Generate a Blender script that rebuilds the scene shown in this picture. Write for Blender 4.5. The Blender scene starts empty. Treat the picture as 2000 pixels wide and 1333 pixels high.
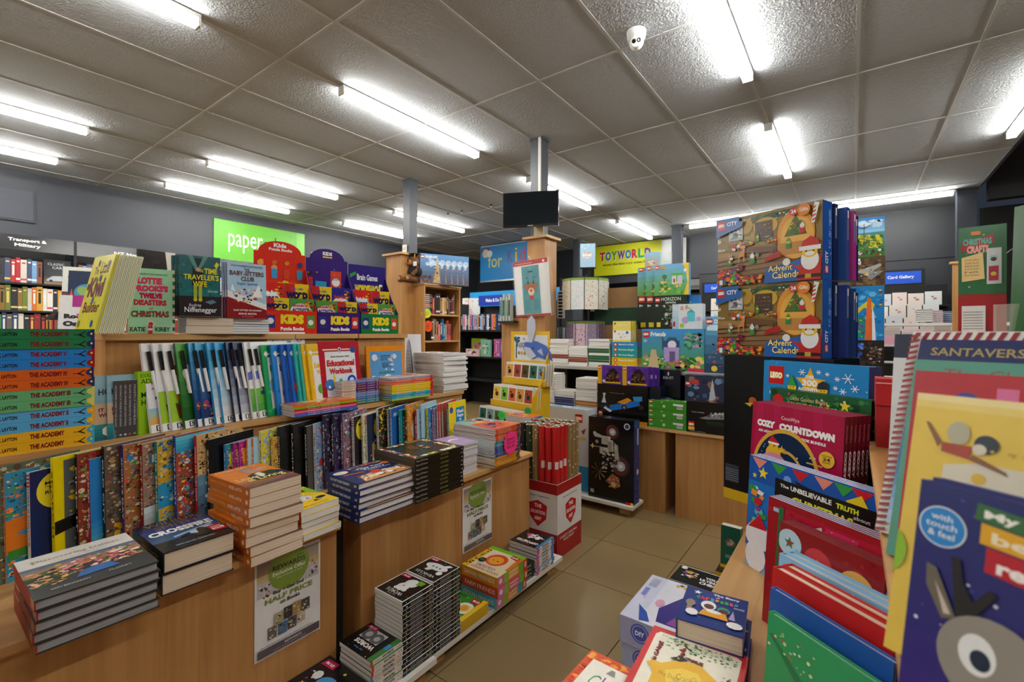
import bpy, math, random
from mathutils import Vector as V3, Matrix
rnd = random.Random(7)
S = bpy.context.scene
COL = S.collection
# ------------------------------------------------ camera, world, exposure
CH = 1.23                                   # eye height
F, CY = 903.06, 650.36
YAW, ROLL = math.radians(36.406), math.radians(0.176)
cd = bpy.data.cameras.new('camera'); cam = bpy.data.objects.new('camera', cd); COL.objects.link(cam)
cam.matrix_world = Matrix.Translation((0, 0, CH)) @ Matrix.Rotation(YAW, 4, 'Z') @ Matrix.Rotation(math.pi/2, 4, 'X') @ Matrix.Rotation(ROLL, 4, 'Z')
cd.sensor_width = 36; cd.lens = F/2000*36; cd.shift_y = -(666.5-CY)/2000; cd.clip_start = .02
cd.dof.use_dof = True; cd.dof.focus_distance = 1.7; cd.dof.aperture_fstop = 5.0
S.camera = cam
S.view_settings.view_transform = 'Standard'; S.view_settings.look = 'None'
S.view_settings.gamma = 1; S.view_settings.use_curve_mapping = False
S.view_settings.exposure = 1.95
TUBE = 15                                   # strength of the tube diffusers
w = bpy.data.worlds.new('night'); S.world = w; w.use_nodes = True
w.node_tree.nodes['Background'].inputs[0].default_value = (.02, .025, .035, 1)
w.node_tree.nodes['Background'].inputs[1].default_value = .3
CEIL = CH+1.764

# ------------------------------------------------ pixel to place helpers (photo taken as 2000x1333)
_R = V3((math.cos(YAW), math.sin(YAW), 0)); _W = V3((-math.sin(YAW), math.cos(YAW), 0)); _Z = V3((0, 0, 1))
def ray(px, py):
    a, b = (px-1000)/F, -(py-CY)/F
    c, s = math.cos(ROLL), math.sin(ROLL)
    return _W + _R*(a*c-b*s) + _Z*(a*s+b*c)
CAM = V3((0, 0, CH))
def atX(px, py, X): r = ray(px, py); return CAM + r*(X/r.x)
def atY(px, py, Y): r = ray(px, py); return CAM + r*(Y/r.y)
def atZ(px, py, z): r = ray(px, py); return CAM + r*((z-CH)/r.z)
def atD(px, py, D): return CAM + ray(px, py)*D
def depth(p): return p[0]*_W.x + p[1]*_W.y
def hz(py, p): return CH - (py-CY)/F*depth(p)           # height seen at picture row py above place p
def nrm(al): a = math.radians(al); return V3((math.cos(a), math.sin(a), 0))
def reach(O, al, pxR):                                 # width of a face starting at O and ending at column pxR
    r = ray(pxR, 650); U = _Z.cross(nrm(al))
    return (r.x*O[1]-r.y*O[0])/(U.x*r.y-U.y*r.x)

# ------------------------------------------------ colours and materials
def lin(c):
    if isinstance(c, str):
        c = c.lstrip('#')
        if len(c) == 3: c = ''.join(x*2 for x in c)
        c = tuple(int(c[i:i+2], 16)/255 for i in (0, 2, 4))
    return tuple(x/12.92 if x <= .04045 else ((x+.055)/1.055)**2.4 for x in c[:3]) + (1,)
MATS = {}
def mat(name, col=None, rough=.5, metal=0, fn=None, **kw):
    if name in MATS: return MATS[name]
    m = bpy.data.materials.new(name); m.use_nodes = True; MATS[name] = m
    nt = m.node_tree; b = nt.nodes['Principled BSDF']
    b.inputs['Roughness'].default_value = rough; b.inputs['Metallic'].default_value = metal
    N = nt.nodes.new; L = nt.links.new
    if col: b.inputs['Base Color'].default_value = lin(col)
    for k, v in kw.items(): b.inputs[k.replace('_', ' ')].default_value = v
    if fn: fn(nt, b, N, L)
    else:
        n = N('ShaderNodeTexNoise'); n.inputs['Scale'].default_value = 60
        r = N('ShaderNodeMapRange'); r.inputs[3].default_value = rough*.85; r.inputs[4].default_value = min(1, rough*1.2)
        L(n.outputs[0], r.inputs[0]); L(r.outputs[0], b.inputs['Roughness'])
    return m
def attr_fn(nt, b, N, L):
    a = N('ShaderNodeAttribute'); a.attribute_name = 'col'
    n = N('ShaderNodeTexNoise'); n.inputs['Scale'].default_value = 9; n.inputs['Detail'].default_value = 3
    r = N('ShaderNodeMapRange'); r.inputs[3].default_value = .9; r.inputs[4].default_value = 1.06
    m = N('ShaderNodeVectorMath'); m.operation = 'SCALE'
    L(n.outputs[0], r.inputs[0]); L(a.outputs['Color'], m.inputs[0]); L(r.outputs[0], m.inputs[3]); L(m.outputs[0], b.inputs['Base Color'])
PRINT = mat('printed_card', rough=.42, fn=attr_fn)
GLOSS = mat('glossy_print', rough=.22, fn=attr_fn)
MATTE = mat('matte_print', rough=.75, fn=attr_fn)
def page_fn(c1, c2):
    def fn(nt, b, N, L):
        t = N('ShaderNodeTexCoord'); w_ = N('ShaderNodeTexNoise'); w_.inputs['Scale'].default_value = 1
        mp = N('ShaderNodeMapping'); mp.inputs['Scale'].default_value = (3, 3, 900)
        L(t.outputs['Object'], mp.inputs[0]); L(mp.outputs[0], w_.inputs[0]); w_.inputs['Detail'].default_value = 2
        r = N('ShaderNodeMapRange'); r.inputs[1].default_value = .3; r.inputs[2].default_value = .7; r.inputs[3].default_value = 0; r.inputs[4].default_value = 1
        x = N('ShaderNodeMix'); x.data_type = 'RGBA'; x.inputs[6].default_value = lin(c1); x.inputs[7].default_value = lin(c2)
        L(w_.outputs[0], r.inputs[0]); L(r.outputs[0], x.inputs[0]); L(x.outputs[2], b.inputs['Base Color'])
    return fn
PAGES = mat('white_page_edges', rough=.9, fn=page_fn('c9c7c4', 'efeeec'))
CREAM = mat('cream_page_edges', rough=.9, fn=page_fn('c4b29d', 'ead9c4'))
GREY = mat('grey_page_edges', rough=.9, fn=page_fn('85878c', 'a9abb0'))
def wood_fn(c1, c2, axis, sc=1.):
    def fn(nt, b, N, L):
        t = N('ShaderNodeTexCoord'); mp = N('ShaderNodeMapping')
        s = [38*sc]*3; s['xyz'.index(axis)] = 1.6*sc; mp.inputs['Scale'].default_value = s
        n = N('ShaderNodeTexNoise'); n.inputs['Scale'].default_value = 1.2; n.inputs['Detail'].default_value = 6; n.inputs['Distortion'].default_value = .6
        s2 = [4.5*sc]*3; s2['xyz'.index(axis)] = .7*sc
        mp2 = N('ShaderNodeMapping'); mp2.inputs['Scale'].default_value = s2; n2 = N('ShaderNodeTexNoise'); n2.inputs['Scale'].default_value = 1; n2.inputs['Distortion'].default_value = 1.6
        L(t.outputs['Object'], mp.inputs[0]); L(mp.outputs[0], n.inputs[0]); L(t.outputs['Object'], mp2.inputs[0]); L(mp2.outputs[0], n2.inputs[0])
        a = N('ShaderNodeMath'); a.operation = 'ADD'; L(n.outputs[0], a.inputs[0]); L(n2.outputs[0], a.inputs[1])
        r = N('ShaderNodeMapRange'); r.inputs[1].default_value = .75; r.inputs[2].default_value = 1.3
        L(a.outputs[0], r.inputs[0])
        x = N('ShaderNodeMix'); x.data_type = 'RGBA'; x.inputs[6].default_value = lin(c1); x.inputs[7].default_value = lin(c2)
        L(r.outputs[0], x.inputs[0]); L(x.outputs[2], b.inputs['Base Color'])
        bp = N('ShaderNodeBump'); bp.inputs['Strength'].default_value = .08; L(a.outputs[0], bp.inputs['Height']); L(bp.outputs[0], b.inputs['Normal'])
    return fn
WOODV = mat('beech_laminate_upright', rough=.42, fn=wood_fn('ab7843', 'c49359', 'z'))
WOODH = mat('beech_laminate_boards', rough=.4, fn=wood_fn('ba8950', 'd3a76f', 'y'))
WOODX = mat('beech_laminate_crosswise', rough=.4, fn=wood_fn('ba8950', 'd3a76f', 'x'))
WHITE = mat('white_melamine', 'd9d6cf', .45)
BLACKM = mat('black_laminate', '141518', .5)
DARK = mat('painted_gap_shade', '241a12', .8)  # near-black brown that paints the shade between the left units
GREYM = mat('grey_shelf_laminate', '9a968e', .5)
POST = mat('grey_post_paint', '484d57', .4)
ALU = mat('aluminium', 'c9c9c9', .35, 1)
def wall_fn(c1, c2):
    def fn(nt, b, N, L):
        t = N('ShaderNodeTexCoord'); n = N('ShaderNodeTexNoise'); n.inputs['Scale'].default_value = 1.3; n.inputs['Detail'].default_value = 5
        L(t.outputs['Object'], n.inputs[0])
        x = N('ShaderNodeMix'); x.data_type = 'RGBA'; x.inputs[6].default_value = lin(c1); x.inputs[7].default_value = lin(c2)
        L(n.outputs[0], x.inputs[0]); L(x.outputs[2], b.inputs['Base Color'])
    return fn
WALL = mat('slate_wall_paint', rough=.55, fn=wall_fn('2b2d35', '363943'))
WALL2 = mat('charcoal_wall_paint', rough=.5, fn=wall_fn('2d2f35', '383b42'))
WALLW = mat('pale_wall_paint', rough=.7, fn=wall_fn('b9b5ae', 'c9c5be'))
def floor_fn(nt, b, N, L):
    t = N('ShaderNodeTexCoord'); n = N('ShaderNodeTexNoise'); n.inputs['Scale'].default_value = 2.3; n.inputs['Detail'].default_value = 8
    L(t.outputs['Object'], n.inputs[0])
    n2 = N('ShaderNodeTexVoronoi'); n2.inputs['Scale'].default_value = 90; L(t.outputs['Object'], n2.inputs[0])
    r2 = N('ShaderNodeMapRange'); r2.inputs[1].default_value = .0; r2.inputs[2].default_value = .06; r2.inputs[3].default_value = .35; r2.inputs[4].default_value = 0
    L(n2.outputs[0], r2.inputs[0])
    x = N('ShaderNodeMix'); x.data_type = 'RGBA'; x.inputs[6].default_value = lin('7d6845'); x.inputs[7].default_value = lin('957e58')
    L(n.outputs[0], x.inputs[0])
    y = N('ShaderNodeMix'); y.data_type = 'RGBA'; y.inputs[7].default_value = lin('c2ac84'); L(x.outputs[2], y.inputs[6]); L(r2.outputs[0], y.inputs[0])
    L(y.outputs[2], b.inputs['Base Color'])
    r = N('ShaderNodeMapRange'); r.inputs[3].default_value = .2; r.inputs[4].default_value = .42; L(n.outputs[0], r.inputs[0]); L(r.outputs[0], b.inputs['Roughness'])
FLOOR = mat('tan_floor_tile', rough=.3, fn=floor_fn)
GROUT = mat('dark_grout', '2e2618', .9)
def ceil_fn(nt, b, N, L):
    t = N('ShaderNodeTexCoord')
    v = N('ShaderNodeTexVoronoi'); v.inputs['Scale'].default_value = 95; v.feature = 'SMOOTH_F1'; L(t.outputs['Object'], v.inputs[0])
    n = N('ShaderNodeTexNoise'); n.inputs['Scale'].default_value = 30; L(t.outputs['Object'], n.inputs[0])
    a = N('ShaderNodeMath'); a.operation = 'ADD'; L(v.outputs[0], a.inputs[0]); L(n.outputs[0], a.inputs[1])
    bp = N('ShaderNodeBump'); bp.inputs['Strength'].default_value = .5; bp.inputs['Distance'].default_value = .008; L(a.outputs[0], bp.inputs['Height']); L(bp.outputs[0], b.inputs['Normal'])
    n3 = N('ShaderNodeTexNoise'); n3.inputs['Scale'].default_value = .7; L(t.outputs['Object'], n3.inputs[0])
    x = N('ShaderNodeMix'); x.data_type = 'RGBA'; x.inputs[6].default_value = lin('adb1b8'); x.inputs[7].default_value = lin('b9bdc4')
    L(n3.outputs[0], x.inputs[0]); L(x.outputs[2], b.inputs['Base Color'])
CTILE = mat('textured_ceiling_tile', rough=.85, fn=ceil_fn)
CBAR = mat('ceiling_bar_paint', 'bfbfbe', .6)
def lamp_mat(name, c, s):
    m = mat(name, c, .4); b = m.node_tree.nodes['Principled BSDF']
    b.inputs['Emission Color'].default_value = lin(c); b.inputs['Emission Strength'].default_value = s; return m
TUBEM = lamp_mat('tube_diffuser', 'fbfaf2', TUBE)
def clear(name, tint='ffffff', rough=.05, al=.25):
    def fn(nt, b, N, L):
        b.inputs['Alpha'].default_value = al; b.inputs['Base Color'].default_value = lin(tint)
        n = N('ShaderNodeTexNoise'); n.inputs['Scale'].default_value = 14; bp = N('ShaderNodeBump'); bp.inputs['Strength'].default_value = .3
        L(n.outputs[0], bp.inputs['Height']); L(bp.outputs[0], b.inputs['Normal'])
    return mat(name, rough=rough, fn=fn)
ACRYL = clear('clear_acrylic', 'e8efe8', .05, .16)
WRAP = clear('clear_wrap', 'f4f4f4', .08, .06)

# ------------------------------------------------ mesh builder
class MB:
    def __init__(s): s.v = []; s.f = []; s.c = []
    def poly(s, pts, col):
        n = len(s.v); s.v += [tuple(p) for p in pts]; s.f.append(tuple(range(n, n+len(pts)))); s.c.append(col)
    def box(s, a, b, col='fff', **o):       # o: per side colours l r f k t d  (x- x+ y- y+ z+ z-)
        x0, y0, z0 = a; x1, y1, z1 = b
        n = len(s.v)
        s.v += [(x0,y0,z0),(x1,y0,z0),(x1,y1,z0),(x0,y1,z0),(x0,y0,z1),(x1,y0,z1),(x1,y1,z1),(x0,y1,z1)]
        for k, q in zip('dtfkrl', ((3,2,1,0),(4,5,6,7),(0,1,5,4),(2,3,7,6),(1,2,6,5),(3,0,4,7))):
            s.f.append(tuple(n+i for i in q)); s.c.append(o.get(k, col))
        return s
    def tube(s, p, q, r, col='fff', n=12, r2=None, caps=True):
        p, q = V3(p), V3(q); d = (q-p).normalized(); a = d.orthogonal().normalized(); b = d.cross(a); r2 = r if r2 is None else r2
        m = len(s.v)
        for i in range(n):
            t = 2*math.pi*i/n; e = a*math.cos(t)+b*math.sin(t); s.v += [tuple(p+e*r), tuple(q+e*r2)]
        for i in range(n):
            j = (i+1) % n; s.f.append((m+2*i, m+2*j, m+2*j+1, m+2*i+1)); s.c.append(col)
        if caps:
            s.f.append(tuple(m+2*i for i in reversed(range(n)))); s.c.append(col)
            s.f.append(tuple(m+2*i+1 for i in range(n))); s.c.append(col)
        return s
    def ball(s, c, r, col='fff', n=14, m=9, sc=(1, 1, 1)):
        k = len(s.v)
        for j in range(m+1):
            t = math.pi*j/m
            for i in range(n):
                u = 2*math.pi*i/n; s.v.append((c[0]+r*sc[0]*math.sin(t)*math.cos(u), c[1]+r*sc[1]*math.sin(t)*math.sin(u), c[2]+r*sc[2]*math.cos(t)))
        for j in range(m):
            for i in range(n):
                s.f.append((k+j*n+i, k+(j+1)*n+i, k+(j+1)*n+(i+1) % n, k+j*n+(i+1) % n)); s.c.append(col)
        return s
    def prism(s, pts, z0, z1, col='fff', side=None):       # outline in xy, extruded in z
        n = len(pts); a = sum(pts[i][0]*pts[(i+1)%n][1]-pts[(i+1)%n][0]*pts[i][1] for i in range(n))
        if a < 0: pts = pts[::-1]
        m = len(s.v); s.v += [(x, y, z0) for x, y in pts]+[(x, y, z1) for x, y in pts]
        s.f.append(tuple(m+i for i in reversed(range(n)))); s.c.append(side or col); s.f.append(tuple(m+n+i for i in range(n))); s.c.append(col)
        for i in range(n):
            j = (i+1) % n; s.f.append((m+i, m+j, m+n+j, m+n+i)); s.c.append(side or col)
        return s
    def art(s, O, U, Vv, w_, h_, fn=None):
        a = Art(s, V3(O), V3(U), V3(Vv), w_, h_)
        if fn: fn(a)
        return a
    def mesh(s, name, m, smooth=False):
        me = bpy.data.meshes.new(name); me.from_pydata(s.v, [], s.f)
        at = me.attributes.new('col', 'FLOAT_COLOR', 'FACE')
        cache = {}
        buf = []
        for c in s.c:
            k = cache.get(c)
            if k is None: k = cache[c] = lin(c)
            buf += k
        at.data.foreach_set('color', buf)
        if smooth: me.shade_smooth()
        me.materials.append(m); return me
_TX = {}
def text_mesh(t, bold):
    k = (t, bold)
    if k not in _TX:
        c = bpy.data.curves.new('t', 'FONT'); c.body = t; c.resolution_u = 2; c.offset = bold
        o = bpy.data.objects.new('t', c); m = bpy.data.meshes.new_from_object(o)
        vs = [(q.co.x, q.co.y) for q in m.vertices]
        if not vs: _TX[k] = ([], [])
        else:
            x0 = min(p[0] for p in vs); x1 = max(p[0] for p in vs); y0 = min(p[1] for p in vs); y1 = max(p[1] for p in vs)
            _TX[k] = ([((x-x0)/(x1-x0), (y-y0)/max(1e-6, y1-y0)) for x, y in vs], [tuple(p.vertices) for p in m.polygons])
        bpy.data.objects.remove(o); bpy.data.curves.remove(c); bpy.data.meshes.remove(m)
    return _TX[k]
class Art:                                     # flat print on a face, in fractions of its width and height
    def __init__(s, mb, O, U, Vv, w_, h_):
        s.m, s.O, s.U, s.V, s.w, s.h = mb, O, U.normalized(), Vv.normalized(), w_, h_; s.N = s.U.cross(s.V); s.z = .0002; s.st = .00012 if w_*h_ < .4 else .0006; s.b = (s.O.copy(), s.U.copy(), s.V.copy(), w_, h_)
    def P(s, x, y):                                     # kept inside the face it is printed on
        O, U, Vv, w_, h_ = s.b; q = s.O+s.U*(x*s.w)+s.V*(y*s.h)-O
        return O+U*min(w_, max(0, q.dot(U)))+Vv*min(h_, max(0, q.dot(Vv)))+s.N*s.z
    def up(s, k=1): s.z += s.st*k
    def p(s, pts, c): s.up(); s.m.poly([s.P(*q) for q in pts], c); return s
    def r(s, x, y, w_, h_, c): return s.p([(x, y), (x+w_, y), (x+w_, y+h_), (x, y+h_)], c)
    def c(s, x, y, r, c, n=18, sy=1, rot=0):
        k = s.w/s.h*sy
        return s.p([(x+r*math.cos(2*math.pi*i/n+rot), y+r*k*math.sin(2*math.pi*i/n+rot)) for i in range(n)], c)
    def star(s, x, y, r, c, n=5, q=.42, rot=math.pi/2):
        s.up(); k = s.w/s.h; P = [(x+(r if i % 2 == 0 else r*q)*math.cos(rot+math.pi*i/n), y+k*(r if i % 2 == 0 else r*q)*math.sin(rot+math.pi*i/n)) for i in range(2*n)]
        for i in range(2*n): s.m.poly([s.P(x, y), s.P(*P[i]), s.P(*P[(i+1) % (2*n)])], c)
        return s
    def t(s, t, x, y, w_, h_, c, b=.015, sk=0):        # text filling the box x..x+w, y..y+h
        vs, fs = text_mesh(t, b); s.up(); n = len(s.m.v)
        s.m.v += [tuple(s.P(x+q[0]*w_, y+q[1]*h_+sk*q[0])) for q in vs]
        for f in fs: s.m.f.append(tuple(n+i for i in f)); s.m.c.append(c)
        return s
    def s(s, n, x, y, w_, h_, cols, a=.03, b=.09, seed=1):   # many small shapes
        g = random.Random(seed+n); z0 = s.z+s.st
        for i in range(n):
            r = g.uniform(a, b)/2; k = s.w/s.h
            r = min(r, w_/2.1, h_/2.1/k)
            X = g.uniform(x+r, x+w_-r); Y = g.uniform(y+r*k, y+h_-r*k); m = g.choice((3, 4, 5, 6, 7)); ph = g.uniform(0, 6.3); q = g.uniform(.45, 1)
            s.z = z0+(i % 12)*.00002
            s.m.poly([s.P(X+r*math.cos(ph+6.2832*j/m), Y+r*k*q*math.sin(ph+6.2832*j/m)) for j in range(m)], g.choice(cols))
        s.z = z0+.00024; return s
    def g(s, x, y, w_, h_, c1, c2, n=8):                    # bands from c1 (low) to c2 (high)
        a, b = [[int(c.lstrip('#')[i:i+2], 16) for i in (0, 2, 4)] for c in (c1, c2)]; s.up()
        for i in range(n):
            t = i/(n-1); c = '%02x%02x%02x' % tuple(round(p+(q-p)*t) for p, q in zip(a, b))
            s.m.poly([s.P(x, y+h_*i/n), s.P(x+w_, y+h_*i/n), s.P(x+w_, y+h_*(i+1)/n), s.P(x, y+h_*(i+1)/n)], c)
        return s

# ------------------------------------------------ object helpers
def tag(o, label=None, cat=None, group=None, kind=None):
    if label: o['label'] = label
    if cat: o['category'] = cat
    if group: o['group'] = group
    if kind: o['kind'] = kind
    return o
def obj(name, mb, m, parent=None, mw=None, smooth=False):
    me = mb.mesh(name, m, smooth) if isinstance(mb, MB) else mb
    o = bpy.data.objects.new(name, me); COL.objects.link(o)
    if parent is not None: o.parent = parent
    if mw is not None: o.matrix_basis = mw
    return o
def empty(name, mw, label=None, cat=None, group=None):
    o = bpy.data.objects.new(name, None); COL.objects.link(o); o.empty_display_size = .05
    o.matrix_basis = mw if isinstance(mw, Matrix) else Matrix.Translation(mw)
    return tag(o, label, cat, group)
def fr(O, U, Vv, N):
    m = Matrix((U, Vv, N)).transposed().to_4x4(); m.translation = O; return m
def stand(O, al, lean=0):                       # face towards al, leaning back; x right, y up, z out
    n = nrm(al); l = math.radians(lean); O = V3(O)
    return fr(O, _Z.cross(n), _Z*math.cos(l)-n*math.sin(l), n*math.cos(l)+_Z*math.sin(l))
def flat(O, al, yaw=0):                         # lying cover up, read from direction al
    n = nrm(al+yaw); return fr(V3(O), _Z.cross(n), -n, _Z.copy())
def dup(root, mw, label=None, group=None):
    r = root.copy(); COL.objects.link(r); r.matrix_basis = mw
    if label: r['label'] = label
    if group: r['group'] = group
    for ch in list(root.children):
        c = ch.copy(); COL.objects.link(c); c.parent = r
    return r
ORD = ['first', 'second', 'third', 'fourth', 'fifth', 'sixth', 'seventh', 'eighth', 'ninth', 'tenth', 'eleventh', 'twelfth', 'thirteenth', 'fourteenth', 'fifteenth', 'sixteenth', 'seventeenth', 'eighteenth', 'nineteenth', 'twentieth']
ORD += ['twenty-'+x for x in ORD[:9]] + ['thirtieth'] + ['thirty-'+x for x in ORD[:9]]+['fortieth']+['forty-'+x for x in ORD[:9]]
def nth(i, n, top='topmost', bot='lowest'):
    return top if i == n-1 else bot if i == 0 else ORD[n-1-i]+' from the top'
def book(name, label, cat, group, mw, w_, h_, t_, col='888888', front=None, spine=None, scol=None, pages=PAGES, hard=False, m=GLOSS, back=None, bcol=None):
    """local frame: spine at x=0, tail at y=0, front cover at z=t"""
    k = .0025 if hard else .0005; e = .003 if hard else .0004; scol = scol or col
    mb = MB()
    mb.box((0, 0, t_-k), (w_, h_, t_), col); mb.box((0, 0, 0), (w_, h_, k), bcol or col); mb.box((0, 0, k), (k, h_, t_-k), scol, l=scol)
    mb.poly([(-.0001, 0, 0), (-.0001, 0, t_), (-.0001, h_, t_), (-.0001, h_, 0)], scol)
    if front: mb.art((0, 0, t_), (1, 0, 0), (0, 1, 0), w_, h_, front)
    if spine: mb.art((0, h_, 0), (0, -1, 0), (0, 0, 1), h_, t_, spine)
    r = empty(name, mw, label, cat, group)
    obj('cover', mb, m, r)
    obj('pages', MB().box((k*1.05, e, k*1.02), (w_-e, h_-e, t_-k*1.02)), pages, r)
    return r
def stackb(n, O, al, w_, h_, t_, lab, place, group, name='book', cat='book', jit=.004, turn=1., specs=None, yaw0=0, **kw):
    """n books lying on one another; lab = look, place = what the stack is"""
    z = O[2]; out = []; proto = {}
    for i in range(n):
        kk = dict(kw); key = None; lb = lab
        if specs: key = specs[i][0]; kk.update(specs[i][1]); lb = specs[i][2] if len(specs[i]) > 2 else lab
        yw = yaw0+rnd.uniform(-turn, turn)
        o2 = V3((O[0]+rnd.uniform(-jit, jit), O[1]+rnd.uniform(-jit, jit), z))
        L = '%s, %s of %s' % (lb, nth(i, n), place)
        mw = flat(o2, al, yw)
        if key in proto: out.append(dup(proto[key], mw, L))
        else: proto[key] = book(name, L, cat, group, mw, w_, h_, t_, **kk); out.append(proto[key])
        z += t_+.0003
    return out
def carton(name, label, cat, group, mw, w_, h_, t_, col='888888', front=None, sidec=None, topc=None, right=None, left=None, top=None, m=GLOSS):
    """upright box: x right, y up, front face at z=0, body behind it"""
    mb = MB().box((0, 0, -t_), (w_, h_, 0), sidec or col, t=col, k=topc or sidec or col)
    if front: mb.art((0, 0, 0), (1, 0, 0), (0, 1, 0), w_, h_, front)
    if right: mb.art((w_, 0, 0), (0, 0, -1), (0, 1, 0), t_, h_, right)
    if left: mb.art((0, 0, -t_), (0, 0, 1), (0, 1, 0), t_, h_, left)
    if top: mb.art((0, h_, 0), (1, 0, 0), (0, 0, -1), w_, t_, top)
    o = obj(name, mb, m, None, mw); return tag(o, label, cat, group)

# ================================================ THE SETTING
X0, X1, Y0, Y1 = -7.4, 5.2, -3.6, 8.6
def struct(name, mb, m, mw=None): return tag(obj(name, mb, m, None, mw), kind='structure')
fl = struct('floor', MB().box((X0-.1, Y0-.1, -.06), (X1+.1, Y1+4.1, -.006)), GROUT)
# floor tiles: each one a piece where the aisle shows them, a plain slab of the same material beyond
tx = lambda i: -1.2+.45*i; ty = lambda j: 1.175+.45*j
tm = MB().box((.002, .002, -.008), (.448, .448, 0)).mesh('tile', FLOOR)
for i in range(-3, 4):
    for j in range(-2, 12): obj('tile', tm, FLOOR, fl, Matrix.Translation((tx(i), ty(j), rnd.uniform(-.0006, .0006))))
FB = MB()
for i in range(-14, 15):
    for j in range(-11, 26):
        if -3 <= i < 4 and -2 <= j < 12: continue
        x, y = tx(i), ty(j)
        if x < X0-.1 or x > X1 or y < Y0-.1: continue
        FB.box((x+.002, y+.002, -.006), (x+.448, y+.448, 0))
tag(obj('distant_tiles', FB, FLOOR, fl), kind='stuff')
# ceiling: tiles and the bars between them
cl = struct('ceiling', MB().box((X0-.1, Y0-.1, CEIL+.03), (1.22, Y1+.1, CEIL+.08)), WALLW)
gx = lambda i: -1.178+.5999*i; gy = lambda j: 1.518+1.1985*j
cm = MB()
cm.box((.0095, .0095, .004), (.5905, 1.189, .02)); cm = cm.mesh('tile', CTILE)
for i in range(-11, 4):
    for j in range(-5, 6):
        x, y = gx(i), gy(j)
        o = obj('tile', cm, CTILE, cl, Matrix.Translation((x, y, CEIL+rnd.uniform(-.001, .001))))
for i in range(-10, 5):
    obj('ceiling_bar', MB().box((gx(i)-.009, Y0, CEIL), (gx(i)+.009, Y1, CEIL+.008)), CBAR, cl)
for j in range(-4, 6):
    obj('cross_bar', MB().box((X0, gy(j)-.009, CEIL-.0006), (1.22, gy(j)+.009, CEIL+.0074)), CBAR, cl)
obj('ceiling_edge', MB().box((1.2, Y0, CEIL-.01), (1.23, 7.75, CEIL+.5)), POST, cl)
struct('ceiling_raised', MB().box((1.23, Y0, CEIL+.5), (X1, Y1, CEIL+.55)), CTILE)
WL = struct('wall_left', MB().box((X0-.1, Y0, 0), (X0, Y1, CEIL+.03)), WALL)
for y in (1.05, 2.3, 5.4, 6.9): obj('panel_joint', MB().box((X0-.002, y-.004, 2.2), (X0+.003, y+.004, CEIL)), WALL2, WL)
# back wall: opening under the toy sign between X -4.4 and -2.15
bw = MB()
bw.box((X0, Y1, 0), (-4.5, Y1+.1, CEIL+.03)); bw.box((-4.5, Y1, 2.22), (-2.2, Y1+.1, CEIL+.03)); bw.box((-2.2, Y1, 0), (1.3, Y1+.1, CEIL+.03))
WB = struct('wall_back', bw, WALL2)
obj('picture_rail', MB().box((-2.2, Y1-.012, 2.28), (1.2, Y1, 2.30)), WALL2, WB)
struct('wall_behind_camera', MB().box((X0, Y0-.1, 0), (X1, Y0, CEIL+.6)), WALLW)
struct('wall_right', MB().box((X1, Y0, 0), (X1+.1, Y1, CEIL+.6)), WALL2)
struct('wall_next_room', MB().box((-8, 12.5, 0), (1, 12.6, 3)).box((-8.1, 8.7, 0), (-8, 12.5, 3)).box((1, 8.7, 0), (1.1, 12.5, 3)), WALL2)
struct('ceiling_next_room', MB().box((-8, 8.7, 2.9), (1, 12.6, 2.95)), CTILE)
# night glazing and beam at the right
struct('wall_beam_right', MB().box((1.3, 7.8, 2.84), (X1, 7.95, CEIL+.5)), WALL2)
struct('window_1', MB().box((1.3, 8.3, 0), (X1, 8.32, 2.84)), mat('night_glass', '050608', .5))
# posts
def post(x0, y0, sx, sy, z1, label, strip=False):
    o = obj('post', MB().box((0, 0, 0), (sx, sy, CEIL+.005)), POST, None, Matrix.Translation((x0, y0, 0))); tag(o, kind='structure'); o.name = 'column'
    e = obj('base_plate', MB().box((-.01, -.01, CEIL-.012), (sx+.01, sy+.01, CEIL+.003)), POST, o)
    if strip: obj('cable_cover', MB().box((sx-.026, -.012, 2.0), (sx-.001, -.0005, CEIL-.002)), WHITE, o)
    return o
PA = post(-4.2, 3.56, .115, .115, 0, ''); PB = post(-2.375, 3.5, .115, .115, 0, '', True)
PC = post(-4.24, 7.68, .13, .12, 0, ''); PD = post(-2.40, 7.66, .15, .12, 0, ''); PE = post(1.02, 7.76, .17, .14, 0, '')
# tube lights
LT = bpy.data.objects
def make_light():
    r = empty('tube_light', (0, 0, 0))
    obj('housing', MB().box((-.032, 0, -.022), (.032, 1.49, -.001)), WHITE, r)
    obj('diffuser', MB().box((-.028, .012, -.062), (.028, 1.478, -.0222)), TUBEM, r)
    for y in (0, 1.478): obj('end_cap', MB().box((-.031, y, -.066), (.031, y+.012, -.0221)), WHITE, r)
    return r
rows = [(-6.53, 'row nearest the slate wall'), (-5.33, 'second row from the slate wall'), (-2.95, 'row above the middle posts'), (-.575, 'row above the walking aisle'), (1.1, 'row at the raised ceiling edge')]
runs = {0: [-2.85, -.45, 1.95, 4.32], 1: [-2.85, -.45, 1.95, 4.34], 2: [-2.85, -.45, 1.93, 4.3, 6.74], 3: [-2.8, -.45, 1.97, 4.38], 4: [-.5, 1.9, 4.3]}
pl = None
for k, (x, nm) in enumerate(rows):
    for q, y in enumerate(runs[k]):
        if k == 3 and q == 1: continue
        lb = 'white tube light in the %s, %s from the back' % (nm, ORD[len(runs[k])-1-q])
        mw = Matrix.Translation((x, y, CEIL))
        if pl is None: pl = make_light(); pl.matrix_basis = mw; o = pl
        else: o = dup(pl, mw)
        tag(o, lb, 'light', 'ceiling tube lights')
RZ = Matrix.Rotation(-math.pi/2, 4, 'Z')
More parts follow.
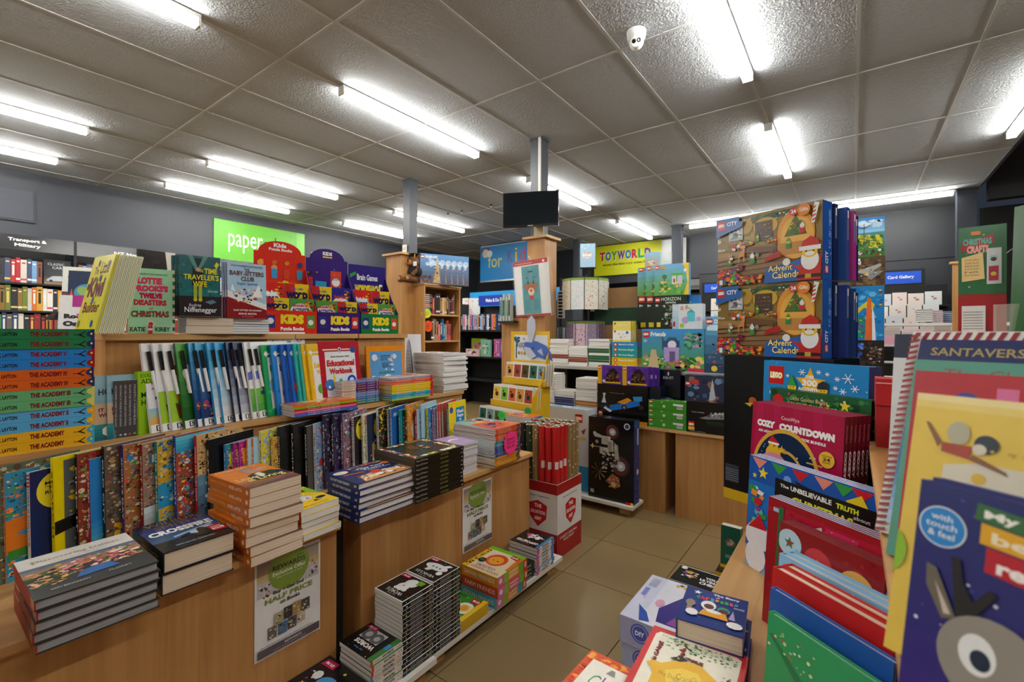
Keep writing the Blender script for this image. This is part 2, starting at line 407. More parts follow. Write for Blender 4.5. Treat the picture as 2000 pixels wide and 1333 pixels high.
for x, lb in ((-2.14, 'white tube light along the back edge, left of the advent boxes'), (-.5, 'white tube light along the back edge, right of the advent boxes')):
    tag(dup(pl, Matrix.Translation((x, 7.74, CEIL)) @ RZ), lb, 'light', 'ceiling tube lights')
tag(dup(pl, Matrix.Translation((-3.6, 10.0, 2.9)) @ RZ), 'small bright tube light in the room beyond the toy sign', 'light')
# security camera on the ceiling
p = atZ(1243, 62, CEIL)
r = empty('security_camera', (p.x, p.y, CEIL), 'white dome security camera with two dark lenses on the ceiling', 'camera')
obj('mounting_base', MB().tube((0, 0, -.035), (0, 0, 0), .052, 'eee', 28, .056).tube((0, 0, -.055), (0, 0, -.035), .046, 'eee', 28, .052), MATTE, r, smooth=False)
dv = Matrix.Translation((0, 0, -.062)) @ Matrix.Rotation(math.radians(20), 4, 'Z')
hd = obj('eyeball', MB().ball((0, 0, 0), .042, 'f1f1f1', 24, 14), GLOSS, r, dv, True)
fc = MB().tube((0, -.030, -.012), (0, -.0405, -.0155), .031, 'e6e6e6', 24, .029)
fc.tube((-.013, -.038, -.015), (-.0135, -.0425, -.016), .0115, '101010', 18); fc.tube((.014, -.038, -.012), (.0145, -.0425, -.0135), .0115, '222222', 18); fc.tube((.014, -.042, -.0135), (.0145, -.0432, -.0138), .006, '777777', 14)
obj('lens_plate', fc, GLOSS, r, dv)
# small ceiling hooks near the monitor
for px, py, nm in ((875, 416, 'left one'), (902, 411, 'middle one'), (959, 399, 'right one, nearest the monitor')):
    p = atZ(px, py, CEIL)
    o = obj('ceiling_hook', MB().tube((0, 0, -.03), (0, 0, 0), .012, '2a2a2a', 10).ball((0, 0, -.036), .012, 'e8e8e8', 8, 6), GLOSS, None, Matrix.Translation(p))
    tag(o, 'tiny dark ceiling hook left of the monitor, '+nm, 'hook', 'ceiling hooks')

# wall fixtures
o = obj('wall_vent', MB().box((0, 0, 0), (.02, 1.0, .36), '3c3f48').box((.02, .02, .02), (.026, .98, .34), '454851'), MATTE, None, Matrix.Translation((X0+.003, .0, 2.44)))
tag(o, 'plain grey rectangular panel high on the slate wall at far left', 'panel')
def green_sign(a):
    a.r(0, 0, 1, 1, '59a81f'); a.r(.9, 0, .1, 1, '6db938')
    a.t('paper', .14, .30, .36, .42, 'e9f0e0', 0); a.t('plus', .52, .28, .34, .5, '3c3c34', -.01)
g = MB().box((0, 0, 0), (.015, 1.362, .65), '59a81f'); g.art((.015, 0, 0), (0, 1, 0), (0, 0, 1), 1.362, .65, green_sign)
tag(obj('wall_sign', g, PRINT, None, Matrix.Translation((X0+.004, 2.797, 2.216))), 'lime green wall sign with white and black script', 'sign')
def kids(a):
    a.r(0, 0, 1, 1, '1a87cf'); a.r(0, .97, 1, .03, 'b8c4cc'); a.s(14, 0, .75, .16, .2, ['7a2a20', 'b03a2a', '5a2018'], .05, .1); a.c(.08, .78, .05, 'd9c9bc'); a.c(.14, .76, .04, 'cfe2ef')
    a.t('for', .12, .36, .2, .38, 'f2e04a', -.005); a.t('K', .4, .44, .07, .36, '4a4f9a', 0); a.t('i', .5, .46, .03, .38, 'f0c838', 0); a.t('d', .56, .46, .08, .38, 'c8305a', 0); a.t('s', .68, .45, .07, .28, '5fb040', 0)
sg = MB().box((0, 0, 0), (1.75, .012, .70), '1a87cf'); sg.art((0, 0, 0), (1, 0, 0), (0, 0, 1), 1.75, .7, kids)
o = empty('hanging_banner', (-6.1, 7.18, 2.275), 'blue hanging banner with the words for kids', 'banner')
obj('panel', sg, PRINT, o); obj('bottom_rail', MB().box((-.005, -.004, -.03), (1.755, .016, 0)), ALU, o)
for x in (.05, 1.7): obj('hanger', MB().tube((x, .006, .70), (x, .006, CEIL-2.275), .006), ALU, o)
def toy(a):
    a.r(0, 0, 1, 1, 'c9cc16')
    x = .09
    for ch, c in zip('TOYWORLD', ['c01f3a', '1b6fc4', '2a8f3c', '5b2c8a', '1b6fc4', 'c01f3a', '1e9a4a', '6a2c9a']):
        wd = .112 if ch == 'W' else .088; a.t(ch, x+.004, .476, wd, .30, 'e9e9d0', .06); a.t(ch, x, .49, wd, .30, c, .05); x += wd+.006
    a.t('where the best toys come from', .14, .30, .72, .1, '202020', .005)
TA, TB_ = atY(1160, 650, Y1-.035).x, atY(1291, 650, Y1-.035).x; TW = TB_-TA; TZ0 = hz(540, V3((TA, Y1-.035, 0)))
sg = MB().box((0, 0, 0), (TW, .03, CEIL-.02-TZ0), 'c9cc16'); sg.art((0, 0, 0), (1, 0, 0), (0, 0, 1), TW, CEIL-.02-TZ0, toy)
tag(obj('shop_sign', sg, PRINT, None, Matrix.Translation((TA, Y1-.035, TZ0))), 'long yellow sign in coloured capitals over an opening', 'sign')
ac = MB().box((0, 0, 0), (.9, .22, .26), 'e4e4e0').box((.03, -.01, .02), (.87, 0, .1), '9a9a98')
tag(obj('air_conditioner', ac, PRINT, None, Matrix.Translation((-3.9, 12.2, 2.35))), 'white wall air conditioner in the room beyond the toy sign', 'air conditioner')
wp = MB().box((0, 0, 0), (.44, .03, .8), 'a9a8a4').box((.03, -.01, .03), (.41, 0, .36), '83878c').box((.03, -.01, .4), (.41, 0, .77), 'a4a7a8')
tag(obj('window_shutter', wp, PRINT, None, Matrix.Translation((TB_+.02, Y1-.08, 2.15))), 'pale two-pane shutter beside the toy sign, behind the grey post', 'shutter')

# ---------------- monitor on the middle post
def slabpx(pxL, pxR, al, w_):       # place a face of width w_ so its ends fall on two picture columns; returns left end (xy)
    U = _Z.cross(nrm(al)); r1, r2 = ray(pxL, 650), ray(pxR, 650)
    d = -r1.x*r2.y+r1.y*r2.x; bx, by = -w_*U.x, -w_*U.y
    D1 = (bx*(-r2.y)+r2.x*by)/d
    return V3((r1.x*D1, r1.y*D1, 0))
def face(pxL, pxR, al, w_, z0=None, pyT=None, pyB=None, lean=0):
    O = slabpx(pxL, pxR, al, w_); zt = hz(pyT, O) if pyT is not None else None
    zb = z0 if z0 is not None else hz(pyB, O)
    return stand((O.x, O.y, zb), al, lean), (zt-zb if zt is not None else None)
mw, h = face(982, 1090, -66, .49, None, 378, 445)
mw = stand((mw.translation.x, mw.translation.y, mw.translation.z), -66)
r = empty('monitor', mw, 'black flat monitor mounted high on the middle post', 'monitor')
obj('casing', MB().box((0, 0, -.035), (.49, h, 0), '0c0d0f'), GLOSS, r)
obj('screen', MB().box((.014, .018, 0), (.476, h-.014, .001), '10181f'), mat('dark_screen', '0d151c', .12), r)
obj('brand_badge', MB().box((.22, .004, 0), (.27, .011, .002), 'b5b5b5'), GLOSS, r)
obj('wall_arm', MB().box((.22, .1, -.12), (.30, .2, -.035), '1a1a1a'), GLOSS, r)
p = atY(1031, 466, 3.40)
r = empty('power_outlet', (p.x+.01, 3.48, 2.105), 'cream power outlet box with black plug under the monitor', 'outlet')
obj('box', MB().box((0, .0, 0), (.1, .018, .13), 'cdbf9c'), MATTE, r); obj('plug', MB().tube((.04, -.03, .09), (.04, 0, .09), .02, '111111').tube((.02, -.02, .1), (.02, -.02, .14), .004, '111'), GLOSS, r)

# wooden post casings with caps
def casing(x, y, sx, sy, z, lab):
    r = empty('post_casing', (x, y, 0), lab, 'casing')
    obj('front_board', MB().box((0, -.016, 0), (sx, 0, z)), WOODV, r); obj('side_board', MB().box((sx-.016, 0, 0), (sx, sy, z)), WOODV, r)
    obj('left_board', MB().box((0, 0, 0), (.016, sy, z)), WOODV, r)
    obj('cap', MB().box((-.035, -.05, z), (sx+.035, sy+.02, z+.022)), WOODX, r); return r
casing(-2.388, 3.487, .19, .18, 2.075, 'beech post casing under the monitor, holding the reindeer door cover')
casing(-4.30, 3.42, .26, .26, 2.10, 'beech post casing at the left, beside the teddy bear')
o = obj('price_note', MB().box((0, 0, 0), (.075, .003, .1), 'e9e9e4').box((.01, -.001, .06), (.06, 0, .065), '888888').box((.01, -.001, .045), (.05, 0, .05), '888888'), MATTE, None, Matrix.Translation((-4.195, 3.548, 2.14)))
tag(o, 'small white paper note taped to the left grey post', 'note')

# ================================================ LEFT GONDOLA
ZL, ZM, ZT, ZF = .583, .895, 1.222, .075      # lower shelf, middle tier, top, floor plinth
XF, XM, XR, XB = -1.415, -1.82, -2.03, -2.6   # panel face, tier edge, riser face, back
def gondola(y0, y1, m0, m1, tops, lab):
    r = empty('display_unit', (0, 0, 0), lab, 'shelving')
    obj('front_panel', MB().box((XF-.018, y0, .02), (XF, y1, ZL-.02)), WOODV, r)
    obj('side_panel', MB().box((XB, y1-.018, .02), (XF-.018, y1, ZL-.02)), WOODV, r)
    obj('side_panel', MB().box((XB, y0, .02), (XF-.018, y0+.018, ZL-.02)), WOODV, r)
    obj('lower_shelf', MB().box((XB, y0-.001, ZL-.02), (XF+.022, y1+.001, ZL)), WOODH, r)
    obj('tier_riser', MB().box((XM-.03, m0, ZL), (XM-.014, m1, ZM-.02)), WOODV, r)
    obj('tier_shelf', MB().box((XB, m0-.001, ZM-.02), (XM, m1+.001, ZM)), WOODH, r)
    obj('side_board', MB().box((XB, m1-.016, ZL), (XM-.03, m1, ZM-.02)), WOODV, r)
    for a, b in tops:
        t = obj('top_box', MB().box((XR-.016, a+.004, ZM), (XR, b-.004, ZT-.022)).box((XB, a+.004, ZM), (XR-.016, a+.02, ZT-.022)).box((XB, b-.02, ZM), (XR-.016, b-.004, ZT-.022)), WOODV, r)
        obj('top_cap', MB().box((XB-.01, a, ZT-.022), (XR+.018, b, ZT)), WOODH, r)
    return r
gondola(-.5, .9145, -.5, .722, [(.437, 1.088)], 'nearer beech stepped book display unit, dark gap at its right end')
gondola(1.012, 2.08, .726, 1.997, [(1.096, 1.417), (1.425, 1.741)], 'second beech stepped book display unit, holding the poster beside the wrapping paper bin')
o = tag(obj('gap_shade_sheet', MB().box((XF-.10, .93, .0), (XF-.09, 1.0, ZL-.03)), DARK), kind='structure'); o.name = 'shade_sheet_1'  # added dark sheet, its colour stands in for the shade in the gap
def plinth(y0, y1, x1, lab):
    r = empty('floor_plinth', (0, 0, 0), lab, 'plinth')
    obj('white_board', MB().box((XF+.002, y0, ZF-.02), (x1, y1, ZF)), WHITE, r)
    for y in (y0+.02, y1-.09): obj('foot', MB().box((XF+.02, y, 0), (x1-.035, y+.07, ZF-.02)), WOODV, r)
plinth(.0, 1.165, -1.186, 'white plinth board on wooden feet along the nearer left unit')
plinth(1.168, 2.08, -1.205, 'white plinth board on wooden feet under the lion picture boxes')

# ---- posters
def poster(a):
    a.r(0, 0, 1, 1, 'e6e6ea'); a.g(.03, .76, .94, .21, 'c9b27a', '8f8788', 5); a.r(.03, .62, .94, .15, 'c2bfc6')
    a.s(26, .04, .60, .2, .15, ['3a3436', '8a3038', 'e9e6ea', 'c9a860'], .02, .05); a.s(20, .78, .62, .18, .22, ['3a3436', '9a2838', 'e4e2e6'], .02, .05)
    a.c(.5, .83, .31, '7f9a3c', 30); a.t('REWARDS', .25, .845, .5, .05, '3a2f38', .02); a.t('Exclusive Offer', .25, .79, .5, .04, 'e9e9e4', .02); a.t('Offer on books in store', .3, .76, .4, .016, 'd9dccb')
    a.t('plus', .62, .905, .1, .03, '3a4a28', 0); a.t('Buy 1 Get 2nd', .26, .60, .46, .045, '2d2630', .03); a.t('HALF PRICE', .14, .535, .72, .055, '7d8c35', .04); a.t('on Books', .36, .485, .3, .042, '2d2630', .03)
    g = random.Random(4)
    for i, (x, y) in enumerate([(.18, .17), (.33, .17), (.47, .18), (.61, .2), (.27, .29), (.41, .31), (.54, .32), (.68, .31)]):
        a.r(x, y, .13, .12, ['6d6258', '3f6f98', '57504f', 'b9a68c', 'a39c78', '3a3432', 'a8894e', '4c4a4a'][i]); a.s(9, x, y, .13, .12, ['e4dccb', '2e2a28', '8c7a60', 'cfc3ae'], .02, .05, i)
    a.r(.03, .03, .94, .08, '5c5157'); a.t('REWARDS', .42, .068, .26, .024, 'd9d4d6', .02); a.t('terms and conditions apply', .25, .042, .5, .014, 'b9b0b4'); a.t('offer ends soon see in store for details and conditions', .06, .125, .8, .012, '6a6066')
for y, z, lab in ((.6455, .252, 'nearer'), (1.545, .230, 'farther')):
    pb = MB().box((0, 0, 0), (.208, .297, .0006), 'e6e6ea'); pb.art((0, 0, .0006), (1, 0, 0), (0, 1, 0), .208, .297, poster)
    o = obj('poster', pb, PRINT, None, stand((XF+.0015, y, z), 0))
    tag(o, lab+' paper rewards poster reading Buy 1 Get 2nd HALF PRICE on the beech panel', 'poster', 'rewards posters')

# ---- lower shelf, row of search-and-find books standing against the riser
BROWN = ['8a6a4a', 'b08a5a', '5a4636', 'c9b090', '3e3530', '7a5a40', '9a3f35', '4a5f78', 'd9c8a8', '6a7a5a']
BRIGHT = ['d9452f', 'f2c53d', '2f7fc4', '3f9e4f', 'efe6d2', '7a4aa0', 'e8853a', '232323', '58b8d8', 'c83a6a']
BLUEG = ['1d6fa8', '2fa0c9', '0f4f86', '7fd0e4', 'e9e2c8', '2f8f6a', 'c9a84a', '173a5a']
DARKS = ['15131a', '3a2f55', '1d2a4a', '5a3f78', '7f88a8', 'b0a8c8', '241a2a']
def busy(base, cols, n=150, extra=None):
    n = n*2 if n > 20 else n
    def fn(a):
        a.g(0, 0, 1, 1, base, base, 1) if False else a.r(0, 0, 1, 1, base)
        a.s(n, 0, 0, 1, 1, cols, .05, .11, n); a.s(n*2, 0, 0, 1, 1, cols+['2a221c', 'd9cdb8', '5a4a3a'], .018, .045, n+9) if n > 20 else a.s(n, 0, 0, 1, 1, cols, .05, .1, n)
        if extra: extra(a)
    return fn
def badge(t='MAGIC TO REVEAL', c='ecd92e'):
    def fn(a):
        a.c(.34, .78, .27, c, 24)
        for i, w_ in enumerate(t.split()): a.t(w_, .17, .84-.045*i, .32, .035, '222222', .02)
    return fn
def sp(txt, c='ffffff', x=.1, w_=.6, bands=None):
    def fn(a):
        if bands:
            for i in range(5): a.r(.02+.03*i, 0, .015, 1, bands)
        a.t(txt, x, .28, w_, .44, c, .02)
    return fn
ROW = [ # left px, spine colour, spine text, cover base, palette, extra, height, look
 (0,'6f6f66','FUNNY PLACES','5d6a52',BROWN,None,.29,'grey-green crowd scene book with comic figures'),
 (14,'d9743a','HEROES','2f8fb4',['e8853a','2f8fb4','4a9a3f','1c5a7a','e9d9b0','7a7f88'],lambda a:(a.p([(0,.25),(1,.32),(1,.62),(0,.56)],'e07a22'),a.p([(.1,.42),(.5,.5),(.8,.44),(.4,.36)],'3f9ad0'),a.r(.02,.2,.3,.08,'3f8a35')),.27,'orange-spined book with a pool scene cover'),
 (63,'e4e4e4','WHERE IS EVERYONE','16295a',['16295a','1b3166'],badge('MAGIC TO REVEAL'),.262,'navy book with yellow round badge, white striped spine'),
 (110,'ecd400','SEARCH','ecd400',['ecd400'],lambda a:(a.r(.12,.08,.88,.88,'5a5f62'),a.s(90,.14,.1,.82,.84,['e8c22c','3a3f42','8a8f92','c9b48a'],.05,.14),a.p([(0,.3),(1,.42),(1,.5),(0,.42)],'111111')),.29,'bright yellow book with grey picture panel'),
 (156,'151515','FIND IT','8a3a2a',['d9c8a8','b0342a','6aa03f','e0d8c0','5a3a2a','e8853a'],None,.29,'black-spined book with red and green farm cover'),
 (180,'a81f3f','DEEP SEA','1f7fc9',['1f7fc9','2487d0'],lambda a:(a.c(.6,.9,.1,'dfe9f2',14),a.p([(.3,.55),(.8,.7),(.9,.62),(.5,.5)],'27486a'),a.g(0,.02,1,.4,'59b4c8','1f7fc9',6),a.s(50,0,.02,1,.35,['8fd0c8','2f7f9a','d9e9d0'],.03,.08)),.27,'crimson-spined blue book with whales'),
 (209,'20201f','OLD CITY','5f5345',BROWN,lambda a:a.s(40,0,.02,1,.25,['e8b92c','d9a01c','3a2f25'],.06,.14),.30,'dark crowd scene book of an old town with a golden lion'),
 (246,'3a2f78','SPORTS DAY','a86a3a',BRIGHT[:6]+BROWN,None,.295,'purple-spined crowd scene book in orange and brown'),
 (283,'8a1a1a','SPOT THEM','9a7a6a',BROWN,lambda a:(a.r(.1,.78,.8,.1,'3f6a8a'),a.t('BANK',.15,.79,.7,.08,'dfe9ef',.04),a.g(.0,.05,1,.3,'8a8f92','c9d4da',5)),.29,'dark red-spined book with a bank sign on its cover'),
 (312,'1f8a8a','BIG MUSIC','c9a02c',['e8c22c','1f6fa8','2fa0c9','c9b48a','7a3f2a'],lambda a:(a.r(0,.3,1,.25,'2592c4'),a.s(30,0,.3,1,.25,BLUEG,.05,.12)),.29,'teal-spined book with yellow and blue undersea crowd'),
 (348,'1f3f9a','WHAT A PARTY','9a4a35',BRIGHT,lambda a:(a.g(0,.82,1,.16,'2f9ac4','5fc0dc',4),a.c(.7,.9,.1,'f2efdc',14)),.30,'blue-spined book with moonlit beach party'),
 (389,'c01f2a','WHERE ARE THEY NOW','c9a068',['c9a068','5a3f25','e0bf86','2a2018'],lambda a:(a.g(0,.0,1,.55,'26435f','5f88a0',5),a.s(30,0,0,1,.5,['8fb4c4','1d2f45','d9e9f0'],.06,.16)),.29,'bright red-spined book with blue machine picture'),
 (413,'1a1a1a','SAFARI','16171a',['1a1c20','202226'],lambda a:a.s(12,.6,.1,.4,.4,['c9803a','e8b92c'],.08,.14),.27,'plain black book with yellow letters on the spine'),
 (445,'2f8ac4','IN THE ZOO','2f7fb0',BRIGHT,badge('MAGIC'),.245,'narrow multicolour book with orange badge'),
 (460,'7a1f7a','FASHION','a8247a',['d93f8a','7a1f7a','e8b92c','5a1f6a'],badge('MAGIC','f2a01c'),.245,'magenta book with orange round badge'),
 (471,'8a1a7a','FASHION TWO','c0288a',['e85a9a','7a1f7a','e8b92c','3fa0c4'],badge('MAGIC','f2a01c'),.245,'second magenta book with orange round badge'),
 (488,'e07a3a','RIVER','b8d4e0',['b8d4e0','a8c8d8'],None,.25,'pale blue book with orange lettered spine'),
 (499,'e07a3a','RIVER','aed0e2',['aed0e2','a4c8da'],lambda a:a.s(12,.1,.02,.8,.2,['8fb05a','c9d48a'],.05,.1),.25,'light blue book with orange spine'),
 (515,'e9dc8a','FARM','e0cf3a',['8fb0c9','e8d94a','c9d9e4','a8b0b8'],lambda a:(a.c(.5,.45,.35,'8fa8c4',20),a.c(.55,.75,.2,'8fa8c4',16)),.27,'yellow book with a grey-blue elephant'),
 (537,'c9a02c','BEARS','d9a83a',['b0342a','d9b04a','6a8f3f','e8d9a0'],None,.24,'orange and yellow patterned book'),
 (551,'1c1c1c','THINGS THAT GO','222222',['242424','2a2a2a'],lambda a:(a.s(34,.35,.05,.6,.55,['2fb0b0','e8b92c','efefef','e07a3a'],.06,.14)),.275,'black book with white spine words and bright vehicles'),
 (577,'232323','RACING','1a1a1a',['1d1d1d','222222'],lambda a:(a.s(22,.4,.2,.5,.7,['efefef','111111','2f8ac4','d93a3a'],.06,.14)),.275,'black racing book with chequered flags'),
 (603,'2a2326','MAKING CARS','4a4846',['4e4c4a','434140'],None,.26,'charcoal book with pink letters on its spine'),
 (620,'e0e0e0','TIME TRAVEL','6f9ac4',['6f9ac4','c04a3a','e8b08a','3a6fa8'],lambda a:(a.p([(.1,.35),(.9,.55),(.9,.65),(.1,.45)],'b03a3a'),a.c(.5,.8,.3,'b98a6a',20)),.265,'white-spined light blue book with red ribbon'),
 (638,'3a2a55','FROST','2a2238',DARKS,None,.29,'dark purple book with silver letters on the spine'),
 (655,'2a2238','WINTER','3a2f5a',DARKS,lambda a:(a.c(.5,.78,.2,'a85a3a',18),a.c(.5,.76,.14,'e0b098',18),a.p([(.2,.2),(.8,.2),(.65,.65),(.35,.65)],'4a2a78')),.29,'purple book with a red-haired figure'),
 (673,'5a3a5a','WONDERS','8a6a8a',BRIGHT+BROWN,None,.285,'busy rainbow crowd scene book in violet and red'),
 (695,'e4e4e4','WHERE IS EVERYONE','1c1a24',['1c1a24','33202a','9a2a2a'],badge('M'),.265,'dark book with a red and white striped spine head'),
 (712,'e0dccb','NUMBERS','ded8b8',['c9b070','e4dfc4','8fa86a','b0b0a0'],None,.27,'cream book with small yellow figures'),
 (720,'e4e4e4','WHERE IS THE PENGUIN','1a2a4a',['1a2a4a','c9a02c','8f7a5a'],lambda a:(a.c(.6,.75,.3,'ecd92e',24),a.p([(.2,.05),(.8,.05),(.85,.5),(.5,.62),(.2,.5)],'a8905a'),a.s(30,.2,.05,.6,.5,['2f8ac4','efe6d2','e8853a','222222'],.05,.12)),.265,'navy book with yellow badge and beehive shape'),
 (743,'e8e8e8','FOREST FUN','2a2a18',['e8d02c','222222','3a6f2a','c93a3a'],None,.285,'black and yellow speckled crowd book'),
 (762,'e4e4e4','GO GO','1f5a9a',['1f5a9a'],None,.275,'slim blue book with striped white spine'),
 (768,'e4e4e4','GO GO','1f5fae',['1f5fae','2468b8'],lambda a:(a.p([(.1,.05),(.7,.1),(.5,.4),(.2,.3)],'7ab0e4'),a.p([(.6,.02),(.95,.02),(.9,.2)],'c93a3a'),a.r(.1,.86,.7,.06,'8fc0e8')),.275,'cobalt blue book with striped white spine'),
 (785,'2a9a9a','SECRET','1f8a8f',['1f8a8f','26979a'],None,.262,'teal book with a notched edge'),
 (793,'151515','NIGHT','151515',['1c1c1c','e8e0b0','3f6a3f','c93a3a'],None,.26,'black book with small white animals'),
 (799,'e8a82c','SUN','e8902c',['e8b92c','e8853a','3fa0c4','d9452f'],lambda a:(a.c(.5,.2,.25,'e8c22c',20),a.c(.5,.22,.08,'222222',10),a.c(.5,.55,.3,'efe6d2',18)),.28,'orange and yellow book with a smiling sun'),
 (817,'a81f4a','SEA','a8c4d4',['7fa8c4','c93a4a','e8e2d0'],None,.25,'red-spined book with pale blue boats'),
 (826,'8fc4e0','SKY','9fcbe4',['9fcbe4','8fbfdc','3f8a4a'],lambda a:(a.c(.5,.8,.14,'d9743a',16),a.c(.5,.4,.28,'3f8a4a',20)),.27,'sky blue book with a green tree and balloon'),
 (839,'e8cf3a','SPACE','2f7fc4',['2f7fc4','3fa0d8','1d5a9a','efe6d2'],None,.25,'yellow-spined blue patterned book'),
 (850,'8a6aa0','DANCE','8a7a98',['8a5a9a','b0a8b8','6a4a7a','c93a4a'],None,.24,'lilac patterned slim book'),
]
RBN = 'comic_book'
def rowbook(px, nx, X, z, th, h_, w_, scol, stxt, fn, lab, grp, tmax=.011, tsc='ffffff', yb=None, lean=2., bands=None, hard=False):
    Y = atX(px, 650, X).y; Y2 = atX(nx, 650, X).y
    t_ = max(.003, min(tmax, (Y2-Y)*math.sin(math.radians(th))*.92))
    O = V3((X, Y, z))-nrm(th)*t_
    return book(RBN, lab, 'book', grp, stand(O, th, lean), w_, h_, t_, scol, fn, (lambda a: (sp(stxt, tsc, .12, .6)(a), bands and [a.r(.02+.035*i, 0, .017, 1, bands) for i in range(4)])) , scol, hard=hard)
for i, q in enumerate(ROW):
    px, scol, stxt, base, pal, ex, hh, lab = q
    nx = ROW[i+1][0] if i+1 < len(ROW) else px+9
    fn = busy(base, pal, 120 if len(pal) > 3 else 12, ex)
    light = sum(lin(scol)[:3]) > 1.1
    rowbook(px, nx, -1.742, ZL, 22, hh*1.04, .19, scol, stxt, fn, lab+', lower left row', 'books standing along the left lower shelf', tsc='7a1a1a' if light else 'f0e8d8', bands='c01f2a' if scol.startswith('e4') else None)
for k, (px, c) in enumerate(((858, 'c9281f'), (863, 'c9281f'), (868, 'c9281f'))):
    rowbook(px, px+5, -1.742, ZL, 22, .27, .19, 'dcdcdc', 'FUN', lambda a: (a.r(0, 0, 1, 1, 'c9281f'), a.s(12, 0, 0, 1, .5, ['e8b92c', '2f7fc4'], .06, .14)), 'red annual with red and white banded spine, %s of three' % ORD[k], 'red banded annuals', bands='c01f2a')
def peppa(a):
    a.r(0, 0, 1, 1, 'f2d51e'); a.r(.4, .5, .5, .38, '1f86c4'); a.t("Where's", .45, .76, .4, .08, 'fff', .03); a.t('Peppa', .47, .67, .36, .08, 'fff', .03); a.t('on', .58, .61, .12, .045, 'fff', .03); a.t('Holiday?', .45, .52, .4, .08, 'fff', .03)
    a.c(.15, .85, .1, '5a4aa0', 12); a.p([(.1, 0), (.2, .42), (.35, .5), (.5, .3), (.45, 0)], 'f2f2ee'); a.p([(.25, .1), (.35, .1), (.3, .35)], '2f7a3f'); a.p([(.5, .05), (.58, .05), (.54, .28)], '2f7a3f'); a.c(.85, .12, .14, '5aa83f', 16)
mw, h = face(878, 920, 8, .205, ZL, 778); O = mw.translation; O.x = -1.742+.03; O.y = atX(879, 650, O.x).y
rowbook(879, 925, -1.70, ZL, 10, .275, .17, '1f8a9a', 'HOLIDAY', peppa, "yellow picture book with blue panel and teal spine at the row end", 'books standing along the left lower shelf')

# ---- flat stacks on the lower shelf
def onledge(px, X): return (X, atX(px, 650, X).y, ZL)
def dahl(a):
    a.r(0, 0, 1, 1, '2b2b2c'); a.r(0, .72, 1, .28, 'dedbd4'); a.g(0, .5, 1, .22, 'a8763a', '56688a', 7); a.s(160, .25, .3, .75, .36, ['c9485a', 'e08a5a', 'e8c9a0', 'b02f4a', 'd97aa0', 'e9d9c9', 'c9a03a', '5a6a35'], .03, .08); a.s(70, 0, .2, .3, .4, ['c9804a', '2f4a2f', 'd9a07a', '3a5a35'], .03, .08)
    a.p([(.35, .2), (.72, .22), (.66, .36), (.42, .33)], '2f62a0'); a.t('Discovering Dahlias', .12, .8, .76, .07, '8a4a3a', -.01); a.t('A GUIDE TO GROWING AND ARRANGING', .25, .75, .5, .012, '8a6a60'); a.t('ERIN BENZAKEIN', .14, .1, .3, .03, 'a8a8a8'); a.t('FLORET', .6, .12, .2, .03, 'a8a8a8')
O = onledge(68, -1.31); O = (O[0], O[1], ZL)
stackb(5, O, 0, .205, .255, .0215, 'large dahlia gardening book with red spine', 'the left pile', 'flower gardening books', col='2b2b2c', front=dahl, scol='a81c2c', hard=True, m=PRINT, pages=GREY, spine=lambda a: (a.r(.87, 0, .13, 1, 'b98a58'), a.t('DISCOVERING DAHLIAS', .2, .35, .4, .3, 'b05a50')))
def cross(a):
    a.r(0, 0, 1, 1, '1c1d24'); a.g(0, .3, 1, .4, '38587c', '22386b', 6); a.g(0, .66, 1, .3, '1f3a8a', '141420', 6); a.c(.72, .35, .2, 'b9d4e8', 20, .6); a.p([(.3, .34), (.9, .44), (.9, .5), (.3, .38)], '8fb4d4')
    a.t('WILBUR', .12, .84, .76, .12, '8a6a3a', -.005); a.t('SMITH', .2, .69, .6, .11, '8a6a3a', -.005); a.t('CROSSFIRE', .05, .5, .9, .15, 'f4f4f4', .05)
    a.p([(.5, .2), (.6, .24), (.63, .4), (.68, .44), (.74, .4), (.82, .32), (.78, .2), (.66, .16)], '16171a'); a.p([(.36, .28), (.5, .31), (.5, .36), (.38, .32)], '16171a')
    a.p([(.8, .18), (.98, .16), (.97, .38), (.76, .38), (.78, .26)], 'c8172f'); a.t('OUR PRICE', .8, .3, .15, .03, 'fff', .02); a.t('$12.98', .79, .21, .18, .07, 'fff', .04); a.t('WITH DAVID CHURCHILL', .2, .07, .55, .035, 'a8b0b8')
O = onledge(317, -1.355)
stackb(2, O, 0, .163, .236, .052, 'thick dark blue novel with white title CROSSFIRE', 'two beside the flower books', 'dark blue novels', col='1c1d24', front=cross, scol='141418', hard=True, pages=CREAM, spine=lambda a: a.t('WILBUR SMITH CROSSFIRE', .1, .3, .75, .4, '8a7040', .02))
def latta(a):
    a.g(0, 0, 1, 1, '7a4a3a', 'd9731c', 4); a.r(0, .3, 1, .7, 'd9771f'); a.g(0, 0, 1, .3, '5f4038', 'a8603a', 4)
    a.t('NIGEL LATTA', .08, .9, .8, .06, 'f0b98a', .03); a.t('practical ideas for', .08, .76, .3, .03, 'e8a870'); a.t('making life better', .08, .71, .3, .03, 'e8a870')
    a.p([(.3, .25), (.98, .22), (1, .42), (.85, .55), (.5, .56), (.36, .5)], '17171a'); a.c(.56, .68, .14, 'b98468', 22, 1.15); a.p([(.42, .72), (.46, .86), (.6, .88), (.7, .8), (.66, .76), (.5, .78)], '8f8378'); a.p([(.66, .62), (.86, .66), (.9, .74), (.8, .78), (.66, .7)], 'c29076'); a.p([(.5, .52), (.62, .56), (.64, .4), (.52, .36)], 'd9d4dc')
    a.t('Lessons', .08, .34, .5, .12, 'ecd98a', .015); a.t('on', .2, .24, .12, .07, 'ecd98a', .02); a.t('Living', .4, .2, .5, .17, 'ecd98a', .015)
O = onledge(486, -1.33)
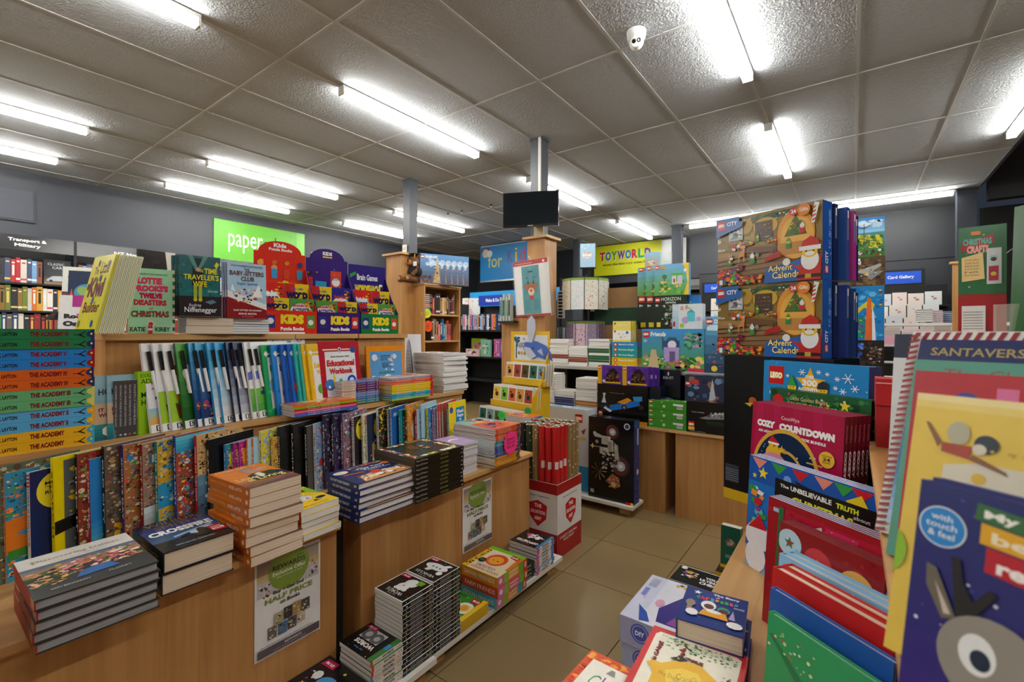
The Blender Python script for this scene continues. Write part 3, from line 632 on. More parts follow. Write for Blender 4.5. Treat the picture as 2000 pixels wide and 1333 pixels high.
stackb(8, O, 0, .153, .234, .0266, 'orange paperback reading Lessons on Living', 'the tall orange stack', 'orange advice paperbacks', col='c96a1c', front=latta, scol='c0641c', pages=CREAM, jit=.006, turn=2, yaw0=2, spine=lambda a: (a.t('Lessons on Living', .06, .3, .4, .45, 'e0a040', .01), a.t('NIGEL LATTA', .52, .34, .3, .34, 'f4d9b8', .02), a.c(.94, .5, .028, 'f0c8a0', 12)))
def yel(a):
    a.r(0, 0, 1, 1, 'ecc81c'); a.p([(.3, 1), (1, .9), (1, .45), (.7, .8)], '8fc02c'); a.c(.4, .45, .3, 'd9dce0', 22, .7); a.t('CRAZY', .05, .8, .4, .1, '151515', .05); a.t('FUN', .5, .72, .3, .12, '151515', .05); a.s(40, .05, .15, .7, .6, ['ffffff', '222222', 'd9772c', 'e8b92c', '2f6fae', 'd9452f'], .05, .12); a.c(.8, .3, .13, '20100c', 20, .6); a.t('OVER 2 MILLION SOLD', .08, .05, .7, .05, 'd9771c', .02)
O = onledge(592, -1.36); O = (O[0], O[1]-.001, ZL)
stackb(5, O, 0, .135, .2, .0195, 'yellow comic paperback', 'the short stack right of the orange one', 'yellow comic paperbacks', col='ecc81c', front=yel, scol='b8541c', turn=2.5, yaw0=3)
def topp(a):
    a.r(0, 0, 1, 1, '1c2a66'); a.p([(.12, .0), (1, 0), (1, .44), (.75, .32), (.45, .42), (.2, .3)], 'c99058'); a.s(60, .15, .05, .8, .36, ['d9b08a', 'f0e8dc', 'b0623a', '8a4a2a', 'e8c08a', '3f6aa8'], .05, .14); a.s(50, .25, .82, .7, .15, ['b0683a', '3f8a4a', 'd9c8a8', 'c93a2a'], .03, .08)
    a.c(.13, .78, .11, 'd9d0b8', 16, .7); a.p([(.05, .55), (.35, .48), (.38, .53), (.1, .62)], 'a8502f'); a.t('The', .4, .76, .08, .04, 'f4f4f4', .01); a.t('Topp Twins', .34, .66, .5, .09, 'f4f4f4', .02); a.t('Treasury', .42, .56, .36, .08, 'f4f4f4', .02); a.t('of Sing-Along Stories', .45, .51, .4, .035, 'e8e8f0', .01)
    a.star(.5, .38, .1, 'd93a1c', 12, .6); a.c(.86, .72, .07, 'c9702c', 16); a.t('Illustrated by', .85, .4, .12, .02, 'c9c9d9')
O = onledge(702, -1.335)
stackb(6, O, 0, .255, .19, .0225, 'navy blue picture book with cartoon horses', 'the navy stack', 'navy picture books', col='1c2a66', front=topp, scol='1a2558', hard=True, jit=.003, spine=lambda a: (a.t('THE TOPP TWINS TREASURY', .15, .3, .6, .4, 'c9ccd9', .02), a.t('#1', .88, .3, .07, .4, 'c9ccd9')))
O2 = (O[0]-.2, O[1]-.045, ZL+.09)
def taste(a):
    a.r(0, 0, 1, 1, '1d1e1a'); a.s(70, .02, .84, .96, .14, ['6f8a2f', 'd9cfa0', 'a83a2a', '3a4a1a', 'c98a3a', 'efe8d4'], .05, .12); a.s(70, .02, .02, .96, .14, ['d9cfa0', 'a83a2a', 'efe8d4', '5a6a2a', '8a4a7a'], .05, .12); a.s(30, .02, .1, .12, .8, ['a83a2a', 'd9cfa0', '6f8a2f'], .06, .14); a.s(30, .86, .1, .12, .8, ['c9b83a', '6f8a2f', 'efe8d4'], .06, .14)
    a.s(14, .35, .5, .35, .16, ['c98a5a', 'b0704a'], .04, .1); a.t('FRESH', .3, .34, .24, .14, '8a5a2a', .0)
SPK = lambda a: (a.t('Taste Of Home', .02, .3, .22, .4, 'a8a8a4', .01), a.t('KITCHEN', .5, .3, .16, .4, '8a8f3a', .01), a.t('cook', .94, .3, .04, .45, 'c9c9c9', .01))
def flatspine(n, px, X, h_, w_, t_, lab, place, grp, z=ZL, pyz=None, **kw):    # spine faces the aisle, title reading left to right
    Y = atX(px, 650, X).y
    zz = z; out = []; proto = {}; specs = kw.pop('specs', None); name = kw.pop('name', 'book'); jit = kw.pop('jit', .003); cat = kw.pop('cat', 'book')
    for i in range(n):
        kk = dict(kw); lb = lab; key = 0
        if specs: key, d, lb = specs[i]; kk.update(d)
        L = '%s, %s of %s' % (lb, nth(i, n), place)
        mw = fr((X+rnd.uniform(-jit, jit), Y+h_+rnd.uniform(-jit, jit), zz), V3((-1, 0, 0)), V3((0, -1, 0)), _Z)
        if key in proto: out.append(dup(proto[key], mw, L))
        else: proto[key] = book(name, L, cat, grp, mw, w_, h_, t_, **kk); out.append(proto[key])
        zz += t_+.0003
    return out
def rot180(fn):
    def g(a):
        a.O = a.O+a.U*a.w+a.V*a.h; a.U = -a.U; a.V = -a.V; fn(a)
    return g
flatspine(10, 811, -1.325, .27, .245, .0165, 'black cookbook with bright food border', 'the black stack', 'black cookbooks', name='cookbook', col='1a1a18', pages=mat('dark_page_edges', '4a3c2c', .8), front=rot180(taste), scol='121211', spine=SPK)
def pinkm(a): a.r(0, 0, 1, 1, 'b79ac8'); a.p([(.3, .5), (.5, .58), (.8, .52), (.75, .6), (.5, .66), (.35, .6)], 'f0f0f4'); a.r(0, 0, .2, 1, 'c9b4d4')
stackb(14, (-1.42, atX(890, 650, -1.42).y, ZL), 0, .15, .17, .0098, 'lilac-covered thin puzzle pad with wire holes', 'the lilac pad stack', 'lilac puzzle pads', col='c9c4cc', front=pinkm, name='puzzle_pad', spine=lambda a: [a.c(.08*k, .5, .01, 'b0a8a8', 8) for k in range(1, 12)])
def scrapb(a): a.r(0, 0, 1, 1, '8fb0a0'); a.s(40, .02, .3, .5, .6, ['3f8f9a', 'e8b92c', 'd9d0b0', 'c04a8a'], .1, .25); a.p([(.35, .1), (1, 0), (1, 1), (.5, .9)], 'df5a28'); a.s(14, .5, .1, .45, .7, ['20201c', 'c94a1c'], .08, .2)
MG = []
for i in range(26):
    k = 0 if i < 7 else 1 if i < 14 else 2 if i < 18 else 3
    c = ['d9981c', '1f4fa0', '2f9ab0', 'd9572c'][k]
    MG.append((k, dict(col=c, scol=c, spine=(lambda cc: (lambda a: (a.r(.84, 0, .13, 1, '55524e'), a.t('SPECIAL EDITION', .1, .3, .5, .5, cc))))(['f2d98a', '9ac0f0', 'c0e8f0', 'f8c8a8'][k])), ['yellow-spined', 'blue-spined', 'teal-spined', 'orange-spined'][k]+' magazine'))
flatspine(26, 968, -1.37, .205, .275, .0068, '', 'the magazine stack with the pink price star', 'magazines with bright spines', name='magazine', cat='magazine', front=rot180(scrapb), specs=MG, jit=.004)
flatspine(4, 1037, -1.62, .13, .2, .014, 'small blue workbook', 'the little pile at the far end', 'small blue workbooks', z=ZL+.055, col='1f7fc9', scol='1f7fc9', front=lambda a: (a.r(0, 0, 1, 1, 'd9602c'), a.s(20, 0, 0, 1, 1, BRIGHT, .08, .2)))
flatspine(3, 1037, -1.62, .13, .2, .018, 'purple workbook', 'the little pile base at the far end', 'small purple workbooks', col='5a3a8a', scol='6a3f9a')

def starcard(px, py, X, al, r_, col, lines, lab, ink='222222', n=20, q=.82):
    p = atX(px, py, X) if X is not None else None
    mb = MB(); pts = [((r_ if i % 2 == 0 else r_*q)*math.cos(math.pi*i/n), (r_ if i % 2 == 0 else r_*q)*math.sin(math.pi*i/n)) for i in range(2*n)]
    mb.prism(pts, -.001, 0, col)
    a = mb.art((-r_, -r_, 0), (1, 0, 0), (0, 1, 0), 2*r_, 2*r_)
    for i, tt in enumerate(lines): a.t(tt, .25, .60-.16*i, .5, .12, ink, -.01)
    return tag(obj('price_star', mb, MATTE, None, stand(p, al)), lab, 'price sign', 'star shaped price cards')
starcard(998, 865, -1.362, 0, .062, 'ff2d8a', ['Bookmarks', 'Special', '$3.99'], 'big hot pink star price card on the magazine stack')

# ================================================ LEFT UNIT, MIDDLE TIER
AC = [('1f7a4a', '16296a', 'VI', 'green', 2), ('1f7fd0', 'a01020', 'V', 'sky blue', 2), ('d9601c', '1c2a66', 'IV', 'orange', 2), ('5fae78', 'd9d06a', 'III', 'pale green', 2), ('4fa8dc', 'e8a81c', 'II', 'light blue', 2), ('e8b01c', '3fa8d0', '', 'yellow', 2)][::-1]
def ac_spine(c, bc, num):
    def fn(a):
        a.t('T.Z. LAYTON', .02, .3, .2, .36, '16130f', .035); a.t(('THE ACADEMY '+num).strip(), .34, .24, .34+.02*len(num), .5, '7a1020', .05)
        a.p([(.79, .4), (.84, .5), (.9, .8), (.905, .72), (.85, .44), (.9, .2), (.89, .14), (.83, .36)], '1a1216'); a.c(.785, .42, .008, '1a1216', 10)
        a.c(.965, .5, .052, bc, 26, .85); a.r(.965, 0, .035, 1, bc); a.c(.965, .52, .013, 'e4d84a', 12, 1.2)
    return fn
specs = []
for c, bc, num, nm, k in AC:
    for _ in range(k): specs.append((num, dict(col=c, scol=c, spine=ac_spine(c, bc, num)), '%s football novel, spine THE ACADEMY%s' % (nm, ' '+num if num else '')))
YR = atX(185, 650, XM-.01).y
def flatspine2(n, Y, X, h_, w_, t_, **kw):
    px = 1000+F*((X*_R.x+Y*_R.y)/(X*_W.x+Y*_W.y)); return flatspine(n, px, X, h_, w_, t_, **kw)
flatspine2(12, YR-.205, XM-.012, .205, .129, .0282, lab='', place='the football stack', name='novel', grp='football novels in rainbow colours', z=ZM, specs=specs, pages=CREAM, jit=.0015)
def it(a):
    a.g(0, .5, 1, .5, '7fa8b8', '8fb8c8', 4); a.r(0, .25, 1, .32, 'c9ab8c'); a.g(0, 0, 1, .25, '1f6a78', '2f8a94', 4); a.t('IT ENDS', .1, .44, .5, .06, '6a1f2f', .03); a.t('WITH US', .1, .36, .5, .06, '6a1f2f', .03); a.t('HOOVER', .1, .7, .7, .1, '16202a', .02); a.c(.3, .14, .14, 'dfe6d8', 7); a.c(.3, .14, .04, 'e8c83a', 8)
def rowb(px, nx, X, z, th, h_, w_, scol, stxt, fn, lab, grp, **kw): return rowbook(px, nx, X, z, th, h_, w_, scol, stxt, fn, lab, grp, **kw)
for px, nx in ((184, 210), (211, 222)):
    r = rowb(px, nx, XM-.03, ZM, 8 if px < 200 else 14, .198, .12, '7fa8b8', '', it, ('nearer' if px < 200 else 'farther')+' pale blue romance novel reading IT ENDS WITH US', 'pale blue romance novels', tmax=.034)
    ch = [c for c in r.children if c.name.startswith('cover')][0]
# wrapped set of five pocket books
TT = ['HITCHHIKERS GUIDE TO THE GALAXY', 'RESTAURANT AT THE END OF THE UNIVERSE', 'LIFE THE UNIVERSE AND EVERYTHING', 'SO LONG AND THANKS FOR ALL THE FISH', 'MOSTLY HARMLESS']
yA = atX(223, 650, XM-.03).y; yB = atX(269, 650, XM-.03).y; tk = (yB-yA)/5
for i, t_ in enumerate(TT):
    mw = stand((XM-.03, yA+tk*i, ZM), -90+1); mw = fr((XM-.035, yA+tk*(i), ZM), V3((-1, 0, 0)), _Z.copy(), V3((0, 1, 0)))
    mw = fr((XM-.035, yA+tk*i, ZM), V3((-1, 0, 0)), V3((0, 0, 1)), V3((0, 1, 0)))
    book('book', 'black pocket novel, %s from the left in the shrink-wrapped set' % ORD[i], 'book', 'shrink-wrapped pocket novels', mw, .11, .18, tk*.97, '1c1b22', None, lambda a, t_=t_, i=i: (a.t(t_, .08, .3, .72, .4, 'c9c4cc', .0), a.c(.95, .5, .02, ['a83a2a', '8fb4d4', 'c9c9c9', 'a83a2a', '6fae2f'][i], 8)), '1c1b22', pages=CREAM)
tag(obj('shrink_wrap', MB().box((XM-.147, yA-.001, ZM), (XM-.032, yB+.001, ZM+.184)), WRAP), 'clear shrink wrap around the five black pocket novels', 'wrap')
def most(a):
    a.r(0, 0, 1, 1, '8fbf16'); a.t('DOUGLAS', .08, .9, .55, .055, '1f2a10', .0); a.t('ADAMS', .08, .8, .6, .075, '1f2a10', .0); a.t('MOSTLY', .08, .58, .7, .09, '1f2a10', .01); a.t('HARMLESS', .08, .46, .85, .09, '1f2a10', .01)
    a.p([(.5, .1), (.98, .12), (.98, .46), (.55, .44)], '163a6a'); a.p([(.48, .04), (.98, .06), (.98, .1), (.48, .1)], 'c98a1c')
rowb(270, 313, XM-.03, ZM, 26, .205, .13, '86b512', 'MOSTLY HARMLESS', most, 'lime green novel reading MOSTLY HARMLESS beside the wrapped set', 'novels on the middle tier', tmax=.012, pages=None) if False else rowbook(272, 312, XM-.03, ZM, 24, .205, .13, '86b512', 'MOSTLY HARMLESS', most, 'lime green novel reading MOSTLY HARMLESS beside the wrapped set', 'novels on the middle tier', tmax=.012)
# workbooks with a pen on the cover
def wb(base, pic, age='3+', low='8fbf2c'):
    def fn(a):
        a.r(0, 0, 1, 1, base); pic(a); a.r(0, 0, 1, .09, 'eeeef0'); a.r(.08, .015, .22, .062, '1a1a1a'); a.r(.1, .022, .18, .048, 'eeeef0'); a.t(age, .12, .028, .14, .036, '1a1a1a', .03)
        for k in range(3): a.r(.4, .02+.02*k, .5, .004, '8a8a8a')
    return fn
def pic_farm(a): a.r(0, .09, 1, .36, '9ac42c'); a.p([(.1, .3), (.5, .3), (.46, .12), (.14, .12)], '6a3f22'); a.s(24, .1, .26, .5, .18, ['c9281f', 'e07a1c', 'e8cf2c', '3f8a2f'], .08, .16); a.c(.2, .68, .09, 'c9281f', 14)
def pic_num(a): a.g(0, .09, 1, .18, 'e8a84a', '8fc4dc', 4); a.t('2', .08, .48, .2, .1, 'a86ab0', .05); a.t('5', .12, .36, .2, .11, '3f62b0', .05); a.c(.3, .24, .14, 'e8902c', 16)
def pic_time(a): a.g(0, .09, 1, .91, '1f5a1f', '4fa03f', 6); a.c(.22, .64, .15, 'eeeef0', 20); a.r(.21, .64, .015, .05, '111'); a.c(.26, .48, .15, 'eeeef0', 20); a.r(.25, .48, .08, .008, '111'); a.p([(.2, .12), (.6, .12), (.6, .24), (.25, .26)], 'd97a9a'); a.c(.5, .4, .1, '6abf2f', 12)
def pic_sea(a): a.g(0, .09, 1, .91, '23306a', '3fa0d0', 8); a.s(50, 0, .1, 1, .22, ['b02f7a', '5a4ac4', 'd93a5a', 'e8902c', '2f9ac4'], .05, .14); a.c(.5, .36, .12, '8a4ab0', 14)
def pic_snow(a): a.g(0, .09, 1, .91, 'd9dde2', '2f9ad8', 8); a.p([(.2, .34), (.5, .3), (.7, .42), (.5, .24)], '1f7a5a'); a.c(.45, .46, .1, '3a3f48', 12); a.c(.7, .8, .12, 'c9d9dc', 8)
def pic_space(a): a.g(0, .09, 1, .91, 'b9bcc8', '141c40', 8); a.c(.48, .42, .24, 'd9e4ea', 22); a.c(.48, .41, .17, 'd9a07a', 20); a.c(.48, .47, .15, '8a4a22', 16, .6); a.s(12, .5, .6, .4, .3, ['c93a2a', '4fa04f', '2f7fc4'], .08, .16)
def pic_train(a): a.r(0, .09, 1, .9, 'e8e8ea'); a.p([(0, .6), (.5, .72), (.5, .56), (0, .5)], '5f6fc4'); a.g(0, .09, 1, .3, '4fa03f', '6fbf3f', 3); a.c(.35, .42, .2, 'c9281f', 18); a.c(.35, .38, .08, 'e8b92c', 12); a.p([(.1, .3), (.7, .3), (.7, .35), (.1, .35)], '2f4fa0')
WBS = [(297, 'e4e4e8', pic_num, '4+', 'white workbook with numbers two and five'), (319, 'e6e6e8', pic_farm, '3+', 'white and lime workbook with flower pot'), (338, 'e6e6e8', pic_farm, '3+', 'second white and lime workbook with flower pot'), (363, '2f6a2a', pic_time, '5+', 'green workbook with white clock faces'), (388, '1f5a8a', pic_sea, '3+', 'deep blue sea workbook, mostly covered'), (401, '1f6aa0', pic_sea, '3+', 'deep blue sea workbook with purple octopus'), (424, '2f9ad8', pic_snow, '5+', 'narrow pale blue winter workbook'), (439, '2f9ad8', pic_snow, '5+', 'pale blue winter workbook with penguin'), (461, '141c40', pic_space, '7+', 'dark astronaut workbook, mostly covered'), (474, '141c40', pic_space, '7+', 'dark workbook with a smiling astronaut'), (496, 'e8e8ea', pic_train, '3+', 'white train workbook, mostly covered'), (508, 'e8e8ea', pic_train, '3+', 'white workbook with red toy train')]
XW = XM-.022; RBN = 'workbook'
for i, (px, base, pic, age, lab) in enumerate(WBS):
    nx = WBS[i+1][0] if i < 11 else 527
    r = rowbook(px, nx, XW, ZM, 24, .298, .21, base, '', wb(base, pic, age), lab, 'wipe-clean workbooks with pens', tmax=.008, lean=9)
    pn = MB().tube((.03, .12, .008), (.022, .205, .008), .0055, 'ececec', 8).tube((.022, .205, .008), (.018, .27, .008), .006, '17171a', 8)
    t0 = [c for c in r.children][0]; zf = max(v.co.z for v in t0.data.vertices); obj('pen', pn, GLOSS, r, Matrix.Translation((0, .0, zf-.004)))
def edu(c1, c2, shape):
    def fn(a):
        a.r(0, 0, 1, 1, c1); a.s(40, 0, 0, 1, 1, [c2, c1], .05, .11); a.r(.12, .1, .8, .72, 'e8e8ea'); a.r(0, .72, 1, .0, c2); a.r(.06, .86, .86, .02, 'e8e8e0'); a.c(.1, .87, .06, 'e8e8e0', 4)
        a.t('Educational', .16, .62, .7, .09, c1, .05); a.t('Workbook', .22, .52, .58, .08, c1, .05); shape(a)
    return fn
EB = [(526, '1f9a5a', '2fb46a', lambda a: (a.c(.25, .42, .15, '7fb4dc', 16), a.c(.3, .2, .1, 'e0602c', 8)), 'green'), (545, '1f7fd0', '1a6ab8', lambda a: (a.c(.3, .3, .12, '8a4ab0', 14),), 'mid blue'), (564, '1a5ab8', '16509f', lambda a: a.c(.3, .4, .1, '3f6fb4', 10), 'royal blue'), (577, '1f5fc0', '1a50a8', lambda a: (a.c(.22, .38, .16, 'd01f1f', 18), a.r(.2, .48, .03, .05, '3f7a2f')), 'blue apple-picture'), (589, '2fb0a8', '4fc4bc', lambda a: a.c(.3, .38, .08, 'e8e8e8', 7), 'turquoise'), (598, '35b4ac', '5fccc4', lambda a: a.c(.3, .38, .08, 'e8cf3a', 7), 'second turquoise'), (604, 'e8b81c', 'f0c83c', lambda a: a.c(.3, .3, .1, 'c9d9e4', 12), 'yellow'), (614, 'e8b81c', 'f0c83c', lambda a: a.c(.3, .3, .1, '5fae3f', 12), 'second yellow')]
for i, (px, c1, c2, sh, nm) in enumerate(EB):
    nx = EB[i+1][0] if i < 7 else 624
    rowbook(px, nx, XW-.005, ZM, 24, .285, .21, c1, '', edu(c1, c2, sh), nm+' educational workbook in the middle tier row', 'educational workbooks', tmax=.008, lean=8)
def cur(a): a.r(0, 0, 1, 1, 'eeeeea'); a.t('Lower Case Letters', .08, .92, .6, .035, '2a2a2a'); a.t('Modern Cursive', .12, .86, .5, .035, '2a2a2a'); a.c(.84, .9, .07, 'c9281f', 18); a.c(.84, .89, .04, 'eeeeea', 14)
mw, h = face(520, 573, 0, .22, ZM, 657); O = (XR+.008, atX(520, 650, XR).y, ZM)
book('book', 'white cursive handwriting book behind the coloured workbooks', 'book', 'books on the middle tier', stand(O, 0, 1), .17, .335, .004, 'eeeeea', cur)
def redw(a):
    a.r(0, 0, 1, 1, 'b81f2f'); a.s(60, 0, 0, 1, 1, ['c42a3a', 'a81a2a'], .04, .09); a.r(.14, .06, .74, .78, 'e8e8ec'); a.r(.1, .86, .8, .022, 'e4d9c0'); a.c(.5, .87, .06, 'c9281f', 18); a.c(.5, .87, .045, 'e8e8ec', 16); a.t('a', .47, .85, .06, .04, '222222', .03); a.c(.83, .86, .07, '2f4f9a', 16)
    a.t('Early Number Skills', .28, .74, .45, .035, '2a2a2a'); a.t('Educational', .17, .61, .68, .1, 'c9302a', .06); a.t('Workbook', .22, .49, .58, .09, 'c9302a', .06)
    a.c(.22, .33, .12, '3f7fd0', 20); a.c(.2, .3, .03, 'ffffff', 10); a.r(.3, .3, .05, .17, 'e8cf2c'); a.p([(.4, .3), (.55, .3), (.5, .42), (.44, .4)], '4fae4f'); a.c(.75, .38, .11, '2f4fb0', 18); a.c(.75, .38, .055, 'e8e8ec', 14); a.c(.53, .25, .1, 'c9281f', 18); a.c(.53, .25, .05, 'e8e8ec', 14)
O = (XM-.06, atX(629, 650, XM-.06).y, ZM)
book('book', 'crimson Educational Workbook facing the aisle, numbers on its cover', 'book', 'educational workbooks', stand(O, 2, 8), .215, .295, .006, 'b81f2f', redw)
def det(a):
    a.r(0, 0, 1, 1, 'e8901c'); a.r(.09, .1, .84, .8, '5f9fd8'); a.s(16, .1, .1, .82, .78, ['e4eaf0', 'dfe8f0'], .08, .2); a.t('DETECTIVE', .36, .72, .32, .1, '1f3a5a', .0); a.t('BEANS', .4, .58, .24, .1, '1f3a5a', .0); a.t('AND THE CASE OF THE', .3, .46, .4, .045, '3f8a3f'); a.t('CURIOUS CATS', .24, .32, .54, .08, 'f0f0f0', .01); a.c(.2, .78, .07, 'e4eaf0', 16)
    for x in (.36, .62): a.p([(x, .1), (x+.03, .2), (x+.06, .1)], 'c9702c'); a.p([(x+.08, .1), (x+.11, .2), (x+.14, .1)], '6a3a1c')
O = (XR+.09, atX(716, 650, XR+.09).y, ZM)
book('book', 'orange-bordered blue picture book about curious cats', 'book', 'books on the middle tier', stand(O, -2, 4), .235, .265, .012, 'e8901c', det, hard=True, scol='d9801c')
def rock(a): a.r(0, 0, 1, 1, 'dcdce2'); a.p([(.05, .05), (.5, .05), (.44, .6), (.36, .86), (.28, .92), (.2, .86), (.1, .6)], '9a9aa0'); a.p([(.5, .05), (.46, .05), (.41, .6), (.33, .88), (.36, .86), (.45, .6)], '222226'); [a.r(.13, .1+.06*k, .28, .006, '5a5a60') for k in range(11)]; a.c(.65, .2, .07, 'c9846a', 12); a.p([(.58, .05), (.76, .05), (.72, .16), (.6, .16)], '3f6a4a')
O = (XR-.02, atX(793, 650, XR).y+.004, ZM)
book('book', 'white picture book with a tall grey tower drawing', 'book', 'books on the middle tier', stand(O, 0, 3), .13, .325, .01, 'dcdce2', rock, hard=True, scol='cfcfd6')
# flat piles on the tier
def mpile(n, px, X, w_, h_, t_, **kw): return stackb(n, (X, atX(px, 650, X).y, kw.pop('z', ZM)), 0, w_, h_, t_, **kw)
BC = [('2f6fd0', 'blue'), ('8a4ab0', 'purple'), ('e07a9a', 'pink'), ('c9282a', 'red'), ('7fbf2c', 'lime'), ('e8701c', 'orange')]
spc = [(nm, dict(col=c, scol=c, front=rot180(lambda a: (a.r(0, 0, 1, 1, 'e8702c'), a.p([(.2, .2), (.8, .25), (.75, .7), (.3, .75)], 'e8c890'), a.s(16, .1, .1, .8, .8, ['d9452f', 'e8b06a'], .06, .14))), spine=lambda a, c=c: a.t('EARLY LEARNING', .2, .3, .5, .35, 'f4e8d0')), nm+'-spined thin workbook') for c, nm in BC]
flatspine(6, 575, XM+.062, .285, .21, .0072, '', 'the rainbow pile on the tier edge', 'rainbow-spined workbooks', name='workbook', z=ZM, specs=spc, jit=.003)
bs = []
for i in range(10):
    c, nm = [('3f8a9a', 'teal'), ('3f8a9a', 'teal'), ('2f6fb8', 'blue'), ('6f86c4', 'lavender blue'), ('6f86c4', 'lavender blue'), ('6a2f78', 'purple'), ('6a2f78', 'purple'), ('6a2f78', 'purple'), ('6a2f78', 'purple'), ('6f86c4', 'lavender blue')][i]
    bs.append((nm, dict(col=c, scol=c, spine=lambda a: (a.r(.0, 0, .36, 1, 'd9c8b4'), a.t('FAIRY', .05, .25, .22, .5, 'b08a70'), a.t('Fairy Spells', .42, .3, .2, .4, 'e8c83a'), a.t('Rose Meadows', .68, .3, .2, .4, 'd9d9e8'), a.r(.94, .1, .015, .8, 'e4c84a'))), nm+'-spined fairy paperback'))
flatspine(10, 668, XM-.015, .20, .13, .0105, '', 'the cream and purple pile', 'fairy paperbacks', name='fairy_paperback', z=ZM+.004, specs=bs, jit=.002)
bs = []
for i in range(10):
    c, nm = [('8fc44a', 'lime'), ('1f9ac4', 'aqua'), ('1f8fc4', 'aqua'), ('ecc81c', 'yellow'), ('ecc81c', 'yellow'), ('ecc81c', 'yellow'), ('e8b81c', 'yellow'), ('ee6a3a', 'coral'), ('ee6a3a', 'coral'), ('9a94b8', 'mauve')][i]
    bs.append((nm, dict(col=c, scol=c, hard=True, spine=lambda a: (a.t('Zog and the Flying Doctors', .1, .3, .35, .4, 'e8e0c8'), a.t('Julia Donaldson', .55, .3, .25, .4, 'e8e0c8'), a.r(.93, 0, .07, 1, 'c9302a')), front=lambda a: (a.r(0, 0, 1, 1, 'd9b8a8'), a.s(20, .1, .1, .8, .8, ['c9452f', 'e8d9c8', 'e0a08a'], .1, .24))), nm+'-spined picture book'))
flatspine(10, 766, XM+.03, .27, .22, .0106, '', 'the yellow and coral pile', 'picture books with red-tipped spines', name='picture_book', z=ZM+.002, specs=bs, jit=.003)
stackb(17, (XM-.0, atX(866, 650, XM).y, ZM), 0, .19, .275, .0125, 'white thick magazine', 'the curling white pile at the tier end', 'white-edged magazines', col='dcdcdc', m=GLOSS, name='magazine', cat='magazine', front=lambda a: (a.r(0, 0, 1, 1, 'd9dce0'), a.s(50, .05, .05, .9, .9, ['c9452f', '8fb4d4', 'e8d9c8', '4a5f8a', 'e0a08a', 'f4f4f4'], .06, .18)), jit=.005, turn=3)
# left edge of the frame: pile of pale books on the lower shelf
stackb(5, (-1.29, atX(8, 650, -1.29).y-.17, ZL), 0, .16, .23, .03, 'thick dark paperback', 'the pile cut by the left frame edge', 'dark paperbacks at the left edge', col='2a2c2a', pages=PAGES, name='book')

# ================================================ LEFT UNIT, TOP
def kiwi(a):
    a.r(0, 0, 1, 1, 'e4dc2c'); a.t('The', .2, .76, .2, .1, '7a1f20', .02); a.t('Little', .48, .76, .4, .16, '7a1f20', .02); a.t('Kiwi', .16, .46, .7, .26, '7a1f20', .05); a.t('Builder', .14, .26, .76, .14, '7a1f20', .02)
    for x, y, c in ((.35, .9, '3a2a5a'), (.85, .88, '4a2a20'), (.1, .6, '5a3a28'), (.5, .42, '2f5aa0'), (.8, .5, '7a5a9a'), (.12, .12, '8a8f3a'), (.75, .12, '2f5aa0'), (.6, .7, '4a3a7a')): a.c(x, y, .05, c, 10, 1.5)
def onX(pxL, pxR, X, al, pyT, z, lean=0):       # O, width and height of an upright face whose left foot stands on plane X
    O = V3((X, atX(pxL, 650, X).y, z)); w_ = reach(O, al, pxR); O2 = O+_Z.cross(nrm(al))*w_*.5
    return O, w_, (hz(pyT, O2)-z)/math.cos(math.radians(lean))
for i in range(8):
    O = V3((-2.06, atX(150, 650, -2.06).y, ZT))-nrm(-84)*.0095*i
    book('book', ('yellow picture book reading The Little Kiwi Builder, %s' if i == 0 else 'thin yellow-edged picture book, %s')  % ('front of the leaning row' if i == 0 else ORD[i]+' in the leaning row'), 'book', 'leaning yellow picture books', stand(O, -84, 12), .165, .262, .008, 'dfe0c0' if i else 'e4dc2c', kiwi if i == 0 else (lambda a: a.r(0, 0, 1, 1, 'e4dc2c')), hard=True, scol='cfd2b8')
# acrylic book holders
def holder(O, al, w_, lab):
    r = empty('acrylic_stand', stand(O, al, 0), lab, 'stand')
    obj('back_plate', MB().box((0, 0, -.075), (w_, .14, -.072)), ACRYL, r); obj('base', MB().box((0, 0, -.075), (w_, .003, .03)), ACRYL, r); obj('front_lip', MB().box((0, .003, .028), (w_, .03, .03)), ACRYL, r)
def lottie(a):
    a.r(0, 0, 1, 1, 'a6dcb4')
    a.t("LOTTIE", .2, .755, .56, .11, 'd9406e', .09); a.t("BROOKS'S", .1, .64, .8, .105, 'd9406e', .09); a.t('TWELVE', .24, .535, .52, .09, 'c01f5a', .1); a.t('DISASTERS', .12, .43, .74, .09, 'c9304a', .07); a.t('OF', .46, .365, .09, .035, 'c01f3a', .03); a.t('CHRISTMAS', .06, .25, .86, .1, '1f6a3a', .06); a.t('CHRISTMAS', .07, .257, .84, .085, 'b02f3a', .01)
    a.t('KATIE', .04, .03, .34, .07, '222222', .02); a.t('KIRBY', .6, .03, .34, .07, '222222', .02); a.c(.5, .15, .09, 'd9d9d9', 16); a.c(.5, .15, .055, 'c9303a', 14); a.r(.44, .0, .1, .13, 'c9303a'); a.r(.44, .05, .1, .03, 'e8e8e8')
    a.t('TWELVE HILARIOUS TALES OF FESTIVE CHAOS', .12, .9, .76, .025, '7a3a3a'); a.s(36, .02, .05, .96, .9, ['c9b03a', '3f8a4a', 'c9303a'], .02, .035)
def stripes(a): a.r(0, 0, 1, 1, 'e8cdc4'); [a.r(0, .04+.12*k, 1, .06, '1f6a3f') for k in range(8)]
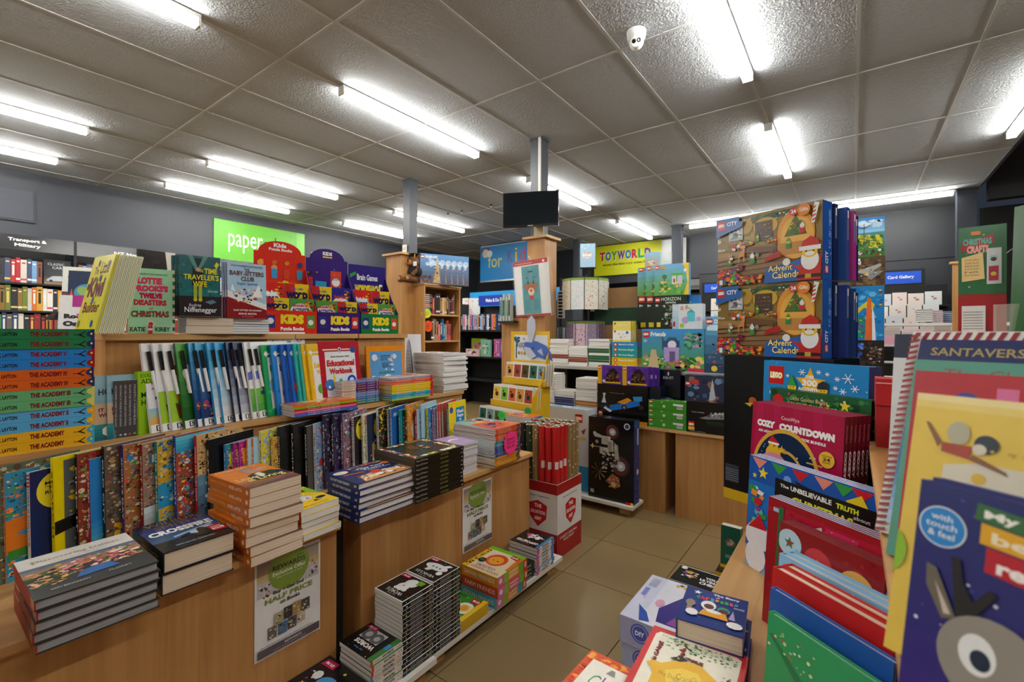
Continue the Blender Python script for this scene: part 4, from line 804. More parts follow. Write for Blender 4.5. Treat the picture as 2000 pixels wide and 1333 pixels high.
for k in range(3):
    O, w_, h_ = onX(250, 337, -2.05, -14, 527, ZT); O = O-nrm(-14)*.017*k
    r = book('book', 'mint green novel about twelve Christmas disasters'+(', facing front' if k == 0 else ', %s copy behind the front one' % ORD[k]), 'book', 'mint green Christmas novels', stand(O-nrm(-14)*.016, -14, 3), w_, h_, .016, 'a6dcb4', lottie if k == 0 else None, stripes, 'a6dcb4', m=GLOSS)
    if k == 0: obj('striped_edge', MB().box((w_, 0, .0), (w_+.007, h_, .0155), '1f6a3f').art((w_, 0, .0157), (1, 0, 0), (0, 1, 0), .007, h_, stripes).m, GLOSS, r)
holder(V3((-2.05, atX(205, 650, -2.05).y, ZT)), -14, .05, 'clear acrylic stand between the yellow and mint books')
def ttw(a):
    a.g(0, .28, 1, .72, '1f6f72', '17595f', 4); a.s(80, 0, .3, 1, .68, ['1a6468', '237a7a', '155055'], .04, .1); a.r(0, 0, 1, .33, '2a2025'); a.p([(.3, .5), (.62, .5), (.56, .8), (.58, .96), (.34, .96), (.32, .8)], '17141a'); a.p([(.2, 1), (.32, 1), (.46, .78), (.4, .74)], '4f8f86'); a.p([(.58, 1), (.7, 1), (.48, .74), (.44, .78)], '4f8f86'); a.c(.45, .77, .06, 'c9a088', 10)
    a.r(.34, .28, .08, .24, 'a8b02c'); a.r(.46, .28, .08, .24, 'a8b02c'); a.c(.38, .27, .05, 'c9c02c', 8); a.c(.5, .27, .05, 'c9c02c', 8); a.p([(.6, .24), (.8, .28), (.9, .24), (.75, .2)], '5f8498')
    a.t('THE', .48, .73, .09, .05, 'e8dc1c', .01); a.t('TIME', .6, .71, .32, .09, 'e8dc1c', .03); a.t("TRAVELER'S", .1, .60, .86, .09, 'e8dc1c', .02); a.t('WIFE', .32, .49, .34, .09, 'e8dc1c', .02); a.t('LIFE OUT OF ORDER', .68, .4, .25, .03, 'd9e4e4'); a.t('Audrey', .22, .14, .3, .07, 'e4e4e8', .0); a.t('Niffenegger', .12, .04, .78, .11, 'f0f0f4', .01); a.p([(.85, .85), (.9, .92), (.97, .88), (.9, .8)], 'e8dc1c')
AUX = MB().box((0, 0, 0), (.25, .10, .006), 'c9c0b0')
for k in range(3):
    O, w_, h_ = onX(350, 431, -2.00, -12, 502, ZT+.065); O = V3((O.x, O.y-.009*k, O.z))-nrm(-12)*.024*(k)
    book('book', 'teal novel reading THE TIME TRAVELER\'S WIFE'+('' if k == 0 else ', %s copy behind the front one' % ORD[k]), 'book', 'teal novels', stand(O-nrm(-12)*.022, -12, 4), w_, h_, .022, '1a6066', ttw, lambda a: (a.t("THE TIME TRAVELER'S WIFE", .15, .3, .6, .4, 'e8dc1c'),), '1a6468')
yb = atX(365, 650, -1.985).y
stackb(2, (-2.012, atX(364, 650, -2.01).y, ZT), -10, .155, .17, .031, 'thick cream-edged novel lying flat', 'the pair under the teal novels', 'teal novels lying flat', col='1d2d30', pages=CREAM, jit=.002)
def baby(a):
    a.r(0, 0, 1, 1, 'a9cbe4'); a.p([(0, 0), (1, 0), (1, .2), (0, .38)], '8a1c1c'); a.p([(0, .38), (1, .16), (1, .26), (0, .5)], 'e4e8ec'); a.s(46, .1, .26, .8, .3, ['e8b06a', '2a2430', 'c93a3a', '3f5a9a', 'f0e8dc', '6a4a7a', '7a4a30'], .05, .11); a.p([(.62, .4), (.9, .38), (.8, .62)], 'eef2f4'); a.p([(.08, .5), (.2, .48), (.12, .62)], 'eef2f4')
    a.t('RAINA TELGEMEIER & GALE GALLIGAN', .1, .93, .8, .028, '2f5a9a', .02); a.t('THE', .42, .86, .15, .05, '6a4a50', .02); a.t('BABY-SITTERS', .06, .77, .88, .085, '6a4a50', .03); a.t('CLUB', .34, .67, .34, .085, '6a4a50', .03); a.t('Super Special', .24, .59, .52, .065, '1f6fb4', .01)
    a.t('BABY-SITTERS ON BOARD!', .14, .13, .72, .03, 'f0e0e0', .02); a.t('ANN M. MARTIN', .26, .065, .46, .035, 'f0e0e0', .02); a.r(.34, .02, .3, .025, 'c93a3a')
for k in range(3):
    O, w_, h_ = onX(445, 521, -1.985, -8, 516, ZT+.062); O = O-nrm(-8)*.013*k+V3((0, -.006*k, 0))
    book('book', 'pale blue comic novel with children on a ship'+('' if k == 0 else ', %s copy behind the front one' % ORD[k]), 'book', 'pale blue comic novels', stand(O-nrm(-8)*.012, -8, 4), w_, h_, .012, 'a9cbe4', baby, None, '7f6f9a')
stackb(6, (-2.0, atX(449, 650, -2.0).y, ZT), -6, .148, .2, .0098, 'white-edged novel lying flat', 'the pile under the comic novels', 'comic novels lying flat', col='1f3f7a', jit=.002)
# puzzle book display boxes
def brain(bg, t1, t2, c1, c2):
    def fn(a): a.r(0, 0, 1, 1, bg); a.c(.45, .66, .42, 'eef0f2', 18, .7); a.s(14, .6, .6, .4, .38, ['e8b92c', '3f9ad8', 'c93a2a', '5a3a28'], .08, .2); a.t(t1, .12, .76, .62, .08, c1, .05); a.t(t2, .1, .62, .7, .11, c2, .05)
    return fn
PB = [brain('2a2a8a', 'Brain Box', 'Word', 'c9304a', 'e8c81c'), brain('4f9a3f', 'BRAINBOX', 'ACTIVITY', 'c9304a', '5a2f7a'), brain('d9281f', 'Brain Box', 'WORD', 'fff', '1f2f6a'), brain('2a9ad0', 'Brain Box', 'Word', 'c9304a', 'e8c81c')]
def word(a): a.r(0, 0, 1, 1, 'e8c81c'); a.p([(0, 0), (.5, 0), (.4, 1), (0, 1)], '2a3a9a'); a.p([(0, .7), (.5, .6), (.4, 1), (0, 1)], 'c9281f'); a.t('BRAIN GAMES', .25, .87, .5, .05, '2a4a9a', .02); a.t('WORD', .05, .69, .9, .15, '1a2050', .1); a.t('SEARCH', .1, .52, .8, .14, '1a2050', .08)
def display_box(pxL, pxR, col, fcol, title, hd, lab, pyT, arch, k0):
    O, w_, h_ = onX(pxL, pxR, -2.075, -9, pyT, ZT); n = nrm(-9); M_ = stand(O, -9)
    r = empty('display_box', M_, lab, 'display box')
    D_ = .15
    def front(a):
        a.r(0, 0, 1, 1, fcol); a.r(.04, .25, .16, .55, '2a3a8a' if fcol != '1a3f9a' else '2a9ad0'); a.c(.12, .55, .06, 'e8e8e8', 12); a.t('KIDS', .3, .42, .44, .42, 'f0dc2c', .08); a.t('Puzzle Books', .3, .14, .44, .16, 'fff', .05); a.r(.8, .25, .15, .55, '4f9a3f' if col == 'd9301c' else 'd9482c'); a.c(.875, .5, .055, 'e8f0f0', 12)
    f1 = MB().box((0, 0, -.003), (w_, .105, 0), fcol); f1.art((0, 0, 0), (1, 0, 0), (0, 1, 0), w_, .105, front)
    obj('front_panel', f1, GLOSS, r)
    b = MB().box((0, 0, -D_), (w_, h_, -D_+.003), col); aa = b.art((0, 0, -D_+.003), (1, 0, 0), (0, 1, 0), w_, h_, hd)
    if arch: 
        ar = b.art((0, h_*.93, -D_+.0032), (1, 0, 0), (0, 1, 0), w_, h_*.35); ar.z = 0
        m0 = len(b.v); pts = [(w_*(.5+.42*math.cos(math.pi*i/14)), h_+.055*math.sin(math.pi*i/14)) for i in range(15)]
        b.v += [(x, y, -D_+.003) for x, y in pts]+[(x, y, -D_) for x, y in pts]
        b.f.append(tuple(range(m0, m0+15))); b.c.append(col); b.f.append(tuple(reversed(range(m0+15, m0+30)))); b.c.append(col)
        for i in range(14): b.f.append((m0+i+1, m0+i, m0+15+i, m0+16+i)); b.c.append(col)
        t1 = b.art((w_*.28, h_+.004, -D_+.003), (1, 0, 0), (0, 1, 0), w_*.45, .045); arch(t1)
    obj('back_panel', b, GLOSS, r)
    for x in (0, w_-.003):
        s_ = MB(); s_.v += [(x, 0, 0), (x, 0, -D_), (x, h_*.85, -D_), (x, .19, -.07), (x, .11, 0)]; s_.v += [(p[0]+.003, p[1], p[2]) for p in s_.v[:5]]
        s_.f += [(0, 1, 2, 3, 4), (9, 8, 7, 6, 5)]+[(i, (i+1) % 5+0, (i+1) % 5+5, i+5)[::-1] for i in range(5)]; s_.c += [col]*7
        obj('side_panel', s_, GLOSS, r)
    obj('base', MB().box((.003, 0, -D_), (w_-.003, .003, -.003), col), GLOSS, r)
    q = 0
    for tier in range(2):
        for j in range(2):
            for z in range(3):
                bw_ = w_*.48; y0 = .012+.038*tier; zz = -.012-.006*z-.065*tier-.02
                O3 = M_ @ V3((w_*.015+j*w_*.49, .003+.0, zz)); hh = .16+.075*tier
                fn = word if (k0+tier+j) % 2 == 0 else PB[(k0+j+tier*2) % 4]
                book('puzzle_book', 'puzzle book in %s row of the %s box, %s side, %s' % (('front', 'back')[tier], {'d9301c': 'red', '3a1f78': 'purple', '1f7a3f': 'green'}[fcol if fcol in ('d9301c', '1f7a3f') else '3a1f78'], ('left', 'right')[j], ('facing front', 'second copy', 'third copy')[z]), 'book', 'puzzle books in display boxes', stand(O3, -9, 0), bw_, hh, .005, 'c9c9c9', fn if z == 0 else None)
    return r
def kidpic(a):
    a.g(0, 0, 1, 1, 'e0441c', 'd9301c', 3); a.s(60, .0, .4, 1, .28, ['e8cf2c', 'f0dc3c', 'e8b92c'], .08, .2); a.s(30, .35, .36, .65, .16, ['2f6fd0', '5a3ab0', '4fa03f', 'd9301c'], .08, .2)
    for i, x in enumerate((.12, .38, .62, .88)): a.c(x, .86-.05*(i % 3), .06, ['e8a07a', 'e89a5a', 'e8a070', '6a3a22'][i], 16); a.p([(x-.05, .68), (x+.05, .68), (x+.06, .8), (x-.06, .8)], ['7fb4dc', '3f9ad0', 'd94a2a', '2f8fb4'][i]); a.s(5, x-.07, .84, .14, .1, ['e8b02c', 'c9702c', 'd98a2c', '1f3f8a'][i:i+1], .05, .1)
display_box(515, 619, 'd9301c', 'd9301c', 'KIDS', kidpic, 'red cardboard display box reading KIDS Puzzle Books', 488, lambda a: (a.t('Kids', .2, .45, .55, .45, 'f4f0f0', .05), a.t('Puzzle Books', .0, .08, 1, .3, 'f4f0f0', .04)), 0)
def purp(a): a.r(0, 0, 1, 1, '3a1f78'); a.r(.22, .5, .26, .2, '2a9ad0'); a.t('Word', .25, .54, .2, .06, 'e8c81c', .04); a.r(.58, .55, .26, .3, 'd9482c'); a.c(.71, .7, .1, 'eef0f2', 18); a.t('ACTIVITY', .62, .72, .18, .03, '3a2a7a', .02); a.c(.1, .8, .05, '3a2218', 10); a.p([(.05, .6), (.16, .6), (.15, .75), (.06, .75)], 'c9302a'); a.s(14, .02, .4, .96, .56, ['e8b92c', 'c93a2a', '3f9ad8'], .02, .04)
display_box(620, 703, '3a1f78', '1a3f9a' if False else '3a1f78', 'KIDS', purp, 'purple cardboard display box reading KIDS Puzzle Books', 502, lambda a: (a.t('KIDS', .25, .35, .5, .42, 'f4f0f0', .06), a.r(.25, .08, .5, .16, 'e8cf2c')), 1)
def navyb(a): a.r(0, 0, 1, 1, '2f1f7a'); a.t('Brain Games', .22, .78, .56, .09, 'f0f0f4', .03); a.t('WORDSEARCH!', .16, .58, .7, .14, 'f0dc2c', .07); a.t('PUZZLE BOOK', .25, .46, .46, .07, 'f0f0f4', .04); a.c(.45, .28, .12, 'e8b81c', 16); a.r(.03, .5, .18, .14, 'd9286a'); a.s(8, .8, .3, .18, .5, ['c9302a', 'e8e8f0', '3f9ad8'], .06, .12); a.p([(.02, .8), (.2, .86), (.18, .9), (.04, .86)], '3f9a3f')
display_box(705, 778, '2f1f7a', '1f7a3f', 'KIDS', navyb, 'navy and green display box for word search books', 515, None, 0)
for k in range(2): carton('book_box', ('dark teal boxed set behind the green display box', 'second dark teal boxed set behind the display boxes')[k], 'box', 'dark teal boxed sets', stand((-2.36, 1.70-.1*k, ZT), 0), .095, .235, .06, '143a52', lambda a: (a.r(0, 0, 1, 1, '16405a'), a.s(20, .1, .1, .8, .8, ['0f2a3f', '2f6a8a'], .08, .2)))

# ================================================ FLOOR PLINTH BOOKS
ZP = ZF
def dots(n=26): 
    return lambda a: a.s(n, .02, .02, .96, .96, ['e8e8e8', 'e8cf2c', '3f9ad8', 'c93a6a', '4fae4f'], .018, .035)
def pricetag(a, t_='$7.98'): a.p([(.66, .04), (.92, .06), (.94, .2), (.64, .18)], 'c01f5a'); a.t(t_, .7, .09, .19, .06, 'fff', .03)
def wordsb(a):
    a.r(0, 0, 1, 1, 'e4e4e4'); a.r(.03, .03, .94, .94, '141416'); dots()(a); a.c(.5, .52, .17, 'eeeeee', 20); a.c(.42, .3, .19, 'eeeeee', 20, .9); a.c(.36, .62, .06, 'eeeeee'); a.c(.62, .64, .06, 'eeeeee'); a.c(.52, .48, .03, 'c93a6a', 4); a.p([(.12, .1), (.34, .08), (.3, .3), (.14, .26)], '6fae2f'); a.t('WORDS', .24, .74, .52, .12, 'eeeeee', -.0); a.t('my first', .36, .88, .28, .05, 'eeeeee', -.01); pricetag(a)
def vehb(a):
    a.r(0, 0, 1, 1, 'e4e4e4'); a.r(.03, .03, .94, .94, '141416'); dots()(a); a.c(.48, .38, .36, 'eeeeee', 20, .42, .3); a.p([(.3, .38), (.5, .38), (.24, .12), (.12, .14)], 'eeeeee'); a.p([(.4, .4), (.62, .4), (.7, .64), (.58, .66)], 'eeeeee'); [a.c(.35+.12*k, .4, .035, '5a6f9a', 10) for k in range(3)]; a.c(.2, .6, .09, 'eeeeee', 9); a.t('VEHICLES', .18, .76, .64, .1, 'eeeeee', -.0); a.t('my first', .36, .89, .28, .05, 'eeeeee', -.01); pricetag(a)
def bspine(t1, i):
    return lambda a: (a.r(0, 0, 1, .1, 'd9d9dc'), a.t(t1, .25, .25, .4, .5, '8a8a90'), a.c(.12, .5, .018, ['3f9ad8', 'e8cf2c', '3f9ad8', 'e8e8e8'][i % 4], 8), a.c(.78, .5, .018, ['c93a2a', 'e8cf2c', '4fae4f'][i % 3], 8), a.t('BABY TOWN', .86, .3, .1, .4, 'a8a8a8'))
def fullstack(n, Y, X, h_, w_, t_, **kw): return flatspine2(n, Y, X, h_, w_, t_, **kw)
YA = atX(788, 650, -1.205).y
sp_ = [(i % 4, dict(col='16161a', scol='131316', spine=bspine('MY FIRST WORDS BOOK', i)), 'small black board book about words') for i in range(17)]
fullstack(17, YA, -1.205, .138, .147, .0147, lab='', place='the nearer tall black stack', grp='black word board books', z=ZP, specs=sp_, front=wordsb, name='board_book', jit=.0015)
sp_ = [(i % 4, dict(col='16161a', scol='131316', spine=bspine('MY FIRST VEHICLES', i+2)), 'small black board book about vehicles') for i in range(17)]
fullstack(17, YA+.141, -1.205, .138, .147, .0149, lab='', place='the second tall black stack', grp='black vehicle board books', z=ZP, specs=sp_, front=vehb, name='board_book', jit=.0015)
def zeb(a): a.r(0, 0, 1, 1, '141416'); dots(16)(a); a.r(.3, .12, .55, .42, 'd9d9dc'); a.c(.44, .36, .15, '6a6f78', 20); a.c(.7, .34, .16, '6a6f78', 20); a.c(.44, .36, .07, 'c9c9cc', 14); a.c(.7, .34, .08, 'c9c9cc', 14); a.r(0, 0, .12, 1, '3f8a3f'); a.r(.02, .3, .1, .2, '3f9ad8'); a.t('WORDS', .24, .6, .56, .16, 'f0f0f0', .05); a.t('my first', .4, .82, .26, .08, '3f9ad8', .02); pricetag(a)
tt = ['OPPOSITES', 'OPPOSITES', 'OPPOSITES', 'WORDS', 'COLOURS', 'WORDS', 'WORDS', 'WORDS']
sp_ = [(t_, dict(col='141416', scol='dfd9d4', spine=lambda a, t_=t_, i=i: (a.r(0, 0, .07, 1, ['3f9ad8', 'c93a2a'][i % 2]), a.t('my first', .12, .3, .18, .4, '8a8a90'), a.t(t_, .36, .25, .36, .5, '1a1a1a', .03), a.c(.85, .5, .02, 'd96a6a', 6), a.c(.93, .5, .02, '5aa0d8', 6))), 'thick board book with white spine reading '+t_) for i, t_ in enumerate(tt)]
fullstack(8, atX(727, 650, -1.205).y, -1.205, .125, .165, .0155, lab='', place='the white-spined stack', grp='white-spined board books', z=ZP, specs=sp_, front=zeb, name='board_book')
def bed(a): a.r(0, 0, 1, 1, '131318'); a.s(14, .02, .02, .96, .96, ['e8cf2c', 'e8e8e8', '6a4a8a'], .03, .06); a.c(.45, .42, .2, '3f9ad8', 18, .8); a.c(.75, .36, .09, 'e4e4e8', 8); a.star(.8, .6, .05, 'e8b02c'); a.star(.25, .3, .05, 'e8b02c'); a.t('bedtime', .3, .8, .46, .1, 'e8e8e8', .02); pricetag(a, '$9.98')
fullstack(5, atX(727, 650, -1.205).y-.215, -1.205, .205, .2, .014, lab='large black bedtime board book', place='the low nearest stack', grp='black bedtime board books', z=ZP, col='131318', scol='131318', front=bed, name='board_book')
def flo(a): a.r(0, 0, 1, 1, '2f8a2f'); a.s(40, 0, 0, 1, 1, ['246f24', '4fae3f', '1a5a1a'], .08, .2); a.c(.35, .55, .26, 'eeeeee', 14); a.c(.35, .55, .17, 'e8cf6a', 16); a.c(.35, .55, .12, 'e8a02c', 14); a.r(0, 0, .16, 1, 'e8c21c'); a.p([(.14, .1), (.44, .06), (.42, .26), (.16, .3)], 'c01f3a'); a.t('$7.98', .18, .12, .2, .1, 'fff', .03)
fullstack(3, YA+.285, -1.205, .16, .15, .015, lab='small green daisy board book', place='the low stack beside the boxes', grp='green daisy board books', z=ZP, col='2f7a2f', scol='d9b01c', front=flo, name='board_book')
# friends boxes
def lion(a):
    a.r(0, 0, 1, 1, 'ead9b4'); a.r(0, 0, 1, .12, '6fbf1f'); a.r(.86, .12, .14, .88, 'e8b41c'); a.s(40, .86, .12, .14, .8, ['222'], .03, .05); a.p([(.0, .12), (.12, .12), (.06, .7), (0, .7)], 'd9781f'); a.c(.48, .46, .26, 'd9481f', 22); a.c(.48, .48, .18, 'eda02c', 20); a.c(.42, .5, .02, '222', 8); a.c(.54, .5, .02, '222', 8); a.t('SAFARI FRIENDS', .06, .88, .76, .07, 'c9601c', .01); a.t('COLOURS', .24, .76, .5, .09, '7a4a8a', .01)
    a.c(.76, .62, .1, '131313', 18); a.t('10 BOOKS', .69, .6, .14, .03, '6fbf1f'); a.p([(.06, .14), (.28, .1), (.3, .22), (.1, .26)], 'c01f3a'); a.t('$9.98', .11, .15, .15, .06, 'fff', .03)
for i, (t_, c1, c2) in enumerate((('OCEAN FRIENDS', '3fa0b0', 'd98a2c'), ('FARM FRIENDS', 'b8401f', 'd9508a'), ('SAFARI FRIENDS', 'c98a1f', 'e0a02c'))):
    mb = MB().box((0, 0, 0), (.2, .218, .0425), c1)
    mw = fr((-1.392+.005*(i == 1), atX(972, 650, -1.19).y+.003*i, ZP+.0432*i), V3((1, 0, 0)), V3((0, 1, 0)), _Z)
    mb.art((0, 0, 0), (1, 0, 0), (0, 0, 1), .2, .0425, lambda a: a.t(t_, .08, .3, .84, .42, 'f0e0d0', .0))
    def sidef(a, t_=t_, c1=c1, c2=c2): a.r(0, 0, .22, 1, 'd9709a'); a.c(.1, .5, .05, 'eee', 10); a.r(.22, 0, .13, 1, '8ac02c'); a.r(.35, 0, .35, 1, c2); a.t(t_.split()[0], .38, .55, .28, .25, 'f4e8c8', .02); a.t('FRIENDS', .38, .18, .28, .25, 'f4e8c8', .02); a.r(.7, 0, .16, 1, '6faf2f' if i else '2f9ab0'); a.r(.86, 0, .14, 1, 'b83a1c'); a.r(.9, .2, .06, .6, 'e0c0a0')
    mb.art((.2, 0, 0), (0, 1, 0), (0, 0, 1), .218, .0425, sidef)
    if i == 2: mb.art((.2, .218, .0425), (-1, 0, 0), (0, -1, 0), .2, .218, lion)
    tag(obj('book_box', mb, GLOSS, None, mw), 'boxed board book set reading %s, %s of three' % (t_, nth(i, 3)), 'box', 'animal friends book boxes')
def opp(a): a.r(0, 0, 1, 1, '141416'); dots(16)(a); a.c(.62, .3, .17, 'c95a8a', 16, .7); a.s(24, .1, .08, .6, .5, ['eeeeee', '222226', 'eeeeee'], .12, .24); a.t('OPPOSITES', .12, .68, .76, .15, 'f0f0f0', .04); a.t('my first', .34, .87, .3, .07, 'c95a8a', .02); a.r(0, 0, .08, 1, '3f8ac4')
sp_ = [(0, dict(col='141416', scol='dfd9d4', spine=lambda a: (a.r(0, 0, .14, 1, 'c95a8a'), a.t('OPPOSITES', .3, .25, .36, .5, '1a1a1a', .03), a.r(.84, 0, .14, 1, '4f7fc4'))), 'white-spined cow picture board book') for i in range(8)]
fullstack(8, atX(1050, 650, -1.205).y, -1.205, .155, .162, .0155, lab='', place='the farthest plinth stack', grp='cow picture board books', z=ZP, specs=sp_, front=opp, name='board_book')
fullstack(4, atX(1050, 650, -1.205).y-.105, -1.215, .1, .13, .018, lab='small black board book', place='the short stack behind the friends boxes', grp='small black board books', z=ZP, col='141416', scol='17171a', name='board_book', spine=lambda a: a.t('words', .3, .3, .4, .4, 'c9c9c9'))

# ================================================ WRAPPING PAPER BIN
def band(lo, hi): pass
r = empty('wrap_bin', (-1.555, 2.158, 0), 'white and red cardboard bin with a red shield, full of wrapping paper', 'bin')
W1, H1 = .272, .405
def shield(a, x, y, w_, h_):
    a.p([(x, y+h_*.85), (x+w_*.5, y+h_), (x+w_, y+h_*.85), (x+w_*.95, y+h_*.35), (x+w_*.5, y), (x+w_*.05, y+h_*.35)], 'b5121b')
    for i, t_ in enumerate(('THE', 'SALVATION', 'ARMY')): a.t(t_, x+w_*(.3 if i != 1 else .1), y+h_*(.72-.24*i), w_*(.4 if i != 1 else .8), h_*.14, 'f0e8e8', .03)
def binf(a):
    a.r(0, 0, 1, 1, 'd9d6d4'); a.r(0, 0, 1, .33, '9e0d16'); a.r(0, .86, 1, .14, '9e0d16'); shield(a, .32, .38, .44, .36); a.t('CHARITY CHRISTMAS', .1, .25, .7, .035, 'e8d9d9'); a.t('ROLLWRAP', .25, .2, .42, .035, 'e8d9d9'); a.t('supporting our programmes', .2, .79, .6, .02, '3a3a3a')
for nm, mb in (('front_panel', MB().box((0, 0, 0), (W1, .004, H1), 'd9d6d4')), ('back_panel', MB().box((0, W1-.004, 0), (W1, W1, H1), 'd9d6d4')), ('left_panel', MB().box((0, .004, 0), (.004, W1-.004, H1), 'd9d6d4')), ('right_panel', MB().box((W1-.004, .004, 0), (W1, W1-.004, H1), 'd9d6d4'))):
    if nm[0] == 'f': mb.art((0, 0, 0), (1, 0, 0), (0, 0, 1), W1, H1, binf)
    if nm[0] == 'r': mb.art((W1, 0, 0), (0, 1, 0), (0, 0, 1), W1, H1, binf)
    obj(nm, mb, PRINT, r)
obj('bottom', MB().box((.004, .004, 0), (W1-.004, W1-.004, .004), 'd9d6d4'), PRINT, r)
rr = .0215; kinds = []
def rollmesh(c, deco):
    mb = MB().tube((0, 0, 0), (0, 0, .70), rr*.96, c, 14, caps=False)
    g = random.Random(hash(c) % 99 if False else len(c)+ord(c[0]))
    if deco:
        for k in range(60):
            t = g.uniform(0, 6.28); z = g.uniform(.02, .68); s_ = .0045; q = rr*.985
            ps = [(q*math.cos(t+s_/q*u), q*math.sin(t+s_/q*u), z+s_*v) for u, v in ((-1, -1), (1, -.6), (.8, 1), (-.6, .8))]
            mb.poly(ps, deco)
    if c == 'c4141c':
        for zc in (.16, .40, .6):
            for k in range(9):
                t = 2.3*k/9-.5; q = rr*.985; mb.poly([(q*math.cos(t), q*math.sin(t), zc-.03*math.sin(k/8*3.14)), (q*math.cos(t+.22), q*math.sin(t+.22), zc-.03*math.sin(k/8*3.14)), (q*math.cos(t+.22), q*math.sin(t+.22), zc+.012-.03*math.sin(k/8*3.14)), (q*math.cos(t), q*math.sin(t), zc+.012-.03*math.sin(k/8*3.14))], '6a5a2a')
        for k in range(8):
            t = -1.9+1.6*k/8; q = rr*.99; mb.poly([(q*math.cos(t), q*math.sin(t), .47), (q*math.cos(t+.2), q*math.sin(t+.2), .47), (q*math.cos(t+.2), q*math.sin(t+.2), .51), (q*math.cos(t), q*math.sin(t), .51)], 'e8e0dc' if k > 2 else 'b5121b')
    n = 14; m0 = len(mb.v)
    for i in range(n):
        t = 6.2832*i/n
        mb.v += [(rr*.96*math.cos(t), rr*.96*math.sin(t), .70), (rr*.72*math.cos(t), rr*.72*math.sin(t), .70), (rr*.72*math.cos(t), rr*.72*math.sin(t), .60)]
    for i in range(n):
        j = (i+1) % n; mb.f.append((m0+3*i, m0+3*j, m0+3*j+1, m0+3*i+1)); mb.c.append('d9ccb8'); mb.f.append((m0+3*i+1, m0+3*j+1, m0+3*j+2, m0+3*i+2)); mb.c.append('8a7458')
    return mb.mesh('wrap_roll', PRINT)
RK = [('c4141c', None, 'red'), ('8f744a', 'e4dcd0', 'brown reindeer-print'), ('26402c', 'c9b08a', 'dark green'), ('c4141c', None, 'red'), ('141a30', 'c9c4b0', 'navy speckled')]
RM = {}
for i in range(6):
    for j in range(6):
        k = 0 if (i in (3, 4) and j < 2) or (i == 5 and j in (0, 1, 2)) else 1 if i in (2, 5) else 2 if i in (1, 4) else 3 if (i+j) % 3 == 0 else 4
        if i == 5 and j > 3: k = 1
        if j == 0: k = [4, 2, 1, 0, 0, 0][i]
        if i == 5: k = [0, 0, 0, 1, 1, 1][j]
        c, d, nm = RK[k]
        if c not in RM: RM[c] = rollmesh(c, d)
        o = bpy.data.objects.new('wrap_roll', RM[c]); COL.objects.link(o)
        o.matrix_basis = Matrix.Translation((-1.555+.0265+i*.0438, 2.158+.0265+j*.0438, .0045+rnd.uniform(0, .012))) @ Matrix.Rotation(rnd.uniform(0, 6.28) if k else 0, 4, 'Z')
        tag(o, '%s wrapping paper roll, %s from the left in the %s row of the bin' % (nm, ORD[i], ['front', 'second', 'third', 'fourth', 'fifth', 'back'][j]), 'wrapping paper', 'wrapping paper rolls in the bin')

# ================================================ ANIMAL CARD DISPLAY (yellow stepped stand)
EY = 2.62
pA = atY(925, 700, EY); 
def eugy(a):
    a.r(0, 0, 1, 1, 'ecc01c'); a.r(.05, 0, .9, .92, 'dfe2ea'); a.r(.09, .05, .03, .5, '16304a'); a.s(26, .02, .45, .2, .45, ['1f5a8a', '2f9ac4', '16406a', '4fae6a'], .05, .1)
    a.t('EUGY', .15, .44, .32, .2, '16181c', .14); a.t('EUGY', .16, .45, .3, .18, 'f2f2f2', .02); [a.c(.18+.085*k, .25, .035, ['a8903a', 'c9b04a', 'b0983a', 'a8884a'][k], 12) for k in range(4)]; a.c(.32, .78, .022, 'd96a6a', 10)
x0 = atY(964, 650, EY).x; x1 = atY(1052, 650, EY).x; wE = x1-x0
r = empty('card_display', stand((x0-.02, EY, .50), -100), 'yellow stepped cardboard display with a blue whale on its header', 'display')
hd = MB().box((0, 0, -.20), (wE, .74, -.197), 'ecc01c'); y0 = .47; hd.art((0.02, .53, -.197), (1, 0, 0), (0, 1, 0), wE-.02, .2, eugy)
obj('header', hd, PRINT, r)
wm = MB(); cx, cy = wE*.62, .62
wm.prism([(cx-.09, cy+.04), (cx+.03, cy+.05), (cx+.12, cy+.02), (cx+.17, cy-.03), (cx+.185, cy-.09), (cx+.16, cy-.075), (cx+.12, cy-.03), (cx+.11, cy-.075), (cx+.04, cy-.06), (cx-.02, cy-.08), (cx-.07, cy-.05), (cx-.1, cy)], -.19, -.187, '4a6fc4')
wm.prism([(cx-.095, cy+.01), (cx-.03, cy-.0), (cx+.03, cy-.055), (cx-.02, cy-.08), (cx-.07, cy-.05)], -.187, -.1865, 'c9ccdc'); wm.prism([(cx+.04, cy-.02), (cx+.08, cy-.0), (cx+.1, cy-.05), (cx+.07, cy-.04)], -.187, -.1865, 'b9bfdc'); wm.tube((cx-.0, cy, -.187), (cx, cy, -.186), .006, '111111', 8)
wm.prism([(cx-.04, cy+.04), (cx-.01, cy+.04), (cx+.02, cy+.13), (cx+.015, cy+.2), (cx-.02, cy+.235), (cx-.06, cy+.2), (cx-.065, cy+.12)], -.19, -.1865, 'c4c9dc')
obj('whale_cutout', wm, PRINT, r)
TR = [(.36, -.12, 0), (.20, -.02, -.03), (.05, .09, -.06)]
